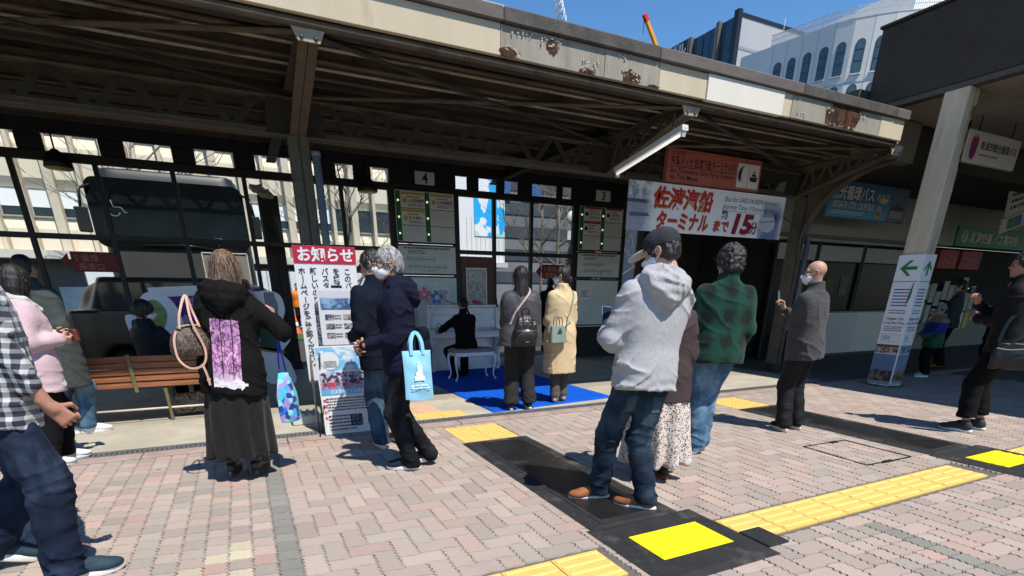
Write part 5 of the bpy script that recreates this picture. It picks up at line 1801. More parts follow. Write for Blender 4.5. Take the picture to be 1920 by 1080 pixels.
for k in range(150):
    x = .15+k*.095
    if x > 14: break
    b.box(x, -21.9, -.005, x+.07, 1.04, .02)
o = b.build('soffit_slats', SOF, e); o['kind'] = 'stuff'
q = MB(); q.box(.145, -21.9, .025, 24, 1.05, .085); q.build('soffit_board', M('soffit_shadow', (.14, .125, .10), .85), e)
q = MB(); q.box(-.20, 1.162, -.50, 14, 6.0, .30); q.build('link_roof', M('link_roof_paint', (.075, .066, .050), .8, .15, 3), e)
q = MB(); q.box(-.205, .95, -.56, 1.2, 1.158, -.025); q.build('link_fascia', M('dim_cream', (.26, .23, .17), .8, .12), e)
# pillar
PW = M('white_pillar_paint', (.60, .50, .36), .7, .10, 3, .15, 70, 0, .35, (.37, .27, .16), 1.4, .50, None, (3, 3, .45))
e = empty('signpost_pillar', (8.98, 4.75, 0)); tag(e, 'white painted pillar with rust stains carrying the station canopy', 'pillar')
q = MB(); q.box(.0, .0, 0, .255, .31, 3.894, None, .015); q.build('shaft', PW, e)
for (zz, rz_, w_) in ((3.25, .60, .10), (2.95, .45, .05), (3.55, .30, .12)):
    q = MB(); p = [(.238-w_+(w_*1.0)*t_, zz+rz_*.5*s_) for t_, s_ in ((1, -1), (1, 1), (.55, .9), (.35, .3), (.6, -.1), (.45, -.5), (.75, -.8))]
    q.prism(p[::-1] if False else p, 0, .0015, Matrix(((1, 0, 0, 0), (0, 0, -1, -.0005), (0, 1, 0, 0), (0, 0, 0, 1)))); q.build('rust_streak', M('rust_bleed', (.20, .10, .04), .85, .5, 12, .4, 50, 0, .2, (.42, .36, .28), 5, .52), e)
# wrap of printed panels round the pillar
w = empty('pillar_signs', (8.965, 4.735, 0)); tag(w, 'printed white sign panels with green arrows wrapped round the pillar', 'sign')
WP = M('white_print_panel', (.78, .79, .80), .5, .04, 3); GRN = M('arrow_green', (.012, .20, .055), .6, .05); PUR = M('purple_ink', (.28, .06, .26), .6); BLU2 = M('blue_ink', (.05, .10, .34), .6)
def photo(c1, c2, c3, sc=7, hor=.5):
    def f(nt, v):
        o = sepxyz(nt, v)
        n = noise(nt, v, sc, 5)
        lo = mixc(nt, step(nt, n, .42, .6), c2, c3)
        return mixc(nt, step(nt, o[2], hor, hor+.02), lo, c1)
    return f
# left face (looks to -x) and front face (looks to -y)
LF = T(0, .34, 0) @ RZ(-math.pi/2)
for nm, W_, M4 in (('l', .34, LF), ('f', .285, T(0, 0, 0))):
    q = MB(); q.box(.0, -.012, .02, W_, .0-.0005, 1.90, M4); q.build('panel', WP, w)
    y = -.0145
    fa = MB()
    F4 = M4 @ Matrix(((1, 0, 0, W_/2), (0, 0, -1, y), (0, 1, 0, 1.72), (0, 0, 0, 1)))
    poly = [(-.10, 0), (0.005, .105), (.045, .105), (-.03, .022), (.105, .022), (.105, -.022), (-.03, -.022), (.045, -.105), (.005, -.105)]
    if nm == 'f': poly = [(b2*.85, -a2) for a2, b2 in poly]
    else: poly = [(a2*1.15, b2) for a2, b2 in poly]
    if nm == 'f': poly = poly[::1]
    fa.prism(poly[::-1], 0, .002, F4); fa.build('arrow', GRN, w)
    q = MB(); q.box(.0, y, 1.53, W_, y+.002, 1.545, M4); q.build('rule', M('grey_rule', (.30, .36, .36), .6), w)
    for k in range(6):
        q = MB(); q.box(.05, y, 1.42-k*.045, W_*.58, y+.002, 1.437-k*.045, M4); q.build('timetable_line', BLU2, w)
        q = MB(); q.box(W_*.58+.004, y, 1.42-k*.045, W_-.05, y+.002, 1.437-k*.045, M4); q.build('timetable_line', PUR, w)
    fine_print(w, BLUI, .05, W_-.05, 1.08, 1.15, 2, y, 4, .9, M4)
    put_text('Niigata City', .052, INK, w, W_/2, 1.0, y, .015, 'CENTER', M4=M4); put_text('Loop Bus Stop', .052, INK, w, W_/2, .94, y, .015, 'CENTER', M4=M4)
    fine_print(w, INK, .04, W_-.04, .83, .91, 3, y, 8, .9, M4)
    q = MB()
    for (a, c, d, f) in ((.04, .68, W_-.04, .683), (.04, .787, W_-.04, .79), (.04, .68, .043, .79), (W_-.043, .68, W_-.04, .79)): q.box(a, y, c, d, y+.002, f, M4)
    q.build('caption_box', INK, w); fine_print(w, INK, .06, W_*.5, .70, .77, 3, y, 5, .8, M4)
    q = MB(); q.box(.004, y, .505, W_-.004, y+.002, .635, M4); q.build('market_photo' if nm == 'l' else 'sea_photo', ramp_mat('market_photo' if nm == 'l' else 'sea_photo', photo((.05, .03, .03), (.16, .05, .03), (.45, .40, .36), 22, .60) if nm == 'l' else photo((.16, .30, .46), (.02, .06, .12), (.18, .30, .42), 16, .60), .4, 0), w)
    q = MB(); q.box(.004, y, .08, W_-.004, y+.002, .495, M4); q.build('landmark_photo', ramp_mat('landmark_photo', photo((.13, .18, .34), (.03, .03, .025), (.20, .17, .12), 11, .24), .4, 0), w)
    q = MB(); q.box(.004, y, .035, W_-.004, y+.002, .078, M4); q.build('road_photo', M('road_photo_tone', (.30, .31, .33), .5, .1, 20), w)
q = MB(); q.prism([(.19, 1.20), (.235, 1.32), (.235, 1.52), (.225, 1.52), (.20, 1.36)], 0, .002, LF @ Matrix(((1, 0, 0, .07), (0, 0, -1, -.0165), (0, 1, 0, 0), (0, 0, 0, 1)))); q.build('green_leaf_mark', GRN, w)
# weeds at the foot
b = MB(); rw = random.Random(2)
for _ in range(90):
    a = rw.uniform(0, 6.28); x, y_ = 9.10+.22*math.cos(a), 4.88+.25*math.sin(a); L = rw.uniform(.03, .07); dx, dy = rw.uniform(-.03, .03), rw.uniform(-.03, .03)
    b.add([(x-.006, y_, 0), (x+.006, y_, 0), (x+dx, y_+dy, L)], [[0, 1, 2]])
tag(b.build('weeds', M('weed_green', (.045, .075, .020), .8, .3)), 'small green weeds growing at the foot of the white pillar', 'weeds', kind='stuff')
# white sign with the pink tulip
e = empty('tourism_sign', (10.32, 5.30, 3.27)); tag(e, 'white hanging sign with magenta tulip emblem beside the pillar', 'sign')
q = MB(); q.box(0, 0, 0, 1.58, .06, .42, None, .006); q.build('board', M('cream_sign', (.74, .70, .62), .6, .07, 4), e)
tul = [(.0, .06), (.05, .0), (.11, .0), (.16, .06), (.185, .22), (.16, .32), (.13, .27), (.105, .34), (.08, .275), (.05, .325), (.03, .27), (.0, .31), (-.015, .2)]
q = MB(); q.prism(tul, 0, .002, Matrix(((1, 0, .0, .13), (0, 0, -1, -.0015), (0, 1, 0, .04), (0, 0, 0, 1)))); q.build('tulip_emblem', M('magenta_ink', (.34, .012, .14), .6, .08), e)
put_text('新潟市観光循環バス', .125, INK, e, .40, .20, -.004, .012, fit=1.10); fine_print(e, M('grey_print', (.22, .21, .19), .7), .40, 1.0, .10, .15, 1, -.004, 2, .9)
q = MB(); q.tube([(.3, .03, .42), (.3, .03, .66)], .01, 6); q.build('hanger', STEELD, e); q = MB(); q.tube([(1.3, .03, .42), (1.3, .03, .66)], .01, 6); q.build('hanger', STEELD, e)
# ticket office behind: tiled dado, dark windows, pale blinds, grey fascia
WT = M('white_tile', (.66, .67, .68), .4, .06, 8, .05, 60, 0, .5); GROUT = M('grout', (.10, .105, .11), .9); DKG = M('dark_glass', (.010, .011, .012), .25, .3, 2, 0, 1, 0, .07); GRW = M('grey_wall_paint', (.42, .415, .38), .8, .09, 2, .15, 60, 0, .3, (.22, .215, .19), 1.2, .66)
off = empty('ticket_office', (9.95, 8.05, 0)); tag(off, 'ticket office with white tiled base and dark windows behind the signpost pillar', 'building')
q = MB(); q.box(1.42, .012, 0, 4.6, .30, .97); q.build('dado_core', GROUT, off)
tb = MB(); tb.box(.002, 0, .002, .098, .0115, .058, None, .002); tme = tb.mesh('wall_tile', WT); cnt = 0
for r_ in range(15):
    for c_ in range(18):
        o = mesh_obj('wall_tile', tme, None, off); o.location = (1.42+c_*.1, -.0, .06+r_*.0605)
q = MB(); q.box(3.22, 0, .06, 4.6, .011, .967); q.build('dado_plain', WT, off)
q = MB(); q.box(1.40, -.02, .972, 4.62, .3, 1.0); q.build('sill', M('steel_sill', (.20, .20, .19), .5), off)
for k, (a, c) in enumerate(((.1, 1.38), (1.42, 2.98), (3.02, 4.6))):
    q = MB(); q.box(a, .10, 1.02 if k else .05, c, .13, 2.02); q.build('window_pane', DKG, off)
    q = MB(); q.box(a+.04, .06, 2.04, c-.04, .09, 2.34); q.build('blind', M('pale_blind', (.50, .48, .43), .8, .05), off)
    for xx in (a, c-.04):
        q = MB(); q.box(xx-.02, .05, 1.0 if k else 0, xx+.02, .098, 2.4); q.build('mullion', DKF, off)
q = MB(); q.box(0, .02, 2.40, 4.7, .30, 3.75); q.build('fascia_wall', GRW, off)
q = MB(); q.box(0, -.06, 2.46, 4.7, .018, 2.52); q.build('trim', M('trim_grey', (.16, .16, .15), .7), off)
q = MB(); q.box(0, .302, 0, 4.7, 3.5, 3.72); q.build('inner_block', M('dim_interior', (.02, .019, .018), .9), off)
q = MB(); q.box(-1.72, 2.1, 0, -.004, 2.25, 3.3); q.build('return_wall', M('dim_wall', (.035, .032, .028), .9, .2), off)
for k, (x, z, c) in enumerate(((1.9, 1.3, (.10, .07, .03)), (2.4, 1.35, (.12, .11, .09)), (-.85, 1.25, (.12, .05, .04)), (-.55, 1.2, (.20, .19, .17)))):
    q = MB(); q.box(x, .085 if x > 0 else 2.085, z, x+.28, .098 if x > 0 else 2.098, z+.40); q.build('poster', M('office_poster_%d' % k, c, .6, .3, 12), off)
# kiosk further right
kio = empty('bus_information_kiosk', (14.9, 8.05, 0)); tag(kio, 'bus information kiosk with green name board and posters at the far right', 'building')
q = MB(); q.box(0, .02, 2.96, 9, .3, 4.0); q.build('upper_wall', GRW, kio)
q = MB(); q.box(.0, -.03, 2.50, 1.36, .3, 2.955); q.build('fascia_end', GRW, kio)
q = MB(); q.box(1.38, -.06, 2.50, 9, .3, 2.955, None, .01); q.build('name_board', M('sign_green', (.012, .21, .075), .55, .10, 3), kio)
q = MB(); q.lathe([(.15, 0), (.15, .004), (.001, .005)], 20, T(1.72, -.062, 2.73) @ RX(math.pi/2)); q.build('question_disc', M('dim_white', (.50, .52, .50)), kio)
put_text('?', .26, GRN, kio, 1.72, 2.64, -.072, .03, 'CENTER'); put_text('新潟交通 バス案内所', .26, MATS['dim_white'], kio, 2.02, 2.62, -.066, .025, fit=2.4)
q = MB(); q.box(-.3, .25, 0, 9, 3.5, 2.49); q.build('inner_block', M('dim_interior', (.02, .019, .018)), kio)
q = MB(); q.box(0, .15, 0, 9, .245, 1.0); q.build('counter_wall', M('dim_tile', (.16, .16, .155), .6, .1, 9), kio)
for k, (a, c, z0, z1) in enumerate(((1.1, 1.95, 1.98, 2.42), (2.1, 3.1, 1.98, 2.42))):
    q = MB(); q.box(a, .05, z0, c, .2, z1, None, .01); q.build('red_sign', M('red_sign_face', (.36, .03, .03), .6, .1), kio); put_text(('入口', '定期券')[k], .2, M('pale_pink', (.45, .22, .2), .7), kio, a+.08, z0+.13, .045, .02, fit=(c-a)*.75)
pr = random.Random(8)
for k in range(11):
    a = .35+k*.29; z = pr.uniform(.95, 1.3); c = pr.choice([(.7, .7, .7), (.6, .62, .64), (.66, .58, .6), (.12, .12, .15), (.5, .46, .1), (.5, .1, .28)])
    q = MB(); q.box(a, .10, z, a+.24, .115, z+pr.uniform(.3, .62)); q.build('poster', M('kiosk_poster_%d' % k, c, .6, .35, 18), kio)
    q = MB(); q.box(a, .10, z-.5, a+.22, .115, z-.06); q.build('poster', M('kiosk_poster_%d' % ((k+3) % 11), (.4, .4, .4), .6, .3, 14), kio)
# white information board over the kiosk, tilted frame
e = empty('route_information_board', (15.2, 6.6, 2.62)); tag(e, 'pale tilted route board with small print above the green name board', 'sign'); e.rotation_euler = (0, R(-14), 0)
q = MB(); q.box(0, 0, .30, 2.2, .04, 1.25, None, .004); q.build('board', M('pale_board', (.68, .64, .57), .6, .07, 5), e)
q = MB(); q.box(-.1, 0, 0, 2.2, .04, .285, None, .004); q.build('strip', MATS['pale_board'], e)
fine_print(e, INK, .1, 2.0, .40, 1.15, 6, -.004, 5, .9, step=.09); fine_print(e, INK, .75, 2.1, .06, .22, 3, -.004, 6, .9)
q = MB(); q.box(.10, -.004, .04, .34, -.001, .25); q.build('green_square', GRN, e); q = MB(); q.box(.36, -.004, .04, .66, -.001, .25); q.build('blue_square', BLU2, e)
# coiled hose
e = empty('garden_hose', (11.05, 7.55, 0)); tag(e, 'coil of dark green hose leaning by the tiled wall', 'hose')
pts = []
for k in range(120):
    a = k*.42; r_ = .24+.03*math.sin(k*.7); pts.append((r_*math.cos(a), .12+.0012*k+.03*math.sin(k), .28+r_*1.05*math.sin(a)))
q = MB(); q.tube(pts, .014, 7); q.build('coil', M('hose_green', (.008, .045, .022), .45, .15), e)
q = MB(); q.tube(catmull([(.1, .1, .5), (.12, .12, .9), (.08, .15, 1.05)]), .014, 7); q.build('tail', MATS['hose_green'], e)
# ------------------------------------------------------------------ street and buildings behind
lawn = MB(); lawn.box(-6, 19.5, -.168, 14, 25.2, -.12); tag(lawn.build('lawn', M('turf_green', (.035, .085, .020), .95, .3, 6, .5, 60)), kind='structure')
BEI = M('beige_concrete', (.66, .60, .48), .85, .06, 1.2, .25, 30, 0, .3, (.57, .51, .41), .9, .62); BEI2 = M('beige_pier', (.56, .48, .37), .85, .08, 1.2, .2, 30)
WNF = M('window_frame_alu', (.35, .34, .31), .5, .05); DWN = M('dark_window', (.02, .022, .024), .08, .3, .8); BLD = M('white_blind', (.80, .82, .84), .8, .02)
bd = empty('concrete_office_block', (0, 30, -.17)); tag(bd, 'beige concrete office block with white window blinds across the road', 'building')
q = MB(); q.box(-45, .35, 0, 8.9, 14, 22); q.build('wall', BEI, bd)
wf = MB(); wf.box(0, 0, 0, .82, .10, .05); wf.box(0, 0, 1.05, .82, .10, 1.10); wf.box(0, 0, .05, .05, .10, 1.05); wf.box(.77, 0, .05, .82, .10, 1.05); wfm = wf.mesh('window', WNF)
pn = MB(); pn.box(.05, .06, .05, .77, .08, 1.05); pnm = pn.mesh('pane', DWN)
bl = MB(); bl.box(.05, .035, .38, .77, .055, 1.05); blm = bl.mesh('blind', BLD)
sp = MB()
sp.add([(0, .0, 0), (.98, .0, 0), (.98, 0, 1.85), (0, 0, 1.85), (.12, -.14, .30), (.86, -.14, .30), (.86, -.14, 1.45), (.12, -.14, 1.45)], [[4, 5, 6, 7], [0, 1, 5, 4], [1, 2, 6, 5], [2, 3, 7, 6], [3, 0, 4, 7]])
spm = sp.mesh('spandrel_panel', BEI)
pr = random.Random(6)
for r_, z in enumerate((4.35, 7.45)):
    for k in range(-17, 9):
        x = k*1.0-.05
        o = mesh_obj('window', wfm, None, bd); o.location = (x, .24, z)
        p = mesh_obj('pane', pnm, None, o)
        if (x < 4.5 and pr.random() < .85): b = mesh_obj('blind', blm, None, o); 
        o = mesh_obj('spandrel_panel', spm, None, bd); o.location = (x-.08, .34, z+1.12)
        if r_ == 0: o = mesh_obj('spandrel_panel', spm, None, bd); o.location = (x-.08, .34, z-1.88); o.scale = (1, 1, 1)
pi = MB(); pi.box(-.07, -.12, 2.9, .07, .34, 15); pim = pi.mesh('pier', BEI2)
for k in range(-17, 10):
    o = mesh_obj('pier', pim, None, bd); o.location = (k-.13, 0, 0); o.scale = (1 if k % 3 else 2.2, 1 if k % 3 else 1.6, 1)
q = MB(); q.box(-45, -1.2, 2.75, 8.9, .36, 3.05); q.build('awning', M('pale_awning', (.55, .52, .44), .8, .06), bd)
q = MB(); q.box(-45, .2, .17, 8.9, .34, 2.75); q.build('shopfront', M('shopfront_dark', (.10, .095, .09), .5, .5, .5), bd)
for (a, c, z0, z1, col, nm) in ((-9.6, -8.7, 1.2, 2.7, (.6, .05, .03), 'red_shop_sign'), (-8.4, -7.2, 1.6, 2.6, (.10, .09, .03), 'dark_shop_sign'), (-6.9, -3.2, .3, 1.7, (.55, .56, .55), 'white_shop_wall'), (-5.9, -4.2, 1.75, 2.65, (.28, .33, .34), 'grey_shop_glass'), (-3.4, -2.6, 1.2, 1.9, (.75, .28, .03), 'orange_shop_sign'), (1.2, 2.6, 1.7, 2.6, (.32, .30, .26), 'grey_shop_glass'), (4.6, 8.0, .3, 2.6, (.36, .34, .30), 'shop_shutter')):
    q = MB(); q.box(a, .1, z0, c, .19, z1, None, .02); q.build(nm, M(nm+'_face', col, .6, .25, 2), bd)
# white hoarding, cones
h_ = empty('construction_hoarding', (0, 26.2, -.12)); tag(h_, 'row of white construction hoarding panels across the road', 'hoarding')
hp = MB(); hp.box(.01, 0, 0, .89, .04, 2.3, None, .01); hp.box(.06, -.02, .1, .84, -.001, .16); hm = hp.mesh('panel', M('white_steel_panel', (.62, .64, .65), .6, .06, 2))
for k in range(-6, 9): o = mesh_obj('panel', hm, None, h_); o.location = (k*.9+.3, 0, 0)
cn = MB(); cn.lathe([(.18, .03), (.15, .06), (.035, .68), (.03, .70)], 14); cn.mi = 0; cn.box(-.19, -.19, 0, .19, .19, .03, None, .01)
cst = MB(); cst.lathe([(.118, .24), (.084, .42)], 14)
for k, (x, y) in enumerate(((1.35, 21.5), (1.75, 22.1))):
    e = empty('traffic_cone', (x, y, -.12)); tag(e, ('orange traffic cone nearest across the road', 'orange traffic cone standing behind the first across the road')[k], 'cone', 'traffic cones across the road')
    cn.build('body', M('cone_orange', (.75, .10, .02), .6, .08), e); cst.build('stripe', M('cone_white', (.7, .7, .7), .5), e)
# bare trees
BARK = M('bark', (.16, .13, .105), .95, .3, 9, .6, 40)
def bare_tree(pos, H, seed, lab, spread=1.0, r0=.14, depth=5):
    r_ = random.Random(seed)
    e = empty('bare_tree', pos); tag(e, lab, 'tree', 'bare street trees')
    tr = MB(); pts = [Vector((0, 0, 0))]
    for k in range(6): pts.append(pts[-1]+Vector((r_.uniform(-.06, .06), r_.uniform(-.06, .06), H*.12)))
    tr.tube(pts, [r0*(1-.07*k) for k in range(7)], 8); tr.build('trunk', BARK, e)
    cr = MB()
    def grow(p, d, L, r, n):
        if n == 0: return
        q = [p]; dd = d.copy()
        for k in range(3):
            dd = (dd+Vector((r_.uniform(-.22, .22), r_.uniform(-.22, .22), r_.uniform(-.05, .15)))).normalized(); q.append(q[-1]+dd*L/3)
        cr.tube(q, [r*(1-.2*k) for k in range(4)], 4 if n < 4 else 6, caps=False)
        for _ in range(r_.choice((2, 3, 3)) if n > 1 else 0):
            a = r_.uniform(0, 6.28); t = r_.uniform(.35, 1); b = q[1+min(2, int(t*3))]
            nd_ = (dd+Vector((math.cos(a), math.sin(a), r_.uniform(-.05, .35)))*.75*spread).normalized()
            grow(b, nd_, L*r_.uniform(.62, .85), r*.55, n-1)
    for k in range(9):
        a = k*2.4+r_.random(); b = pts[2+k % 5]
        grow(b, Vector((math.cos(a)*spread, math.sin(a)*spread, .75)).normalized(), H*.25*r_.uniform(.8, 1.2), r0*.42, depth)
    cr.build('crown', BARK, e)
bare_tree((-2.9, 26.9, -.12), 9, 3, 'bare tree in front of the beige block above the bus', 1, .13, 4)
bare_tree((4.7, 25.8, -.12), 7.5, 5, 'bare tree in front of the beige block by the notice boards', 1, .11, 4)
for k, (x, y, H) in enumerate(((20.6, 37, 10), (17.6, 29.5, 8.5), (22.5, 33, 9.5), (26.2, 35, 11), (30.5, 37, 10))):
    bare_tree((x, y, -.17), H, 20+k, ('bare tree just right of the white mural building', 'low bare tree behind the traffic signal', 'bare tree right behind the traffic signal', 'bare tree left of the ferry banner', 'bare tree at the gap under the ferry banner')[k], 1.1, .13, 5)
# white building with a blue mural
def mural(nt, v):
    o = sepxyz(nt, v); n = noise(nt, mapping(nt, v, (.55, 1, .35)), 1.0, 3)
    c = mixc(nt, step(nt, n, .50, .53), (.70, .73, .75), (.01, .38, .80))
    c = mixc(nt, step(nt, noise(nt, mapping(nt, v, (.5, 1, .5), (0, 0, 0), (5, 0, 2)), 1.1, 2), .60, .63), c, (.40, .66, .60))
    return mixc(nt, step(nt, noise(nt, mapping(nt, v, (.9, 1, .9), (0, 0, 0), (9, 0, 7)), 1.2, 2), .68, .70), c, (.55, .06, .06))
e = empty('white_mural_building', (13.6, 45, -.17)); tag(e, 'tall white building with a blue abstract mural across the crossing', 'building')
q = MB(); q.box(0, 0, 4.0, 7.8, 14, 21.6); q.build('wall', M('white_cladding', (.66, .67, .68), .7, .03, .6), e)
q = MB(); q.box(5.0, -.06, 6.0, 7.8, -.005, 14.5); q.build('mural', ramp_mat('blue_mural', mural, .6, 0), e)
for k in range(9):
    q = MB(); q.box(4.3+k*.42, -.03, 4.05, 4.34+k*.42, -.002, 7.4); q.build('rib', M('pale_rib', (.5, .5, .5), .7), e)
q = MB(); q.box(4.0, -.5, 3.6, 7.9, 13, 3.98); q.build('ledge', M('ledge_grey', (.45, .45, .44), .7), e)
q = MB(); q.box(.5, .4, 0, 7.2, 13, 3.58); q.build('ground_floor', M('pale_ground_floor', (.50, .48, .45), .7, .15, .4), e)
# grey block far behind with blue panels
e = empty('grey_block', (28, 75, -.17)); tag(e, 'long grey block with blue panels far behind the bare trees', 'building')
q = MB(); q.box(0, 0, 0, 62, 12, 19); q.build('wall', M('far_grey', (.17, .18, .20), .8, .2, .15), e)
for r_ in range(5):
    q = MB(); q.box(.5, -.12, 3+r_*3, 61, -.01, 4.5+r_*3); q.build('window_band', M('far_window_band', (.06, .07, .085), .4, .3, .2), e)
for k, (a, c, z0, z1) in enumerate(((5, 8.5, 13.6, 18.6), (10.5, 13.4, 14, 18.6), (22, 30, 9, 18))):
    q = MB(); q.box(a, -.3, z0, c, -.14, z1); q.build('blue_panel', M('far_blue', (.025, .10, .28), .6, .1), e)
# traffic signal pole, lamps
SIG = M('signal_grey', (.50, .50, .47), .5, .06)
e = empty('traffic_signal', (15.35, 24.0, -.17)); tag(e, 'pole with vehicle signal, round sign and twin street lamps beyond the screen', 'traffic light')
q = MB(); q.tube([(0, 0, 0), (0, 0, 7.3)], [.09, .06], 10); q.build('pole', M('tan_pole', (.36, .28, .18), .6), e)
q = MB(); q.tube([(-.3, 0, 6.8), (1.9, 0, 6.9)], .045, 8); q.build('arm', MATS['tan_pole'], e)
q = MB(); q.box(.35, -.12, 4.4, .75, .1, 5.7, None, .05); q.build('signal_head', M('signal_white', (.66, .66, .66), .5), e)
for k in range(3):
    q = MB(); q.tube([(.75, -.02, 4.62+k*.42), (1.02, -.02, 4.66+k*.42)], [.15, .17], 12); q.build('hood', MATS['signal_white'], e)
q = MB(); q.lathe([(.32, 0), (.32, .03), (.01, .035)], 20, T(-.35, -.1, 4.9) @ RX(math.pi/2)); q.build('round_sign', SIG, e)
q = MB(); q.box(-.6, -.1, 3.95, -.1, -.07, 4.35); q.build('plate_sign', SIG, e)
for dx in (-.2, .95):
    q = MB(); q.tube([(dx, 0, 3.1), (dx, 0, 2.85)], [.03, .03], 6); q.lathe([(.30, 2.55), (.26, 2.62), (.08, 2.80), (.05, 2.9)], 12, T(dx, 0, 0)); q.build('street_lamp_shade', M('lamp_green', (.22, .33, .28), .5), e)
q = MB(); q.tube([(1.55, .2, 0), (1.55, .2, 4.6)], .05, 8); q.build('second_pole', SIG, e)
q = MB(); q.box(1.10, .05, 2.75, 1.42, .3, 3.75, None, .03); q.build('pedestrian_head', BLK_PLA, e)
q = MB(); q.lathe([(.10, 0), (.08, .03), (.01, .04)], 12, T(1.26, .045, 3.5) @ RX(math.pi/2)); q.build('red_lens', M('red_lens', (.5, .02, .04), .3, .1, 5, 0, 1, 0, .5, None, 1, 1, (1, .05, .1, 1.0)), e)
# glass office tower above the roof
e = empty('glass_office_tower', (50.3, 50, -.17)); tag(e, 'dark glass office building with rooftop lettering above the canopy roof', 'building')
q = MB(); q.box(.15, 0, 0, 15, 22, 28.0); q.build('wall', M('grey_cladding', (.36, .37, .385), .7, .05, .3, .1, 3), e)
q = MB(); q.box(-.2, -.06, 0, .35, .55, 28.4); q.build('corner_fin', M('black_fin', (.015, .018, .022), .3), e)
q = MB(); q.box(.36, -.04, 25.2, 15, -.005, 25.45); q.build('panel_joint', M('joint_grey', (.25, .26, .27), .8), e)
q = MB(); q.box(.36, -.05, 27.8, 15, -.006, 28.15); q.build('parapet_cap', M('black_fin', (.015, .018, .022)), e)
GLB = M('blue_glass', (.028, .060, .095), .06, .35, .12, 0, 1, .25, .7)
for k in range(9):
    y0 = .7+k*2.05
    for z in range(5):
        q = MB(); q.box(-.02, y0+.06, 28.0-2.6*(z+1)+.08, .14, y0+.98, 28.0-2.6*z-.04); q.build('glass_pane', GLB, e)
        q = MB(); q.box(-.02, y0+1.04, 28.0-2.6*(z+1)+.08, .14, y0+1.92, 28.0-2.6*z-.04); q.build('glass_pane', GLB, e)
    if k in (1, 3, 4, 6, 8):
        q = MB(); q.box(-.35, y0-.16, 0, .14, y0+.05, 28.1); q.build('fin', M('bronze_fin', (.34, .27, .19), .5), e)
        q = MB(); q.box(-.45, y0-.52, 0, .14, y0-.17, 28.1); q.build('fin', M('grey_fin', (.13, .12, .115), .5), e)
M4 = T(-.4, 19.0, 26.9) @ RZ(-math.pi/2)
q = MB(); q.box(-.30, 6.5, 26.6, -.06, 19, 28.2); q.build('sign_band', M('black_fin', (.015, .018, .022)), e)
put_text('新潟駅前第一ビル', 1.35, M('sign_white_metal', (.68, .70, .72), .5), e, 0, 0, -.02, .03, M4=M4, fit=12)
# white building with arched windows, its front bending round to the right
e = empty('arched_window_building', (44, 30, -.17)); tag(e, 'white building with arched windows and roof railing above the canopy roof', 'building')
WC = M('white_concrete', (.70, .69, .66), .8, .05, .35, .12, 3)
PL = [(44.0, 42.9), (44.5, 40.23), (44.84, 38.74), (45.09, 37.47), (45.32, 36.24), (45.61, 34.96), (46.1, 33.87), (46.97, 32.75), (47.83, 31.82), (48.83, 30.99), (50.3, 30.0), (52.5, 28.9)]
PL = [(x-44, y-30) for x, y in PL]; n = len(PL); TOP = 21.27
def on_curve(y): return float(np.interp(y-30, [p[1] for p in PL][::-1], [p[0] for p in PL][::-1]))
def curve_dir(y): return math.atan2(on_curve(y+.4)-on_curve(y-.4), .8)
q = MB(); vs = [(x, y, z) for x, y in PL for z in (0, TOP)]+[(24, 20, 0), (24, 20, TOP), (24, -1.2, 0), (24, -1.2, TOP)]
fs = [[2*i, 2*i+1, 2*i+3, 2*i+2] for i in range(n-1)]+[[2*n, 2*n+1, 1, 0], [2*n-2, 2*n-1, 2*n+3, 2*n+2], [2*i+1 for i in range(n-1, -1, -1)]+[2*n+1, 2*n+3]]
q.add(vs, [f[::-1] for f in fs]); q.build('wall', WC, e)
JG = M('joint_grey', (.25, .26, .27))
def at_wall(y, z, dx=0.0): return T(on_curve(y), y-30, z) @ RZ(-curve_dir(y)) @ T(dx, 0, 0)
for y in (39.9, 38.75, 37.5, 36.25, 35.0, 33.83, 32.75, 31.8):
    q = MB(); q.box(-.008, -.012, 0, .02, .012, TOP, at_wall(y, 0)); q.build('panel_joint', JG, e)
for z in (17.2, 14.3):
    q = MB()
    for i in range(n-1): q.bar((PL[i][0]-.005, PL[i][1], z), (PL[i+1][0]-.005, PL[i+1][1], z), .03, .03)
    q.build('floor_joint', JG, e)
AG = M('arch_glass', (.06, .10, .125), .1, .35, .4, 0, 1, 0, .6); AF = M('arch_frame', (.03, .035, .04), .5)
def arch_poly(w, h, n=10): return [(-w/2, 0), (w/2, 0)]+[(w/2*math.cos(a), h-w/2+w/2*math.sin(a)) for a in np.linspace(0, math.pi, n)]
AX = Matrix(((0, 0, 1, 0), (-1, 0, 0, 0), (0, 1, 0, 0), (0, 0, 0, 1)))
for r_ in range(3):
    z = 17.77-2.88*r_
    for y in (39.33, 38.15, 36.89, 35.6, 34.41, 33.30, 32.28, 31.3):
        W4 = at_wall(y, z)
        q = MB(); q.prism(arch_poly(.66, 2.2)[::-1], -.03, .02, W4 @ AX); f = q.build('arched_window', AF, e)
        q = MB(); q.prism(arch_poly(.57, 2.11)[::-1], -.05, -.032, W4 @ AX @ T(0, .04, 0)); q.build('pane', AG, f)
        for zz in (.78, 1.5): q = MB(); q.box(-.065, -.28, zz, -.053, .28, zz+.045, W4); q.build('transom', AF, f)
        q = MB(); q.box(-.12, -.38, -.09, .01, .38, -.005, W4); q.build('sill', M('white_sill', (.70, .70, .70), .7), f)
rl = MB()
for y in np.arange(30.2, 40.2, .085): rl.box(-.02, -.014, TOP, .02, .014, TOP+.76, at_wall(float(y), 0))
o = rl.build('railing_bars', M('rail_white', (.62, .63, .64), .6), e); o['kind'] = 'stuff'
for z in (TOP+.04, TOP+.40, TOP+.77):
    q = MB()
    for i in range(1, n-1): q.bar((PL[i][0], PL[i][1], z), (PL[i+1][0], PL[i+1][1], z), .05, .04)
    q.build('rail', MATS['rail_white'], e)
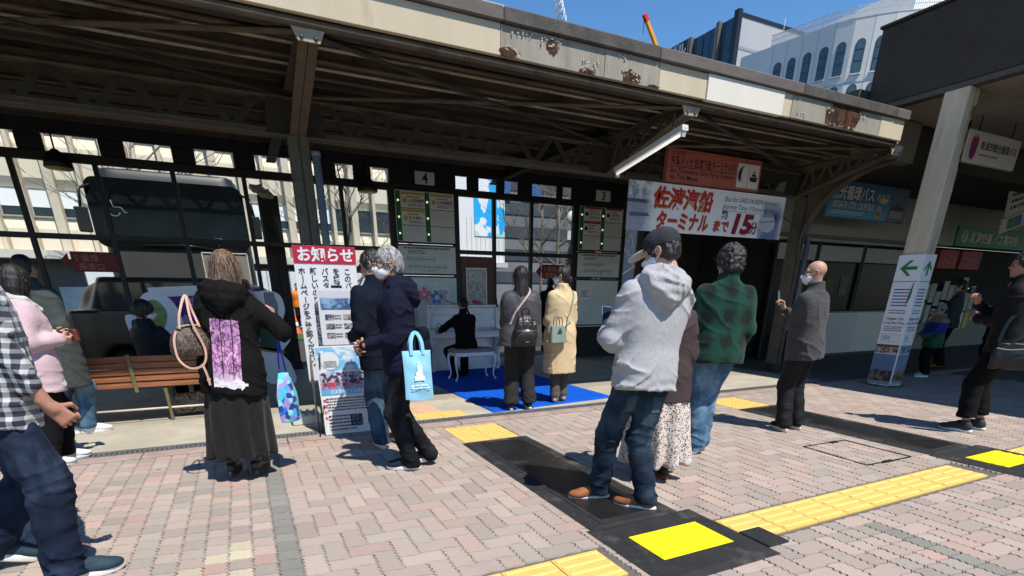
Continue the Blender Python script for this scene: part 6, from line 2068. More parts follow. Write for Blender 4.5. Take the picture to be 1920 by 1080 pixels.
q = MB(); q.box(6, 2, TOP, 20, 12, TOP+2.2); q.build('roof_plant', WC, e)
q = MB(); q.tube([(2.2, 10.6, TOP-.5), (2.2, 10.6, TOP+2.4)], .02, 5); q.build('aerial', SIG, e)
# cranes
def lattice(name, a, b, w, m1, m2, lab, secs=10):
    e = empty(name, tuple(a)); tag(e, lab, 'crane'); A_ = Vector((0, 0, 0)); B_ = Vector(b)-Vector(a); d = B_.normalized(); s = d.orthogonal().normalized(); u = d.cross(s)
    for k, (i, j) in enumerate(((-1, -1), (1, -1), (1, 1), (-1, 1))):
        q = MB(); o_ = (s*i+u*j)*w/2; q.tube([A_+o_, B_+o_*.7], w*.09, 5); q.build('chord', m1, e)
    for k in range(secs):
        t0, t1 = k/secs, (k+1)/secs; q = MB()
        for (i, j), (i2, j2) in (((-1, -1), (1, -1)), ((1, -1), (1, 1)), ((1, 1), (-1, 1)), ((-1, 1), (-1, -1))):
            q.tube([A_.lerp(B_, t0)+(s*i+u*j)*w/2, A_.lerp(B_, t1)+(s*i2+u*j2)*w/2], w*.06, 4)
        q.build('lacing', m2 if k >= secs-3 else m1, e)
lattice('tower_crane', (72.5, 120, 50), (67.6, 120, 63), 1.5, M('crane_white', (.65, .66, .68), .5), M('crane_red', (.6, .03, .03), .5), 'white lattice crane boom with red tip against the sky', 12)
e = empty('mobile_crane', (97.5, 118, 50)); tag(e, 'orange telescopic crane boom with red tip beside the glass building', 'crane')
q = MB(); q.bar((0, 0, 0), (-6.2, 0, 7.6), .7, .7); q.build('boom', M('crane_orange', (.75, .32, .03), .5), e); q = MB(); q.bar((-6.2, 0, 7.6), (-7.1, 0, 8.7), .8, .8); q.build('boom_tip', M('crane_red', (.6, .03, .03)), e)
q = MB(); q.tube([(-7.0, 0, 8.4), (-7.05, 0, 5.2)], .06, 4); q.build('hoist_rope', BLK_PLA, e)
# ------------------------------------------------------------------ bus, car
BUSB = M('bus_dark_paint', (.016, .019, .019), .45, .15, 2, 0, 1, 0, .5); BUSG = M('bus_glass', (.004, .005, .006), .25, .3, 1.2, 0, 1, 0, .06); BUSP = M('bus_grey_panel', (.045, .048, .047), .5, .12, 3)
e = empty('parked_bus', (-.87, 12.9, -.17)); tag(e, 'dark bus parked nose-in behind the screens at the left', 'bus')
sd = SDF(); sd.loft([(-.02, 0, 0, 1.30, 4.5), (2.9, 0, 0, 1.27, 4.5), (3.28, 0, 0, 1.16, 4.4)], .05, T(0, 4.5, .32), 14.0)
mesh_obj('body', sd.mesh('body', .06), BUSB, e)
def rrect(x0, z0, x1, z1, r, n=5):
    out = []
    for cx, cz, a0 in ((x1-r, z1-r, 0), (x0+r, z1-r, 90), (x0+r, z0+r, 180), (x1-r, z0+r, 270)):
        for k in range(n+1): a = R(a0+90*k/n); out.append((cx+r*math.cos(a), cz+r*math.sin(a)))
    return out
FR = lambda y: Matrix(((1, 0, 0, 0), (0, 0, -1, y), (0, 1, 0, 0), (0, 0, 0, 1)))
q = MB(); q.prism(rrect(-1.30, 2.28, 1.24, 3.42, .18), 0, .03, FR(-.06)); q.build('windscreen', BUSG, e)
q = MB(); q.prism(rrect(-1.08, 1.35, 1.18, 2.22, .04), 0, .03, FR(-.06)); q.build('front_panel', BUSP, e)
q = MB(); q.prism(rrect(.34, 1.55, 1.14, 2.24, .03), 0, .02, FR(-.092)); q.build('pale_panel', M('bus_pale_panel', (.20, .20, .195), .5, .1), e)
for (a, b2) in (((.34, 1.55), (.34, 2.24)), ((1.14, 1.55), (1.14, 2.24)), ((.34, 2.24), (1.14, 2.24))):
    q = MB(); q.bar((a[0], -.12, a[1]), (b2[0], -.12, b2[1]), .02, .02, (0, 1, 0)); q.build('panel_trim', SIG, e)
q = MB(); q.prism(rrect(-1.2, .35, 1.2, .95, .08), 0, .06, FR(-.06)); q.build('bumper', BUSB, e)
for sx in (-1, 1):
    q = MB(); q.lathe([(.13, 0), (.12, .03), (.02, .05)], 14, T(sx*.9, -.125, .72) @ RX(math.pi/2)); q.build('headlight', M('headlight_glass', (.35, .36, .36), .15, .05), e)
    q = MB(); q.lathe([(.46, -.13), (.48, 0), (.46, .13)], 18, T(sx*1.12, 2.4, .48) @ RY(math.pi/2)); q.build('wheel', BLK_RUB, e)
    q = MB(); q.tube([(sx*1.1, .05, 3.35), (sx*1.35, -.25, 3.2), (sx*1.38, -.3, 2.9)], .025, 6); q.box(sx*1.38-.1, -.36, 2.5, sx*1.38+.1, -.28, 2.9, None, .02); q.build('mirror', BLK_PLA, e)
q = MB(); ln = [(-.95, 3.06), (-.93, 2.95), (-.81, 2.945), (-.77, 2.86), (-.73, 2.875)]
q.tube([(x, -.095, z) for x, z in ln], .009, 5); q.tube([(-.93+.09*math.cos(a), -.095, 2.89+.09*math.sin(a)) for a in np.linspace(2.6, 6.0, 10)], .009, 5); q.build('wheelchair_symbol', M('symbol_white', (.16, .17, .17), .6), e)
q = MB()
P3 = [(.60, -.095, 2.50), (.74, -.095, 2.50), (.67, -.095, 2.36)]
q.tube(P3, .008, 4, closed=True); q.build('triangle_symbol', MATS['symbol_white'], e)
q = MB(); q.tube([(-.6, -.11, 2.33), (.1, -.12, 2.36), (.6, -.11, 2.30)], .014, 5); q.build('wiper', BLK_PLA, e)
e = empty('kei_van', (-2.62, 11.12, -.17)); tag(e, 'small dark brown van seen side-on behind the bench', 'van')
sd = SDF(); sd.loft([(0, 0, 0, 1.70, .66), (.55, 0, 0, 1.72, .68), (.95, 0, 0, 1.70, .68)], .02, T(1.72, .72, .28), 9.0)
sd.cone((.55, .72, 1.30), (2.9, .72, 1.30), .40, .36, .15, flat=((0, 0, 1), .95)); sd.loft([(0, 0, 0, 1.35, .64), (.60, .05, 0, 1.15, .56)], .06, T(1.62, .72, 1.15), 7.0)
for x in (.72, 2.75): sd.cone((x, -.2, .32), (x, .25, .32), .34, .34, .01, op='s')
mesh_obj('body', sd.mesh('body', .035), M('brown_car_paint', (.045, .032, .024), .3, .2, 2, 0, 1, .2, .5), e)
for a, c in ((.55, 1.35), (1.42, 2.45)):
    q = MB(); q.prism(rrect(a, 1.22, c, 1.66, .09), 0, .02, FR(.075)); q.build('side_window', M('van_window', (.05, .055, .058), .08, .3, 2), e)
for x in (.72, 2.75):
    for y in (.16, 1.25):
        q = MB(); q.lathe([(.20, -.10), (.285, -.09), (.29, 0), (.285, .09), (.20, .10)], 18, T(x, y, .29) @ RX(math.pi/2)); w_ = q.build('wheel', BLK_RUB, e)
        q = MB(); q.lathe([(.185, 0), (.17, .012), (.03, .02)], 14, T(x, y-.1, .29) @ RX(math.pi/2)); q.build('rim', M('rim_grey', (.14, .14, .14), .4, .1, 5, 0, 1, .6), w_)
q = MB(); q.box(1.62, .035, 1.02, 1.80, .055, 1.06, None, .006); q.build('door_handle', BLK_PLA, e)

# ------------------------------------------------------------------ bench
def woodm(nt, v):
    n = noise(nt, mapping(nt, v, (1.2, 22, 22)), 2.2, 5)
    c = mixc(nt, step(nt, n, .32, .68), (.165, .055, .022), (.34, .135, .060))
    return mixc(nt, mth(nt, 'MULTIPLY', step(nt, noise(nt, v, 4, 4), .55, .72), .5), c, (.11, .042, .02))
WOOD = ramp_mat('varnished_wood', woodm, .5, .2, 120, .4, 0)
e = empty('wooden_bench', (-1.86, 6.85, 0)); tag(e, 'long varnished wooden slat bench seen from behind', 'bench')
BL_ = 1.92
sl = MB(); sl.box(0, -.016, -.031, BL_, .016, .031, None, .005); slm = sl.mesh('back_slat', WOOD)
for k in range(5):
    o = mesh_obj('back_slat', slm, None, e); o.location = (0, .035-.012*k*-.0, .415+k*.068); o.rotation_euler = (R(-6), 0, 0); o.location.y = .0-.006*k
for k in range(5):
    b = MB(); b.box(0, .06+k*.085, .375, BL_, .06+k*.085+.07, .40, None, .005); b.build('seat_slat', WOOD, e)
OLV = M('olive_metal', (.15, .135, .06), .6, .2, 6, .2, 80)
for x in (.06, .70, 1.86):
    b = MB(); b.bar((x, -.026, .34), (x, -.058, .735), .035, .012, (0, 1, 0)); b.build('back_strap', OLV, e)
for x in (.06, .96, 1.86):
    b = MB(); b.bar((x, .04, 0), (x, .02, .37), .05, .03, (1, 0, 0)); b.bar((x, .46, 0), (x, .46, .37), .05, .03, (1, 0, 0)); b.bar((x, .0, .36), (x, .50, .36), .05, .02); b.build('leg_frame', OLV, e)
b = MB(); b.tube([(.02, .02, .145), (BL_-.02, .02, .145)], .012, 8); b.build('foot_rail', M('pale_rail', (.55, .50, .42), .5), e)
e = empty('patterned_bag', (-.72, 7.16, .02)); tag(e, 'black and cream floral bag tucked under the bench', 'bag')
sd = SDF(); sd.loft([(0, 0, 0, .20, .09), (.12, 0, 0, .22, .10), (.24, 0, 0, .16, .05)], .01, None, 2.6); sd.disp = fold_noise(.012, (9, 9, 9), 1.)
def flor(nt, v):
    vo = nd(nt, 'ShaderNodeTexVoronoi'); vo.inputs['Scale'].default_value = 24; nt.links.new(v, vo.inputs['Vector'])
    return mixc(nt, step(nt, mth(nt, 'SINE', mth(nt, 'MULTIPLY', vo.outputs['Distance'], 22)), -.1, .3), (.012, .010, .009), (.42, .35, .24))
mesh_obj('pouch', sd.mesh('pouch', .012), ramp_mat('floral_cloth', flor, .85, .2), e)
# ------------------------------------------------------------------ cut-out display boards
def outline(pts, n=5): return [(p.x, p.y) for p in catmull([(a, b, 0) for a, b in pts+[pts[0]]], n)[:-1]]
def standee(pos, pts, blobs, lab, rz=0, th=.012):
    e = empty('display_board', pos, rz); tag(e, lab, 'display board')
    q = MB(); q.prism(outline(pts), 0, th, FR(0)); q.build('board', M('white_foam_board', (.80, .80, .82), .7, .03), e)
    for k, (bp, c) in enumerate(blobs):
        q = MB(); q.prism(outline(bp), 0, .002, FR(-th-.0005)); q.build('printed_shape', M('print_%02d_%02d_%02d' % tuple(int(x*99) for x in c), c, .6, .35, 16), e)
    q = MB(); q.bar((sum(p[0] for p in pts)/len(pts), .02, .5), (sum(p[0] for p in pts)/len(pts), .32, -pos[2]+.006), .03, .01); q.build('prop', DKF, e)
standee((-1.36, 8.2, .55), [(.06, .30), (.12, .10), (.34, .02), (.62, .05), (.66, .40), (.58, .70), (.40, .80), (.26, .74), (.20, .55), (.05, .52)],
        [([(.26, .40), (.42, .36), (.50, .55), (.42, .70), (.30, .66)], (.22, .30, .10)), ([(.24, .14), (.42, .10), (.46, .30), (.28, .34)], (.35, .22, .09)), ([(.09, .36), (.18, .34), (.19, .46), (.11, .47)], (.06, .05, .05))], 'white cut-out board with green and tan print left of the seated person')
e = empty('display_board', (-1.02, 8.45, .70)); tag(e, 'purple patterned poster board behind the seated person', 'display board')
q = MB(); q.box(0, 0, 0, 1.20, .012, .68); q.build('board', ramp_mat('purple_print', cells([(.12, .04, .28), (.15, .05, .34), (.10, .035, .24), (.45, .36, .62), (.14, .05, .30), (.10, .035, .22)], 16), .6, 0), e)
q = MB(); q.box(.02, -.01, .58, .95, -.001, .70, RY(R(-3))); q.build('paper_strip', M('white_card', (.5, .5, .5)), e)
q = MB(); q.bar((.6, .02, .4), (.6, .35, -.69), .03, .01); q.build('prop', DKF, e)
standee((.20, 8.6, .06), [(.02, .02), (.36, .02), (.33, .30), (.24, .46), (.38, .66), (.30, .86), (.36, 1.05), (.33, 1.24), (.20, 1.31), (.02, 1.30), (-.35, 1.25), (-.4, .4)],
        [([(-.1, .55), (.22, .50), (.10, .86), (-.08, .9)], (.025, .075, .045)), ([(.06, .84), (.20, .80), (.22, .92), (.08, .95)], (.25, .22, .14)), ([(.18, 1.02), (.26, 1.0), (.27, 1.18), (.19, 1.20)], (.30, .30, .33)), ([(-.06, .50), (.24, .45), (.25, .50), (-.04, .55)], (.28, .17, .08))], 'tall white wavy-edged cut-out board right of the black hoodie')

# ------------------------------------------------------------------ notice boards on the pavement
e = empty('notice_sign', (.50, 5.66, .52)); tag(e, 'tall white notice board with red header on an easel', 'notice board')
TL = RX(R(5))
q = MB(); q.box(0, 0, 0, .56, .012, 1.235, TL); q.build('board', M('notice_white', (.74, .75, .77), .6, .02), e)
q = MB(); q.box(.0, -.0035, 1.085, .56, -.0005, 1.235, TL); q.build('header', M('notice_red', (.47, .015, .055), .6, .04), e)
put_text('お知らせ', .125, M('notice_white_ink', (.78, .78, .78), .6), e, .03, 1.115, -.006, .035, M4=TL, fit=.50)
cols_ = ['このバスターミナルは', 'を終了します。', 'バスターミナルの供用を', '新しいのりば等については新潟交通', 'ホームページをご確認ください。']
for k, tx in enumerate(cols_):
    x = .47-k*.103; mes = []
    for j, ch in enumerate(tx):
        if ch == 'ー': 
            me = text_mesh('ー', .066, .018, 'CENTER'); me.transform(T(0, .022, 0) @ RZ(-math.pi/2) @ T(0, -.022, 0))
        elif ch == '。':
            me = text_mesh('。', .066, .018, 'CENTER'); me.transform(T(.03, .03, 0))
        else: me = text_mesh(ch, .066, .018, 'CENTER')
        me.transform(T(x, .995-j*.0625, 0)); mes.append(me)
    vs, fs = [], []
    for me in mes:
        b0 = len(vs); vs += [tuple(v.co) for v in me.vertices]; fs += [[b0+i for i in p.vertices] for p in me.polygons]
    m = bpy.data.meshes.new('lettering'); m.from_pydata(vs, [], fs); m.materials.append(INK); o = mesh_obj('lettering', m, None, e); o.matrix_local = TL @ T(0, -.003, 0) @ FACE
for (a, c) in (((.05, .02, .9), (.02, -.05, -.51)), ((.50, .02, .9), (.54, -.05, -.51)), ((.27, .04, 1.0), (.27, .55, -.51))):
    q = MB(); q.tube([a, c], .012, 7); q.build('easel_leg', M('easel_grey', (.30, .31, .32), .4, .1, 5, 0, 1, .7), e)
q = MB(); q.bar((.0, -.02, -.01), (.56, -.02, -.01), .03, .02); q.build('easel_shelf', MATS['easel_grey'], e)
def bluepic(nt, v):
    o = sepxyz(nt, v); n = noise(nt, mapping(nt, v, (6, 1, 10)), 1.4, 4); n2 = noise(nt, v, 26, 4)
    c = mixc(nt, step(nt, n, .45, .60), (.17, .44, .68), (.62, .66, .70))
    lo = mixc(nt, step(nt, n2, .46, .56), (.035, .045, .10), (.50, .42, .50))
    return mixc(nt, step(nt, o[2], .60, .615), lo, c)
e = empty('event_poster', (.56, 5.38, .012)); tag(e, 'white poster with blue sky photograph leaning below the notice board', 'poster'); TL = RX(R(-4))
q = MB(); q.box(0, 0, 0, .50, .012, .86, TL); q.build('board', M('poster_white', (.66, .67, .70), .5, .02), e)
q = MB(); q.box(.012, -.003, .48, .488, -.0005, .848, TL); q.build('photograph', ramp_mat('sky_poster_print', bluepic, .45, 0), e)
q = MB(); q.box(.012, -.0045, .395, .488, -.001, .475, TL); q.build('blue_band', M('band_blue', (.10, .36, .62), .6), e)
put_text('新潟駅バスターミナル', .075, M('poster_red', (.55, .06, .12), .6), e, .03, .455, -.007, .03, M4=TL, fit=.44); put_text('バスターミナル供用', .05, WHI, e, .10, .405, -.007, .02, M4=TL, fit=.32)
q = MB(); q.prism([(.13+.085*math.cos(a), .72+.085*math.sin(a)) for a in np.linspace(0, 6.28, 20)[:-1]], 0, .002, TL @ FR(-.0045)); q.build('white_disc', M('poster_white', (.66, .67, .70)), e)
q = MB(); q.box(.07, -.0085, .66, .19, -.0066, .72, TL); q.build('building_drawing', M('grey_ink', (.30, .31, .32)), e)
fine_print(e, INK, .05, .47, .23, .37, 5, -.004, 21, .85, TL, step=.016); fine_print(e, M('poster_red', (.55, .06, .12)), .02, .05, .14, .37, 4, -.004, 2, .9, TL); fine_print(e, INK, .05, .47, .03, .20, 5, -.004, 23, .6, TL, step=.016)
q = MB(); q.box(.26, -.004, .07, .38, -.001, .19, TL); q.build('small_photograph', ramp_mat('small_photo_print', lambda nt, v: mixc(nt, step(nt, noise(nt, v, 40, 4), .45, .58), (.03, .04, .08), (.22, .22, .30)), .5, 0), e)
for a, c in (((.04, .02, .80), (-.02, .16, 0)), ((.46, .02, .80), (.50, .16, 0)), ((.02, .01, .3), (-.06, -.02, 0))):
    q = MB(); q.tube([a, c], .008, 6); q.build('stand_leg', BLK_PLA, e)
e = empty('stop_guide_poster', (.66, 5.54, .87)); tag(e, 'small white poster with rows of pictures between the notice board and the event poster', 'poster'); TL = RX(R(3))
q = MB(); q.box(0, 0, 0, .38, .01, .52, TL); q.build('board', M('poster_white', (.66, .67, .70)), e)
q = MB(); q.box(.02, -.003, .33, .36, -.0005, .50, TL); q.build('photograph', ramp_mat('guide_photo_print', photo((.58, .60, .66), (.05, .10, .22), (.25, .40, .60), 14, .42), .5, 0), e)
for r_ in range(3):
    for c_ in range(2):
        q = MB(); q.box(.05+c_*.17, -.003, .235-r_*.085, .135+c_*.17, -.0005, .285-r_*.085, TL); q.build('thumbnail', ramp_mat('thumb_print', lambda nt, v: mixc(nt, step(nt, noise(nt, v, 30, 4), .42, .58), (.05, .07, .14), (.40, .34, .30)), .5, 0), e)
    fine_print(e, INK, .14, .20, .235-r_*.085, .285-r_*.085, 2, -.003, r_, .9, TL, step=.012)
q = MB(); q.tube([(.19, .012, .3), (.19, .10, -.86)], .01, 6); q.build('stand_post', BLK_PLA, e)
q = MB(); q.box(.14, -.006, .515, .24, .016, .545, None, .005); q.build('clip', BLK_PLA, e)
e = empty('concrete_weight', (.30, 5.98, 0)); tag(e, 'white ribbed concrete block weighing down the easel', 'weight')
q = MB(); q.box(0, 0, 0, .30, .30, .10, None, .012); q.build('block', M('white_block', (.58, .57, .52), .85, .08, 6, .3, 60), e)
for k in range(4):
    q = MB(); q.box(.02+k*.075, .01, .101, .05+k*.075, .29, .118, None, .004); q.build('rib', MATS['white_block'], e)

# ------------------------------------------------------------------ piano and stool
PWH = M('white_lacquer', (.80, .80, .82), .25, .03, 3, 0, 1, 0, .5, None, 1, 1, None, (1, 1, 1), 0, .3)
e = empty('upright_piano', (2.92, 9.30, .012)); tag(e, 'white upright piano on the blue mat', 'piano')
def pbox(n_, *a, bev=.008): b = MB(); b.box(*a, None, bev); return b.build(n_, PWH, e)
pbox('case', .05, .10, .03, 1.33, .58, 1.10); pbox('lid', .02, .06, 1.102, 1.36, .60, 1.14); pbox('top_rail', .05, .07, .98, 1.33, .098, 1.09)
pbox('side', 0, .02, 0, .048, .58, 1.10); pbox('side', 1.332, .02, 0, 1.38, .58, 1.10)
pbox('front_panel', .09, .082, .74, 1.29, .098, .965); pbox('lower_panel', .09, .085, .12, 1.29, .098, .56); pbox('plinth', .05, .05, .0, 1.33, .12, .10)
pbox('key_bed', -.01, -.20, .585, 1.39, .10, .66); pbox('key_slip', .06, -.205, .662, 1.32, -.185, .70); pbox('key_block', .0, -.20, .662, .06, .09, .735); pbox('key_block', 1.32, -.20, .662, 1.38, .09, .735)
b = MB(); b.box(.062, -.02, .80, 1.318, .012, .93, T(0, .06, -.06), .005); b.build('fallboard', PWH, e)
for k in range(52):
    b = MB(); x = .068+k*.02387; b.box(x, -.183, .664, x+.0228, -.03, .684); b.build('white_key', M('ivory', (.62, .61, .57), .3, .03), e)
    if k % 7 not in (2, 6) and k < 51: b = MB(); b.box(x+.016, -.135, .685, x+.0305, -.03, .697); b.build('black_key', BLK_PLA, e)
for x in (.02, 1.30):
    b = MB(); prof = [(.0, .58), (.0, .50), (.05, .40), (.09, .25), (.06, .12), (.11, .0), (.16, .0), (.16, .58)]
    b.prism([(y-.18, z) for y, z in prof], x, x+.06, Matrix(((0, 0, 1, 0), (1, 0, 0, 0), (0, 1, 0, 0), (0, 0, 0, 1)))); b.build('console_leg', PWH, e)
for dx in (-.08, .02, .12):
    b = MB(); b.box(.67+dx, -.02, .05, .70+dx, .06, .062, None, .004); b.build('pedal', M('brass', (.6, .48, .25)), e)
st = empty('piano_stool', (2.94, 8.04, .012)); tag(st, 'white piano stool with curved legs and grey padded top', 'stool')
b = MB(); b.box(0.03, .02, .38, .71, .37, .445, None, .008); b.build('apron', PWH, st)
sd = SDF(); sd.loft([(0, 0, 0, .375, .195), (.03, 0, 0, .385, .205), (.055, 0, 0, .33, .15)], .01, T(.37, .195, .447), 5.0); sd.disp = lambda P: .005*np.sin(P[:, 0]*40)*np.sin(P[:, 1]*42)
mesh_obj('cushion', sd.mesh('cushion', .009), M('grey_brocade', (.28, .275, .255), .8, .35, 30, .3, 60), st)
for (x, y, sx, sy) in ((.04, .03, -1, -1), (.70, .03, 1, -1), (.04, .36, -1, 1), (.70, .36, 1, 1)):
    b = MB(); b.tube(catmull([(x, y, .40), (x+.018*sx, y+.012*sy, .32), (x+.004*sx, y, .20), (x-.012*sx, y-.006*sy, .09), (x+.01*sx, y+.008*sy, .03), (x+.026*sx, y+.018*sy, .0)]), [.030-.018*min(1, k/18)+(.008 if k > 24 else 0) for k in range(31)], 8); b.build('cabriole_leg', PWH, st)
# paper flower decorations on the piano
e = empty('paper_flowers', (3.02, 9.36, 1.155)); tag(e, 'pink, blue and white paper flower decoration on the piano lid', 'decoration')
def petals(c, r_, n_, mat, nm, wire=False):
    for k in range(n_):
        a = 2*math.pi*k/n_+.3
        sd = SDF(); sd.ell((c[0]+r_*math.cos(a), c[1], c[2]+r_*math.sin(a)), (r_*.75, .02, r_*.55), .01, RY(-a)); mesh_obj(nm, sd.mesh(nm, .012), mat, e)
PK = M('pink_paper', (.68, .18, .30), .8, .1); BU = M('blue_paper', (.06, .22, .56), .8, .1); WH = M('white_paper', (.8, .8, .76), .8, .05)
petals((-.12, .0, .17), .075, 5, PK, 'pink_petal'); petals((.10, -.01, .12), .07, 5, BU, 'blue_petal'); petals((.13, .01, .30), .06, 3, WH, 'white_petal'); petals((.06, -.06, -.07), .06, 3, WH, 'white_petal')
b = MB(); b.tube([(.1+.03*math.cos(a), -.035, .12+.03*math.sin(a)) for a in np.linspace(0, 6.28, 12)[:-1]], .014, 6, closed=True); b.build('flower_ring', WH, e)
b = MB(); b.tube(catmull([(.15, -.03, .12), (.3, -.02, .06), (.45, 0, .015), (.6, .02, .01)]), .012, 6); b.build('ribbon', M('salmon_ribbon', (.48, .22, .18), .7), e)
e = empty('pink_tissue', (3.94, 9.40, 1.155)); tag(e, 'small pink cloth on the right end of the piano lid', 'cloth')
sd = SDF(); sd.ell((0, 0, .02), (.09, .06, .035), .01, RY(.3)); sd.ell((-.08, 0, .05), (.05, .05, .03), .02); sd.disp = fold_noise(.012, (25, 25, 25), 1.); mesh_obj('cloth', sd.mesh('cloth', .008), M('hot_pink_cloth', (.50, .06, .20), .8, .1), e)
e = empty('wire_flower', (3.10, 9.17, .70)); tag(e, 'mauve wire flower ornament by the piano keys', 'decoration')
for k in range(4):
    a = k*1.57+.5; b = MB(); b.tube([(.05*math.cos(a)+.035*math.cos(t), -.01, .07+.05*math.sin(a)+.035*math.sin(t)) for t in np.linspace(0, 6.28, 12)[:-1]], .006, 5, closed=True); b.build('loop', M('mauve_wire', (.26, .07, .16), .5), e)
b = MB(); b.tube([(0, 0, 0), (0, -.01, .06)], .006, 5); b.build('stem', MATS['mauve_wire'], e)
# small lamps on the rear row
for k, (x, y, z) in enumerate(((.52, 10.55, 2.95), (.62, 10.50, 2.88))):
    e = empty('flood_lamp', (x, y, z)); tag(e, ('upper small pale flood lamp on the rear column', 'lower small pale flood lamp on the rear column')[k], 'lamp', 'flood lamps on the rear column')
    b = MB(); b.box(-.11, -.16, -.05, .11, .0, .03, RZ(.4) @ RX(.5), .015); b.build('head', M('old_cream_enamel', (.50, .49, .40), .5, .1), e); b = MB(); b.tube([(0, 0, 0), (.1, .15, .05)], .015, 6); b.build('arm', STEELD, e)
for k, (x, z) in enumerate(((-1.93, 3.02), (2.25, 3.05))):
    e = empty('dome_lamp', (x, 10.15, z)); tag(e, ('dark dome lamp hanging over the left screen', 'dark dome lamp hanging left of the bay four plate')[k], 'lamp', 'dome lamps over the screens')
    b = MB(); b.lathe([(.17, -.10), (.16, -.04), (.10, .06), (.03, .12)], 16); b.build('shade', DKF, e); b = MB(); b.lathe([(.155, -.115), (.15, -.102)], 16); b.build('rim', M('yellow_glass', (.45, .45, .12), .3), e); b = MB(); b.tube([(0, 0, .12), (0, 0, .35)], .012, 6); b.build('stem', DKF, e)
# white folding chair frame behind the green jacket
e = empty('folding_chair', (4.78, 5.10, 0)); tag(e, 'white bent tube of a folding chair right of the green jacket', 'chair')
b = MB(); b.tube(catmull([(0, 0, .02), (.02, 0, .0), (.12, .02, .012), (.17, .03, .05), (.185, .03, .3), (.18, .03, .45)]), .011, 8); b.build('frame', M('white_tube', (.70, .70, .70), .4), e)
b = MB(); b.tube(catmull([(-.05, .35, .02), (.12, .37, .012), (.17, .38, .05), (.185, .38, .3), (.18, .38, .45)]), .011, 8); b.build('frame', MATS['white_tube'], e)
b = MB(); b.box(-.18, .03, .44, .19, .39, .465, None, .008); b.build('seat', BLK, e)
# ------------------------------------------------------------------ people
def held(o, F, label, cat, group=None):
    o.matrix_world = F.MW @ o.matrix_world
    return tag(o, label, cat, group)

def phone(F, at, ax, nrm, label, size=(.072, .148, .009), mat=None):
    y = Vector(ax).normalized(); z = Vector(nrm); z = (z-y*z.dot(y)).normalized(); x = y.cross(z)
    mb = MB(); w, l, t = size
    mb.box(-w/2, -l/2, -t/2, w/2, l/2, t/2, None, .003)
    o = mb.build('phone', mat or BLK_PLA)
    sc = MB(); sc.box(-w/2+.004, -l/2+.005, t/2+.0002, w/2-.004, l/2-.005, t/2+.0012)
    sc.build('screen', M('phone_screen', (.02, .025, .03), .08, .1, 20), o)
    lb = MB(); lb.box(-w/2+.006, l/2-.036, -t/2-.0025, -w/2+.034, l/2-.006, -t/2-.0003, None, .001)
    lb.build('camera_bump', M('phone_lens', (.03, .03, .035), .15, .1), o)
    o.matrix_world = F.MW @ Matrix(((x.x, y.x, z.x, at[0]), (x.y, y.y, z.y, at[1]), (x.z, y.z, z.z, at[2]), (0, 0, 0, 1)))
    return tag(o, label, 'phone')

def soft_bag(e, w, h, dep, mat, seed, top=1.0):
    """flat cloth bag hanging from its upper edge at z = 0"""
    nx, nz = 14, 18
    mb = MB(); mb.smooth = True
    for sgn in (-1, 1):
        vs = []
        for j in range(nz+1):
            for i in range(nx+1):
                u, v = i/nx, j/nz
                ww = w*(top+(1-top)*min(1, (1-v)*2.2))*(1-.03*math.sin(v*3.1))
                x = (u-.5)*ww; z = -h*(1-v)+.012*math.sin(u*3.1)*(v < .01)*-1
                bul = dep*(max(0, math.sin(math.pi*u))**.6)*(max(0, math.sin(math.pi*min(1, .06+v*.94)))**.5)
                wr = .004*math.sin(x*60+v*5+seed)*(1-v)+.005*math.sin(v*17+x*22+seed*2)*math.sin(math.pi*u)
                vs.append((x, sgn*(bul+.002)+wr*(1 if sgn < 0 else -1)*.8, z))
        fs = [[j*(nx+1)+i, j*(nx+1)+i+1, (j+1)*(nx+1)+i+1, (j+1)*(nx+1)+i] for j in range(nz) for i in range(nx)]
        mb.add(vs, fs if sgn < 0 else [f[::-1] for f in fs])
    return mb.build('pouch', mat, e)

def outward(c):
    c = Vector(c)
    return lambda p: (Vector((p[0]-c[0], p[1]-c[1], 0)))

def cling(F, pts, w, t, mat, name, o=None, off=.006, parent=None):
    """a strap laid over a garment"""
    me = (o or F.top).data
    bv = BVHTree.FromPolygons([v.co for v in me.vertices], [p.vertices for p in me.polygons])
    out = []; nr = []
    for p in catmull(pts, 6):
        hit = bv.find_nearest(p)
        n = hit[1]; q = hit[0]
        if (p-q).length < .09: out.append(q+n*off); nr.append(n)
        else: out.append(p); nr.append((p-q).normalized())
    it = iter(nr)
    mb = ribbon(out, w, t, lambda p: next(it))
    return mb.build(name, mat, parent)

# --- 1 the woman filming, black hoodie and lace skirt
F = make_person((-.12, 4.34), R(-12), 1.62, True, feetw=[(-.26, 4.37, -14, .035), (-.08, 4.35, -24, .035)], lean=R(3), side=R(5),
                hands={'R': dict(pos=(.285, .20, 1.16), pole=(.8, -.3, -.75), dir=(-.1, .25, .95), palm=(-.9, .35, .1), curl=.8, thumb=.3),
                       'L': dict(pos=(.02, .27, 1.05), pole=(-.3, -.4, -.8), dir=(.5, .5, .6), palm=(.3, -.2, .9), curl=.7)}, head=(R(-8), R(4), 0),
                label='person with long brown hair in black hoodie and ankle-length black skirt, back turned')
wear_skirt(F, ramp_mat('black_lace', lace, .85, .5, 130), .19, 1.0, .165, .235, pleats=11, amp=.016, seed=1.3)
wear_top(F, BLK, .69, .030, 'hoodie', 1.06, .99, .007, hood=True, seed=2.0, flare=.014, sleeve_r=1.12, rib=True)
ray_patch(F.top, F.tf, 14, 22, -.092, .088, -.17, .285, name='back_print', mat=ramp_mat('hoodie_artwork', hoodie_print, .85, .2, 300, coord='UV'), fringe=.004)
sg = MB()
r_ = random.Random(4)
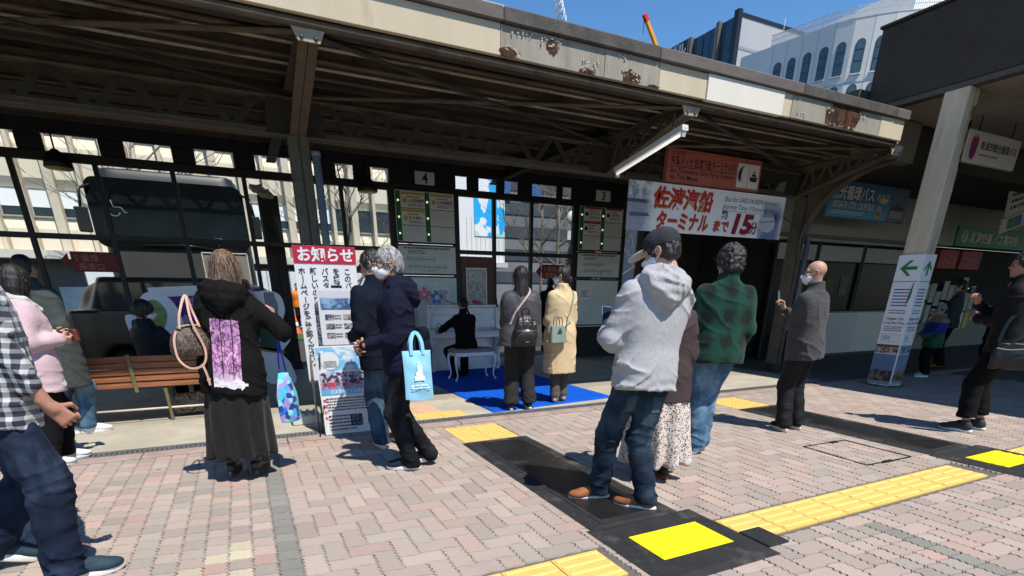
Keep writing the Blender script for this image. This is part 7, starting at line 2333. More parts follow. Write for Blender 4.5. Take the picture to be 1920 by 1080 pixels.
sig = ray_patch(F.top, F.tf, 12, 3, -.135, .125, -.178, -.118, name='print_lettering', mat=M('white_print', (.72, .70, .72), .8, .1), off=.0065, fringe=.012)
_bm = bmesh.new(); _bm.from_mesh(sig.data); _bm.faces.ensure_lookup_table()
bmesh.ops.delete(_bm, geom=[f for f in _bm.faces if r_.random() < .48], context='FACES'); _bm.to_mesh(sig.data); _bm.free()
wear_hair(F, BROWNHAIR, 'long', .4, .0055, 420)
wear_shoes(F, BLK_LEA, BLK_RUB, 1.0, .10, .042, chunky=.004, lace=BLK)
phone(F, (.275, .245, 1.275), (0, .12, 1), (.35, -1, 0), 'dark phone held up in one hand by the person in the black hoodie')
# her shoulder bag
bag = empty('shoulder_bag')
sd = SDF(); sd.loft([(0, 0, 0, .145, .075), (.05, 0, 0, .16, .085), (.15, 0, 0, .125, .06), (.215, 0, 0, .075, .022)], .01, None, 2.6); sd.disp = fold_noise(.006, (11, 11, 9), 3.)
mono = ramp_mat('monogram_canvas', lambda nt, v: mixc(nt, step(nt, noise(nt, v, 95, 2), .50, .58), (.028, .020, .016), (.14, .095, .06)), .55, .2, 200, .4, 0)
mesh_obj('pouch', sd.mesh('pouch', .008), mono, bag)
tan = M('tan_leather', (.50, .30, .23), .55, .15, 9, .2, 80)
ribbon(catmull([(-.06, -.03, .20), (-.03, -.01, .30), (.05, .04, .42), (.065, .03, .31), (.07, -.03, .20)]), .016, .005, lambda p: (p[0], -.3, .2)).build('handle', tan, bag)
ribbon(catmull([(.05, .02, .42), (.02, -.07, .25), (.05, -.10, .05), (.01, -.115, -.055), (-.08, -.115, -.07), (-.135, -.09, .0), (-.125, -.06, .12), (-.09, -.04, .19)]), .015, .004, lambda p: (0, -1, .1)).build('long_strap', tan, bag)
ribbon(catmull([(.0, -.115, -.05), (.01, -.12, -.12), (.012, -.12, -.21)]), .016, .004, lambda p: (0, -1, 0)).build('strap_end', tan, bag)
zb = MB(); zb.tube([(-.075, -.028, .212), (0, -.03, .222), (.075, -.028, .212)], .005, 6); zb.build('zip', M('brass', (.6, .48, .25), .3, .1, 9, 0, 1, 1.0), bag)
bag.matrix_world = F.MW @ T(-.20, -.10, .94) @ RZ(R(28)) @ RY(R(-4)) @ Matrix.Scale(.92, 4)
tag(bag, 'brown patterned shoulder bag with pink-tan straps on the black hoodie', 'handbag')
# her blue drawstring bag
bag = empty('drawstring_bag')
soft_bag(bag, .20, .37, .045, ramp_mat('blue_print_cloth', cells([(.02, .17, .62), (.05, .45, .78), (.30, .66, .80), (.03, .05, .26), (.10, .55, .50), (.35, .30, .62)], 26), .6, .15, 200), 8, .45)
ribbon([(-.03, 0, 0), (-.018, 0, .10), (.0, 0, .20), (.018, .0, .24)], .012, .004).build('cord', M('blue_cord', (.02, .05, .62), .7, .1), bag)
ribbon([(.03, 0, 0), (.022, 0, .10), (.018, 0, .20), (.018, .0, .24)], .012, .004).build('cord', MATS['blue_cord'], bag)
bag.matrix_world = F.MW @ T(.315, .06, .79) @ RZ(R(50)) @ RY(R(-2))
tag(bag, 'blue patchwork drawstring bag hanging from the arm of the person in the black hoodie', 'bag')

# --- 2 the grey-haired man with the light blue tote
F = make_person((1.05, 4.05), R(74), 1.66, False, .95, feetw=[(1.02, 4.0, 62), (1.21, 4.06, 66)], heel=(0, R(15)), lean=R(4),
                hands={'L': dict(pos=(-.09, .27, .985), pole=(-.45, -1, -.5), dir=(.85, .45, -.2), palm=(.2, -.9, .1), curl=.75),
                       'R': dict(pos=(.05, .29, .965), pole=(.45, -1, -.5), dir=(-.8, .5, -.2), palm=(-.2, -.9, .2), curl=.75)}, head=(R(16), R(0), 0),
                label='grey-haired person in navy hooded jacket and white mask with pale blue tote', skin='skin_tan', kneepole=[None, (.1, 1, 0)])
wear_trousers(F, denim('black_denim', (.005, .006, .008), (.026, .028, .033)), 1.0, .03, fold=.008, cuff=True, seed=1., bag=.86)
wear_top(F, NAVY, .80, .026, 'jacket', 1.04, .97, .007, hood=True, seed=5.)
wear_hair(F, GRAYHAIR, 'short', 1.2, .005, 420)
wear_mask(F, WHITE_PAPER); wear_glasses(F, M('silver_frame', (.35, .35, .36), .3, .05, 5, 0, 1, .9)); wear_eyes(F)
wear_shoes(F, cloth('navy_knit', (.012, .018, .034)), WHT_RUB, 1.0, 0, .032, lace=BLK)
tote = empty('tote_bag')
tote_mat = M('pale_blue_cotton', (.26, .56, .72), .85, .08, 6, .25, 180)
soft_bag(tote, .225, .36, .030, tote_mat, 3)
for y in (-.02, .02):
    ribbon(catmull([(-.045, y, -.03), (-.042, y*.8, .06), (-.022, y*.3, .115), (.0, 0, .13), (.022, y*.3, .115), (.042, y*.8, .06), (.047, y, -.03)]), .026, .003, lambda p: (0, -1, 0)).build('handle', tote_mat, tote)
wp = M('white_ink', (.75, .82, .86), .8, .05)
b_ = MB()
for i, (x, z, w_, h_) in enumerate(((-.05, -.22, .10, .035), (-.035, -.185, .07, .03), (-.02, -.155, .045, .05), (-.012, -.105, .02, .03), (.015, -.16, .014, .04))):
    b_.box(x*.8, -.040-.001*i, z, (x+w_)*.8, -.037-.001*i, z+h_)
b_.build('printed_tower', wp, tote)
fine_print(tote, wp, -.07, .075, -.285, -.245, 2, -.036, 5, .8, hfrac=.5)
tote.matrix_world = F.MW @ T(-.275, -.11, .965) @ RZ(R(-72)) @ RX(R(-3)) @ Matrix.Scale(.95, 4)
tag(tote, 'pale blue cotton tote with white print hanging on the arm of the grey-haired person', 'tote bag')
bk = empty('backpack')
sd = SDF(); sd.loft([(-.17, 0, 0, .10, .055), (-.05, 0, 0, .115, .065), (.12, 0, 0, .085, .045)], .02, None, 3.2); sd.disp = fold_noise(.008, (10, 10, 10), 1.)
mesh_obj('pouch', sd.mesh('pouch', .010), NAVY2, bk)
pb = SDF(); pb.ell((0, 0, 0), (.03, .03, .03), .01); pb.disp = lambda P: .003*vnoise(P*300)
pm = mesh_obj('pompom', pb.mesh('pompom', .004), M('white_fluff', (.75, .73, .70), .95, .05, 40, .6, 300), bk); pm.location = (-.125, .03, -.06)
cb = MB(); cb.tube([(-.08, .03, .12), (-.115, .035, .03), (-.125, .03, -.03)], .005, 6); cb.build('cord', BLK, bk)
bk.matrix_world = F.MW @ T(-.05, -.165, .99) @ RZ(.1)
tag(bk, 'small navy backpack with white pompom on the grey-haired person', 'backpack')

# --- 3 the man in the navy blazer
F = make_person((1.07, 4.80), R(20), 1.69, False, 1.03, feet=[(-.10, .0, .25), (.13, .02, -.15)], lean=R(4), head=(R(38), R(14), 0),
                hands={'L': dict(pos=(-.16, .22, .98), pole=(-.3, -1, -.3)), 'R': dict(pos=(.12, .24, .98), pole=(.3, -1, -.3))},
                label='dark-haired person in navy blazer and jeans reading the notice boards')
wear_trousers(F, denim('mid_denim', (.020, .045, .080), (.10, .17, .24)), 1.12, .05, fold=.008, seed=3.)
wear_top(F, NAVY2, .72, .026, 'blazer', 1.03, .98, .005, seed=8., flare=.012, gather=0)
wear_hair(F, BLACKHAIR, 'short', 2.2, .005, 260)
wear_shoes(F, M('red_mesh', (.42, .035, .02), .7, .2, 20, .2, 200), WHT_RUB, 1.0, 0, .03)

# --- 4 the man in the grey hoodie and cap
F = make_person((2.20, 2.58), R(-8), 1.70, False, 1.02, feetw=[(2.03, 2.79, 66), (2.20, 2.50, 38)], lean=R(2), side=R(4),
                hands={'L': dict(pos=(-.15, .28, 1.10), pole=(-.5, -.5, -.8), dir=(.35, .55, .75), palm=(.8, -.2, .4), curl=.9, thumb=.5),
                       'R': dict(pos=(.03, .29, 1.05), pole=(.4, -.7, -.7), dir=(-.4, .5, .7), palm=(-.7, -.2, .5), curl=.8)}, head=(R(38), R(20), 0),
                label='person in light grey hoodie, blue jeans and dark cap looking down at a phone')
wear_trousers(F, denim('blue_denim', (.008, .017, .034), (.042, .075, .108)), 1.02, .05, fold=.013, seed=4., h=.0085)
GH = ramp_mat('grey_marl', heather((.345, .345, .36), (.41, .41, .425)), .95, .3, 300)
crease(GH)
wear_top(F, GH, .80, .028, 'hoodie', 1.02, .98, .010, h=.0085, hood=True, seed=1., sleeve_r=1.1, rib=True, belly=.01)
jb = M('denim_seam', (.035, .055, .085), .9, .2)
for x0, x1 in ((-.13, -.035), (.04, .135)):
    ray_patch(bpy.data.objects[[c.name for c in F.root.children if c.name.startswith('trousers')][0]], F.tf, 5, 5, x0, x1, -.275, -.175, name='back_pocket', mat=denim('blue_denim_pocket', (.016, .034, .062), (.08, .13, .18)), off=.006)
wear_hair(F, BLACKHAIR, 'short', 3.3, .005, 0, under_cap=True)
wear_mask(F, WHITE_PAPER)
sd = SDF(); sd.ell((0, -.012, .045), (.096, .117, .094), .01); sd.plane((0, .10, -1), -.022)
sd.disp = lambda P: .0012*np.sin(np.arctan2(P[:, 0], P[:, 1])*6)
cm = sd.mesh('cap', .005); cm.transform(F.hf)
cap = mesh_obj('cap', cm, M('black_denim_cap', (.018, .019, .024), .85, .5, 14, .3, 220), F.root)
sd = SDF(); sd.ell((0, .125, .030), (.078, .082, .0075), .004, RX(-.18)); sd.ell((0, .02, .0), (.085, .09, .05), .004, op='s')
vm = sd.mesh('visor', .004); vm.transform(F.hf); mesh_obj('visor', vm, M('cream_canvas', (.62, .59, .54), .85, .08), cap)
bt = MB(); bt.lathe([(.009, 0), (.008, .005), (.002, .007)], 8, F.hf @ T(0, -.012, .136)); bt.build('cap_button', MATS['cream_canvas'], cap)
wear_shoes(F, M('tan_suede', (.27, .088, .030), .65, .18, 18, .25, 120), WHT_RUB, 1.02, .012, .026, lace=M('brown_lace', (.13, .05, .02), .8))
phone(F, (-.115, .335, 1.205), (.1, .35, .9), (0, -1, .35), 'phone with blue case in the hands of the person in the grey hoodie', mat=M('blue_case', (.16, .24, .45), .5, .1))

# --- 5 the woman almost hidden behind him, spotted skirt
F = make_person((2.715, 2.985), R(-30), 1.50, True, feet=[(-.08, 0, .1), (.08, 0, -.2)], label='person in spotted long skirt and brown cardigan half hidden behind the grey hoodie', h=.011, detail=False,
                hands={'R': dict(pos=(.12, .22, .95), pole=(.3, -.9, -.3)), 'L': dict(pos=(-.1, .22, .95), pole=(-.3, -.9, -.3))})
wear_skirt(F, ramp_mat('spotted_cloth', leopard, .85, .15, 200), .14, 1.0, .16, .26, pleats=9, amp=.022, seed=.4, h=.009)
wear_top(F, cloth('brown_cardigan_cloth', (.055, .038, .040)), .70, .03, 'cardigan', 1.05, .98, .007, seed=3., flare=.02, gather=0)
wear_hair(F, DKBROWNHAIR, 'bob', .3, .007, 80)
wear_shoes(F, BLK_LEA, M('brown_sole', (.22, .09, .03), .7), .95, .0, .03)

# --- 6 the man in the green checked jacket
F = make_person((3.55, 3.33), R(-22), 1.715, False, 1.05, feet=[(-.02, .02, .62), (.06, .12, .50)], lean=R(3), build=1.03, side=R(2), pelvis=(.03, 0, 0),
                hands={'R': dict(pos=(.235, .10, .86), pole=(.25, -1, -.1)), 'L': dict(pos=(-.16, .22, .92), pole=(-.25, -1, -.1))}, head=(R(14), R(6), 0),
                label='person in dark green checked jacket and faded blue jeans seen from behind', kneepole=[(.3, 1, 0), (-.2, 1, 0)])
wear_trousers(F, denim('faded_denim', (.050, .110, .185), (.19, .32, .44)), 1.06, .05, fold=.014, seed=6., bag=1.02, h=.009)
wear_top(F, ramp_mat('green_check_wool', green_plaid, .95, .35, 260), .80, .028, 'jacket', 1.08, .97, .006, seed=6., flare=.01, sleeve_r=1.08)
wear_hair(F, SALTHAIR, 'wavy', 4.1, .005, 420)
wear_shoes(F, M('grey_leather', (.50, .51, .53), .55, .12, 15, .15, 120), WHT_RUB, 1.03, 0, .034, lace=WHT_RUB)

# --- 7 the bald man filming
F = make_person((5.08, 3.56), R(10), 1.665, False, 1.0, feet=[(-.10, .03, .55), (.10, .0, .40)], lean=R(3), side=R(-3), head=(R(32), R(-2), 0),
                hands={'R': dict(pos=(.03, .31, 1.20), pole=(.5, -.4, -.9), dir=(-.25, .2, .93), palm=(-.6, .6, .1), curl=.85),
                       'L': dict(pos=(.10, .25, 1.04), pole=(-.6, -.3, -.8), dir=(.95, .2, .15), palm=(.1, -.95, .2), curl=.5)},
                label='bald person in charcoal long-sleeved shirt and black trousers filming with a phone', skin='skin', build=1.04)
wear_trousers(F, cloth('black_trouser_cloth', (.009, .009, .010), .7), 1.08, .06, fold=.008, seed=8.)
wear_top(F, ramp_mat('charcoal_marl', heather((.030, .030, .032), (.075, .075, .078)), .92, .25, 300), .76, .020, 'shirt', 1.05, .97, .007, seed=4., belly=.02)
wear_mask(F, WHITE_PAPER); wear_glasses(F, BLK_PLA); wear_eyes(F)
wear_shoes(F, cloth('black_knit', (.010, .010, .011)), M('cream_rubber', (.66, .62, .50), .6, .08), 1.0, 0, .034)
phone(F, (.0, .375, 1.315), (-.05, .15, 1), (.25, -1, .1), 'black phone held upright by the bald person')

# --- 8 the man in black at the right
F = make_person((6.86, 2.66), R(20), 1.755, False, 1.04, feet=[(-.13, .12, .35), (.12, .02, .50)], lean=R(4), side=R(-2), head=(R(24), R(-3), 0), build=1.05,
                hands={'L': dict(pos=(.05, .29, 1.13), pole=(-.5, -.5, -.9), dir=(.85, .4, .2), palm=(-.1, -.9, -.3), curl=.45),
                       'R': dict(pos=(.06, .31, 1.27), pole=(.5, -.4, -.9), dir=(-.3, .3, .9), palm=(-.6, .5, .1), curl=.9)},
                label='person in black with glasses, arms raised, at the right edge', skin='skin_tan')
wear_trousers(F, BLK2, 1.10, .16, fold=.008, seed=9., bag=1.02)
wear_top(F, cloth('black_jacket_cloth', (.007, .007, .008), .75), .80, .026, 'jacket', 1.05, .93, .006, seed=7.)
wear_hair(F, DKBROWNHAIR, 'short', 5.0, .005, 220); wear_glasses(F, BLK_PLA); wear_eyes(F)
wear_shoes(F, M('dark_sneaker', (.022, .025, .032), .7, .5, 30, .2, 200), WHT_RUB, 1.03, 0, .024, lace=BLK)
cm_ = MB(); cm_.box(-.055, -.02, -.035, .055, .02, .035, None, .006); cm_.lathe([(.026, 0), (.026, .03), (.022, .034)], 14, T(0, .02, 0) @ RX(-math.pi/2))
o = cm_.build('camera_body', BLK_PLA); o.name = 'compact_camera'
o.matrix_world = F.MW @ T(.0, .39, 1.40) @ RZ(.3)
tag(o, 'small black camera held near the chin by the person in black', 'camera')
bag = empty('shoulder_bag')
sd = SDF(); sd.loft([(-.25, 0, 0, .15, .035), (-.14, 0, 0, .165, .055), (0, 0, 0, .16, .03)], .01, None, 3.0); sd.disp = fold_noise(.008, (8, 8, 8), 2.)
mesh_obj('pouch', sd.mesh('pouch', .009), BLK_LEA, bag)
zp = MB(); zp.tube(catmull([(-.14, -.045, -.05), (-.05, -.055, -.062), (.06, -.056, -.05), (.14, -.045, -.035)]), .0045, 6); zp.build('zip', M('zip_silver', (.55, .55, .53), .3, .1, 5, 0, 1, .8), bag)
ribbon(catmull([(-.13, 0, 0), (-.10, .05, .20), (.05, .10, .45), (.2, .14, .60)]), .03, .004, lambda p: (-.3, -1, 0)).build('strap', BLK_LEA, bag)
bag.matrix_world = F.MW @ T(-.285, -.09, .93) @ RZ(R(-82))
tag(bag, 'black leather shoulder bag with silver zip on the person in black at the right edge', 'bag')

# --- 9 the woman with the black backpack
F = make_person((2.94, 5.74), R(-16), 1.645, True, 1.06, feet=[(-.11, -.01, .15), (.115, .02, -.1)], build=1.12, head=(R(-2), R(6), 0),
                hands={'L': dict(pos=(-.08, .26, 1.0), pole=(-.45, -.8, -.5)), 'R': dict(pos=(.08, .26, 1.0), pole=(.45, -.8, -.5))},
                label='person with straight black hair in grey blouse and wide dark trousers on the blue mat')
wear_trousers(F, cloth('charcoal_cloth', (.022, .023, .022)), 1.12, .09, fold=.007, seed=2., full=.008, bag=1.12)
wear_top(F, cloth('grey_satin', (.060, .056, .066), .5, .2, 5, .15, 120, .3, None), .80, .03, 'blouse', 1.05, .97, .009, seed=9., flare=.025, sleeve_r=1.2)
wear_hair(F, BLACKHAIR, 'straight', .8, .006, 260)
wear_shoes(F, BLK_LEA, WHT_RUB, .95, 0, .028)
bp = empty('backpack')
sd = SDF(); sd.loft([(-.30, 0, 0, .135, .06), (-.22, 0, -.01, .145, .075), (-.08, 0, -.005, .13, .065), (0, 0, 0, .085, .04), (.03, 0, .01, .04, .02)], .015, None, 3.0)
sd.ell((0, -.075, -.205), (.125, .035, .075), .015)
sd.disp = lambda P: .004*np.sin(P[:, 0]*95)*np.clip((P[:, 2]+.13)/.05, 0, 1)+.003*vnoise(P*16)
mesh_obj('pouch', sd.mesh('pouch', .006), BLK_LEA, bp)
z1 = MB(); z1.tube([(-.115, -.098, -.135), (0, -.11, -.128), (.115, -.098, -.135)], .004, 6); z1.tube([(-.10, -.055, -.045), (0, -.068, -.035), (.10, -.055, -.045)], .003, 6)
z1.build('zip', M('gold_zip', (.55, .50, .42), .3, .1, 5, 0, 1, .9), bp)
lb = MB(); lb.box(-.02, -.114, -.262, .02, -.108, -.250); lb.build('badge', MATS['gold_zip'], bp)
ribbon(catmull([(-.03, .02, .02), (-.045, .0, .08), (0, -.01, .10), (.045, .0, .08), (.03, .02, .02)]), .014, .004, lambda p: (0, -1, 0)).build('grab_handle', BLK_LEA, bp)
bp.matrix_world = F.MW @ F.tf @ T(.02, -.185, .19) @ RZ(R(2))
tag(bp, 'black leather backpack on the back of the person in the grey blouse', 'backpack')
st = cling(F, [F.tp(-.15, -.12, 1.05), F.tp(-.10, -.17, 1.18), F.tp(-.0, -.14, 1.30), F.tp(.09, -.10, 1.41), F.tp(.10, .02, 1.45)], .02, .005, M('pink_beige_strap', (.50, .38, .34), .6), 'bag_strap', parent=F.root)

# --- 10 the woman in the beige coat
F = make_person((3.62, 5.95), R(2), 1.665, True, .96, feet=[(-.06, -.03, .75), (.09, .03, .35)], head=(R(38), R(0), 0),
                hands={'L': dict(pos=(-.07, .24, 1.0), pole=(-.45, -.8, -.5)), 'R': dict(pos=(.10, .24, 1.0), pole=(.45, -.8, -.5))},
                label='person in long beige coat with low tied black hair on the blue mat')
wear_trousers(F, cloth('olive_cloth', (.085, .080, .066)), .98, .09, fold=.004, seed=5.)
wear_top(F, cloth('beige_cotton', (.60, .46, .27), .8, .08, 4, .12, 160, .1), .40, .026, 'coat', 1.04, .98, .007, seed=3., flare=.02, sc=(8, 8, 5), sleeve_r=1.1, gather=0)
wear_hair(F, BLACKHAIR, 'tied', 1.7, .005, 160)
mk = wear_mask(F, WHITE_PAPER)
wear_shoes(F, M('beige_loafer', (.38, .31, .22), .4, .1, 10), BLK_RUB, .95, 0, .02)
hb = empty('handbag')
sd = SDF(); sd.loft([(-.20, 0, 0, .135, .055), (-.1, 0, 0, .125, .045), (0, 0, 0, .11, .03)], .004, None, 5.0)
mesh_obj('body', sd.mesh('body', .006), M('sage_leather', (.20, .27, .235), .5, .1, 8, .15, 100), hb)
for yy in (-.025, .025):
    q = MB(); q.tube(catmull([(-.05, yy, -.01), (-.045, yy, .07), (0, yy, .10), (.045, yy, .07), (.05, yy, -.01)]), .006, 6); q.build('handle', M('mauve_leather', (.13, .08, .085), .5), hb)
rb = MB(); rb.prism([(-.012, 0), (.03, -.06), (-.05, -.055)], -.003, .003, T(0, -.055, -.02) @ RX(math.pi/2)); rb.build('scarf_knot', M('dark_ribbon', (.05, .06, .05), .6), hb)
hb.matrix_world = F.MW @ T(-.17, -.20, .985) @ RZ(R(12))
tag(hb, 'sage green boxy handbag hanging behind the beige coat', 'handbag')
cling(F, [(-.03, -.24, .98), F.tp(.05, -.20, 1.15), F.tp(.10, -.17, 1.30), F.tp(.13, -.09, 1.41), F.tp(.12, .03, 1.42)], .016, .004, MATS['sage_leather'], 'bag_strap', parent=F.root)

# --- 11 the pianist
F = make_person((3.22, 8.22), R(4), 1.62, True, .98, feet=[(-.10, .28, .05), (.10, .36, -.05)], seated=.57, lean=R(8), pelvis=(0, .02, 0), head=(R(6), R(16), 0), h=.011,
                kneepole=[(-.2, .6, 1), (.2, .6, 1)], hands={'L': dict(pos=(-.26, .46, .76), pole=(-.8, -.5, -.3), dir=(-.1, .9, -.15), palm=(0, 0, -1), curl=.6), 'R': dict(pos=(.10, .47, .76), pole=(.8, -.5, -.3), dir=(0, .9, -.15), palm=(0, 0, -1), curl=.6)},
                label='person in black playing the white piano, seen from behind')
wear_trousers(F, BLK2, 1.05, .05, fold=.005, seed=5., h=.012)
wear_top(F, BLK2, .82, .024, 'jacket', 1.02, .97, .006, seed=2., h=.011)
wear_hair(F, BLACKHAIR, 'tied', 2.7, .006, 90)
wear_shoes(F, BLK_LEA, BLK_RUB, .95)

# --- 12 the woman in pink
F = make_person((-1.55, 5.42), R(-62), 1.54, True, 1.02, feet=[(-.08, .06, .0), (.10, -.10, -.1)], lean=R(5), head=(R(30), R(10), 0), build=1.05,
                hands={'R': dict(pos=(.16, .17, 1.0), pole=(.35, -1, -.5), dir=(-.2, .9, -.1), palm=(-.8, 0, .3), curl=.7), 'L': dict(pos=(-.02, .20, 1.02), pole=(-.4, -.9, -.5))},
                label='person with black bob in pale pink cardigan behind the checked shirt')
wear_trousers(F, BLK, 1.1, .06, fold=.008, seed=1.5)
wear_top(F, M('pink_fleece', (.58, .42, .455), .95, .08, 12, .6, 120, 0, .1, None, 1, 1, None, (1, 1, 1), .3), .68, .034, 'cardigan', 1.04, .97, .007, seed=4., flare=.02, sleeve_r=1.15)
wear_hair(F, BLACKHAIR, 'bob', 1.4, .006, 220)
wear_shoes(F, M('white_canvas', (.66, .66, .67), .8, .06), WHT_RUB, .95, 0, .026, lace=WHT_RUB)
sc_ = SDF(); sc_.chain([F.tp(-.08, .02, 1.43), F.tp(-.06, -.08, 1.44), F.tp(.06, -.08, 1.44), F.tp(.09, .02, 1.42), F.tp(.06, .11, 1.36)], [.03, .034, .034, .032, .026], .01); sc_.disp = fold_noise(.005, (20, 20, 20), 1.)
mesh_obj('scarf', sc_.mesh('scarf', .007), cloth('pale_grey_knit', (.50, .50, .47)), F.root)
pu = SDF(); pu.loft([(-.09, 0, 0, .08, .03), (.0, 0, 0, .07, .025)], .01, None, 3); o = mesh_obj('clutch', pu.mesh('clutch', .007), M('maroon_leather', (.10, .022, .016), .5, .2)); o.name = 'small_purse'
o.matrix_world = F.MW @ T(.08, .29, 1.07); tag(o, 'small maroon purse in the hand of the person in pink', 'purse')

# --- 13 the walking man in the checked shirt, cut by the left edge
F = make_person((-1.12, 3.17), R(-74), 1.78, False, 1.05, feetw=[(-1.36, 3.30, -72), (-.96, 3.0, -76)], heel=(R(22), 0), lean=R(9), head=(0, R(5), 0), build=1.06,
                hands={'R': dict(pos=(.20, .24, .76), pole=(.2, -1, 0), dir=(-.05, .55, -.8), palm=(-1, .1, 0), curl=1.0, thumb=.8), 'L': dict(pos=(-.24, .0, .80), pole=(-.3, -1, 0))},
                label='person in checked shirt and dark jeans striding in at the left edge', skin='skin_tan', kneepole=[(0, 1, 0), (0, 1, 0)])
wear_trousers(F, denim('indigo_denim', (.007, .013, .030), (.026, .044, .080)), 1.10, .05, fold=.014, seed=7., h=.009)
wear_top(F, ramp_mat('checked_cotton', plaid, .9, .15, 220), .76, .024, 'shirt', 1.06, .58, .008, seed=2., belly=.03, flare=.012, sleeve_r=1.14, h=.009)
wear_hair(F, BLACKHAIR, 'short', 2.9, .006, 60)
wear_shoes(F, M('teal_suede', (.012, .035, .052), .75, .3, 20, .2, 200), WHT_RUB, 1.04, 0, .034, lace=BLK)

# --- 14 dark coat by the bench, 15 the one at the very edge, 16 the seated one
F = make_person((-1.70, 6.50), R(-20), 1.66, True, 1.05, feet=[(-.08, 0, .6), (.10, .10, .9)], h=.013, detail=False, label='person with black hair in dark green-grey coat behind the bench end', hands={})
wear_trousers(F, MATS['faded_denim'], 1.0, .06, fold=.006, h=.013)
wear_top(F, cloth('green_grey_wool', (.050, .062, .060)), .50, .035, 'coat', 1.08, .98, .006, seed=6., flare=.03, h=.013, sleeve_r=1.1, gather=0)
wear_hair(F, BLACKHAIR, 'tied', .5, .008, 50); wear_shoes(F, MATS['white_canvas'], WHT_RUB, .95, h=.008)
F = make_person((-2.62, 6.75), R(10), 1.62, True, 1.0, h=.015, detail=False, label='dark-haired person at the far left edge, mostly out of view')
wear_trousers(F, BLK, 1.0, .06, h=.015); wear_top(F, BLK2, .75, .03, 'coat', 1.05, .98, .005, h=.015); wear_hair(F, BLACKHAIR, 'bob', .5, .009, 30); wear_shoes(F, BLK_LEA, BLK_RUB, .95, h=.009)
F = make_person((-.98, 7.34), R(-40), 1.62, False, .98, feet=[(-.12, .40, .1), (.12, .42, -.1)], seated=.53, lean=R(-2), head=(R(-42), R(8), 0), h=.012, kneepole=[(-.2, .6, 1), (.2, .6, 1)],
                hands={'L': dict(pos=(-.12, .34, .62), pole=(-.8, -.5, -.3)), 'R': dict(pos=(.12, .34, .62), pole=(.8, -.5, -.3))}, label='dark-haired person in mask sitting on the wooden bench')
wear_trousers(F, BLK2, 1.05, .05, h=.014, fold=.004); wear_top(F, cloth('dark_nylon', (.012, .014, .018), .5), .84, .032, 'jacket', 1.05, .97, .006, seed=3., h=.012)
wear_hair(F, BLACKHAIR, 'fringe', 3.7, .006, 120); wear_mask(F, WHITE_PAPER); wear_eyes(F); wear_shoes(F, BLK_LEA, BLK_RUB, 1, h=.008)

# --- 17 boy with a cap, 18 grown-up behind him
F = make_person((10.76, 5.18), R(58), 1.20, False, 1.05, feet=[(-.08, .05, .0), (.09, -.05, -.1)], h=.010, head=(R(8), R(4), 0), label='child in grey cap and blue-green-beige jacket by the signpost pillar',
                hands={'L': dict(pos=(-.06, .22, .68), pole=(-.7, -.8, -.3)), 'R': dict(pos=(.06, .22, .68), pole=(.7, -.8, -.3))})
wear_trousers(F, BLK, 1.25, .05, fold=.006, h=.010)
def tri(nt, v):
    o = sepxyz(nt, v)
    c = mixc(nt, step(nt, o[2], .74, .75), (.006, .085, .045), (.010, .022, .22))
    return mixc(nt, step(nt, o[2], .915, .92), c, (.24, .16, .10))
wear_top(F, ramp_mat('tricolour_nylon', tri, .6, .1, 200), .72, .034, 'jacket', 1.1, .97, .006, seed=1., h=.009, sleeve_r=1.15)
wear_hair(F, BLACKHAIR, 'short', 1.5, .006, 0, under_cap=True); wear_eyes(F)
sd = SDF(); sd.ell((0, -.008, .045), (.094, .115, .090), .01); sd.plane((0, .05, -1), -.035); cm = sd.mesh('cap', .006); cm.transform(F.hf); cap = mesh_obj('cap', cm, cloth('grey_felt', (.20, .22, .27)), F.root)
sd = SDF(); sd.ell((0, .118, .035), (.07, .055, .008), .004, RX(-.2)); vm = sd.mesh('visor', .005); vm.transform(F.hf); mesh_obj('visor', vm, MATS['grey_felt'], cap)
wear_shoes(F, M('pale_blue_mesh', (.25, .40, .48), .7, .3, 30), WHT_RUB, 1.15, 0, .028)
F = make_person((12.35, 5.75), R(35), 1.62, False, 1.0, h=.013, detail=False, label='person in grey shirt and dark trousers behind the child', hands={'L': dict(pos=(-.1, .25, 1.0)), 'R': dict(pos=(.1, .25, 1.0))})
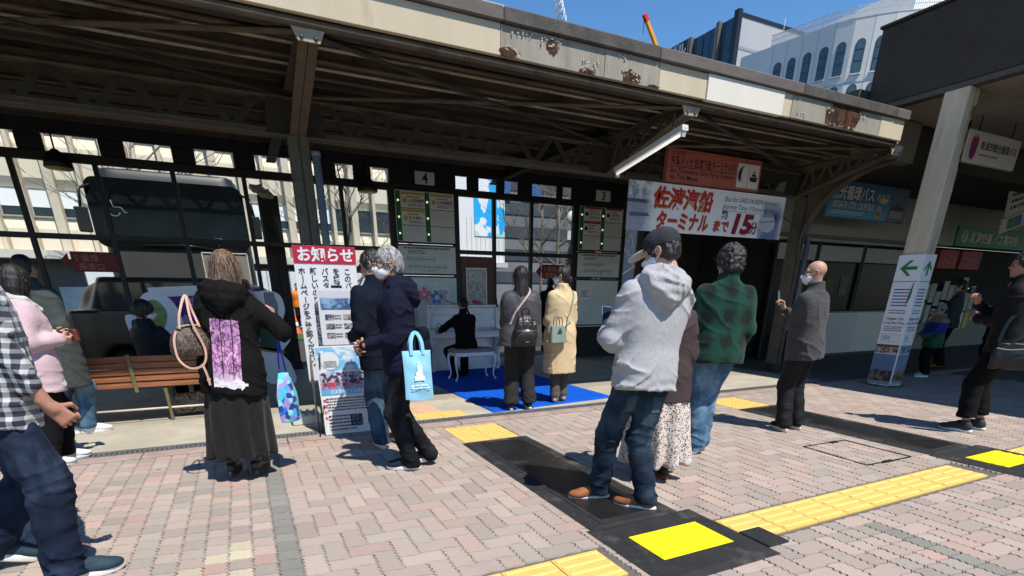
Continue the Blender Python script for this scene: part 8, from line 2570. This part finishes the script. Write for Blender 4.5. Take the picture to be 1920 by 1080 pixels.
wear_trousers(F, BLK2, 1.05, .06, h=.013); wear_top(F, cloth('slate_cotton', (.055, .062, .070)), .80, .02, 'shirt', 1.05, .5, .006, h=.013); wear_hair(F, BLACKHAIR, 'short', 1.1, .008, 40); wear_shoes(F, M('orange_sneaker', (.30, .10, .02), .7), BLK_RUB, 1, h=.008)
F = make_person((11.9, 4.75), R(50), 1.66, True, 1.05, h=.013, detail=False, label='long-haired person in black standing between the child and the right edge', hands={'L': dict(pos=(-.1, .25, 1.1)), 'R': dict(pos=(.1, .25, 1.1))})
wear_trousers(F, BLK2, 1.1, .06, h=.013); wear_top(F, BLK, .62, .03, 'coat', 1.08, .98, .006, h=.013, flare=.02); wear_hair(F, BLACKHAIR, 'long', 1.9, .008, 60); wear_shoes(F, BLK_LEA, BLK_RUB, 1, h=.008)

# --- passers-by beyond the screens
for (x, y, rz, H, st_, mt, lab) in ((5.02, 11.4, 30, 1.66, 'short', 'black_wool', 'dark figure beyond the screen, left of the long black hair'),
                                  (6.32, 12.2, -60, 1.62, 'bob', 'black_cotton', 'dark figure beyond the screen, between the two on the blue mat'),
                                  (6.55, 11.3, -20, 1.70, 'short', 'navy_cloth', 'dark figure beyond the screen, just left of the beige coat')):
    F = make_person((x, y), R(rz), H, st_ == 'bob', 1.0, h=.016, detail=False, label=lab, group='passers-by beyond the screens')
    wear_trousers(F, BLK, 1.05, .06, h=.016); wear_top(F, MATS[mt], .78, .03, 'coat', 1.05, .98, .005, h=.016); wear_hair(F, BLACKHAIR, st_, 1.0, .009, 30); wear_shoes(F, BLK_LEA, BLK_RUB, 1, h=.009)
F = make_person((2.15, 24.2), R(160), 1.70, False, 1.05, h=.018, detail=False, label='worker in orange vest and dark cap far across the road')
wear_trousers(F, BLK, 1.1, .06, h=.018); wear_top(F, M('orange_vest', (.80, .20, .02), .7, .1), .78, .03, 'vest', 1.05, .98, .004, h=.018); wear_hair(F, BLACKHAIR, 'short', 1.0, .01, 0); wear_shoes(F, BLK_LEA, BLK_RUB, 1, h=.01)
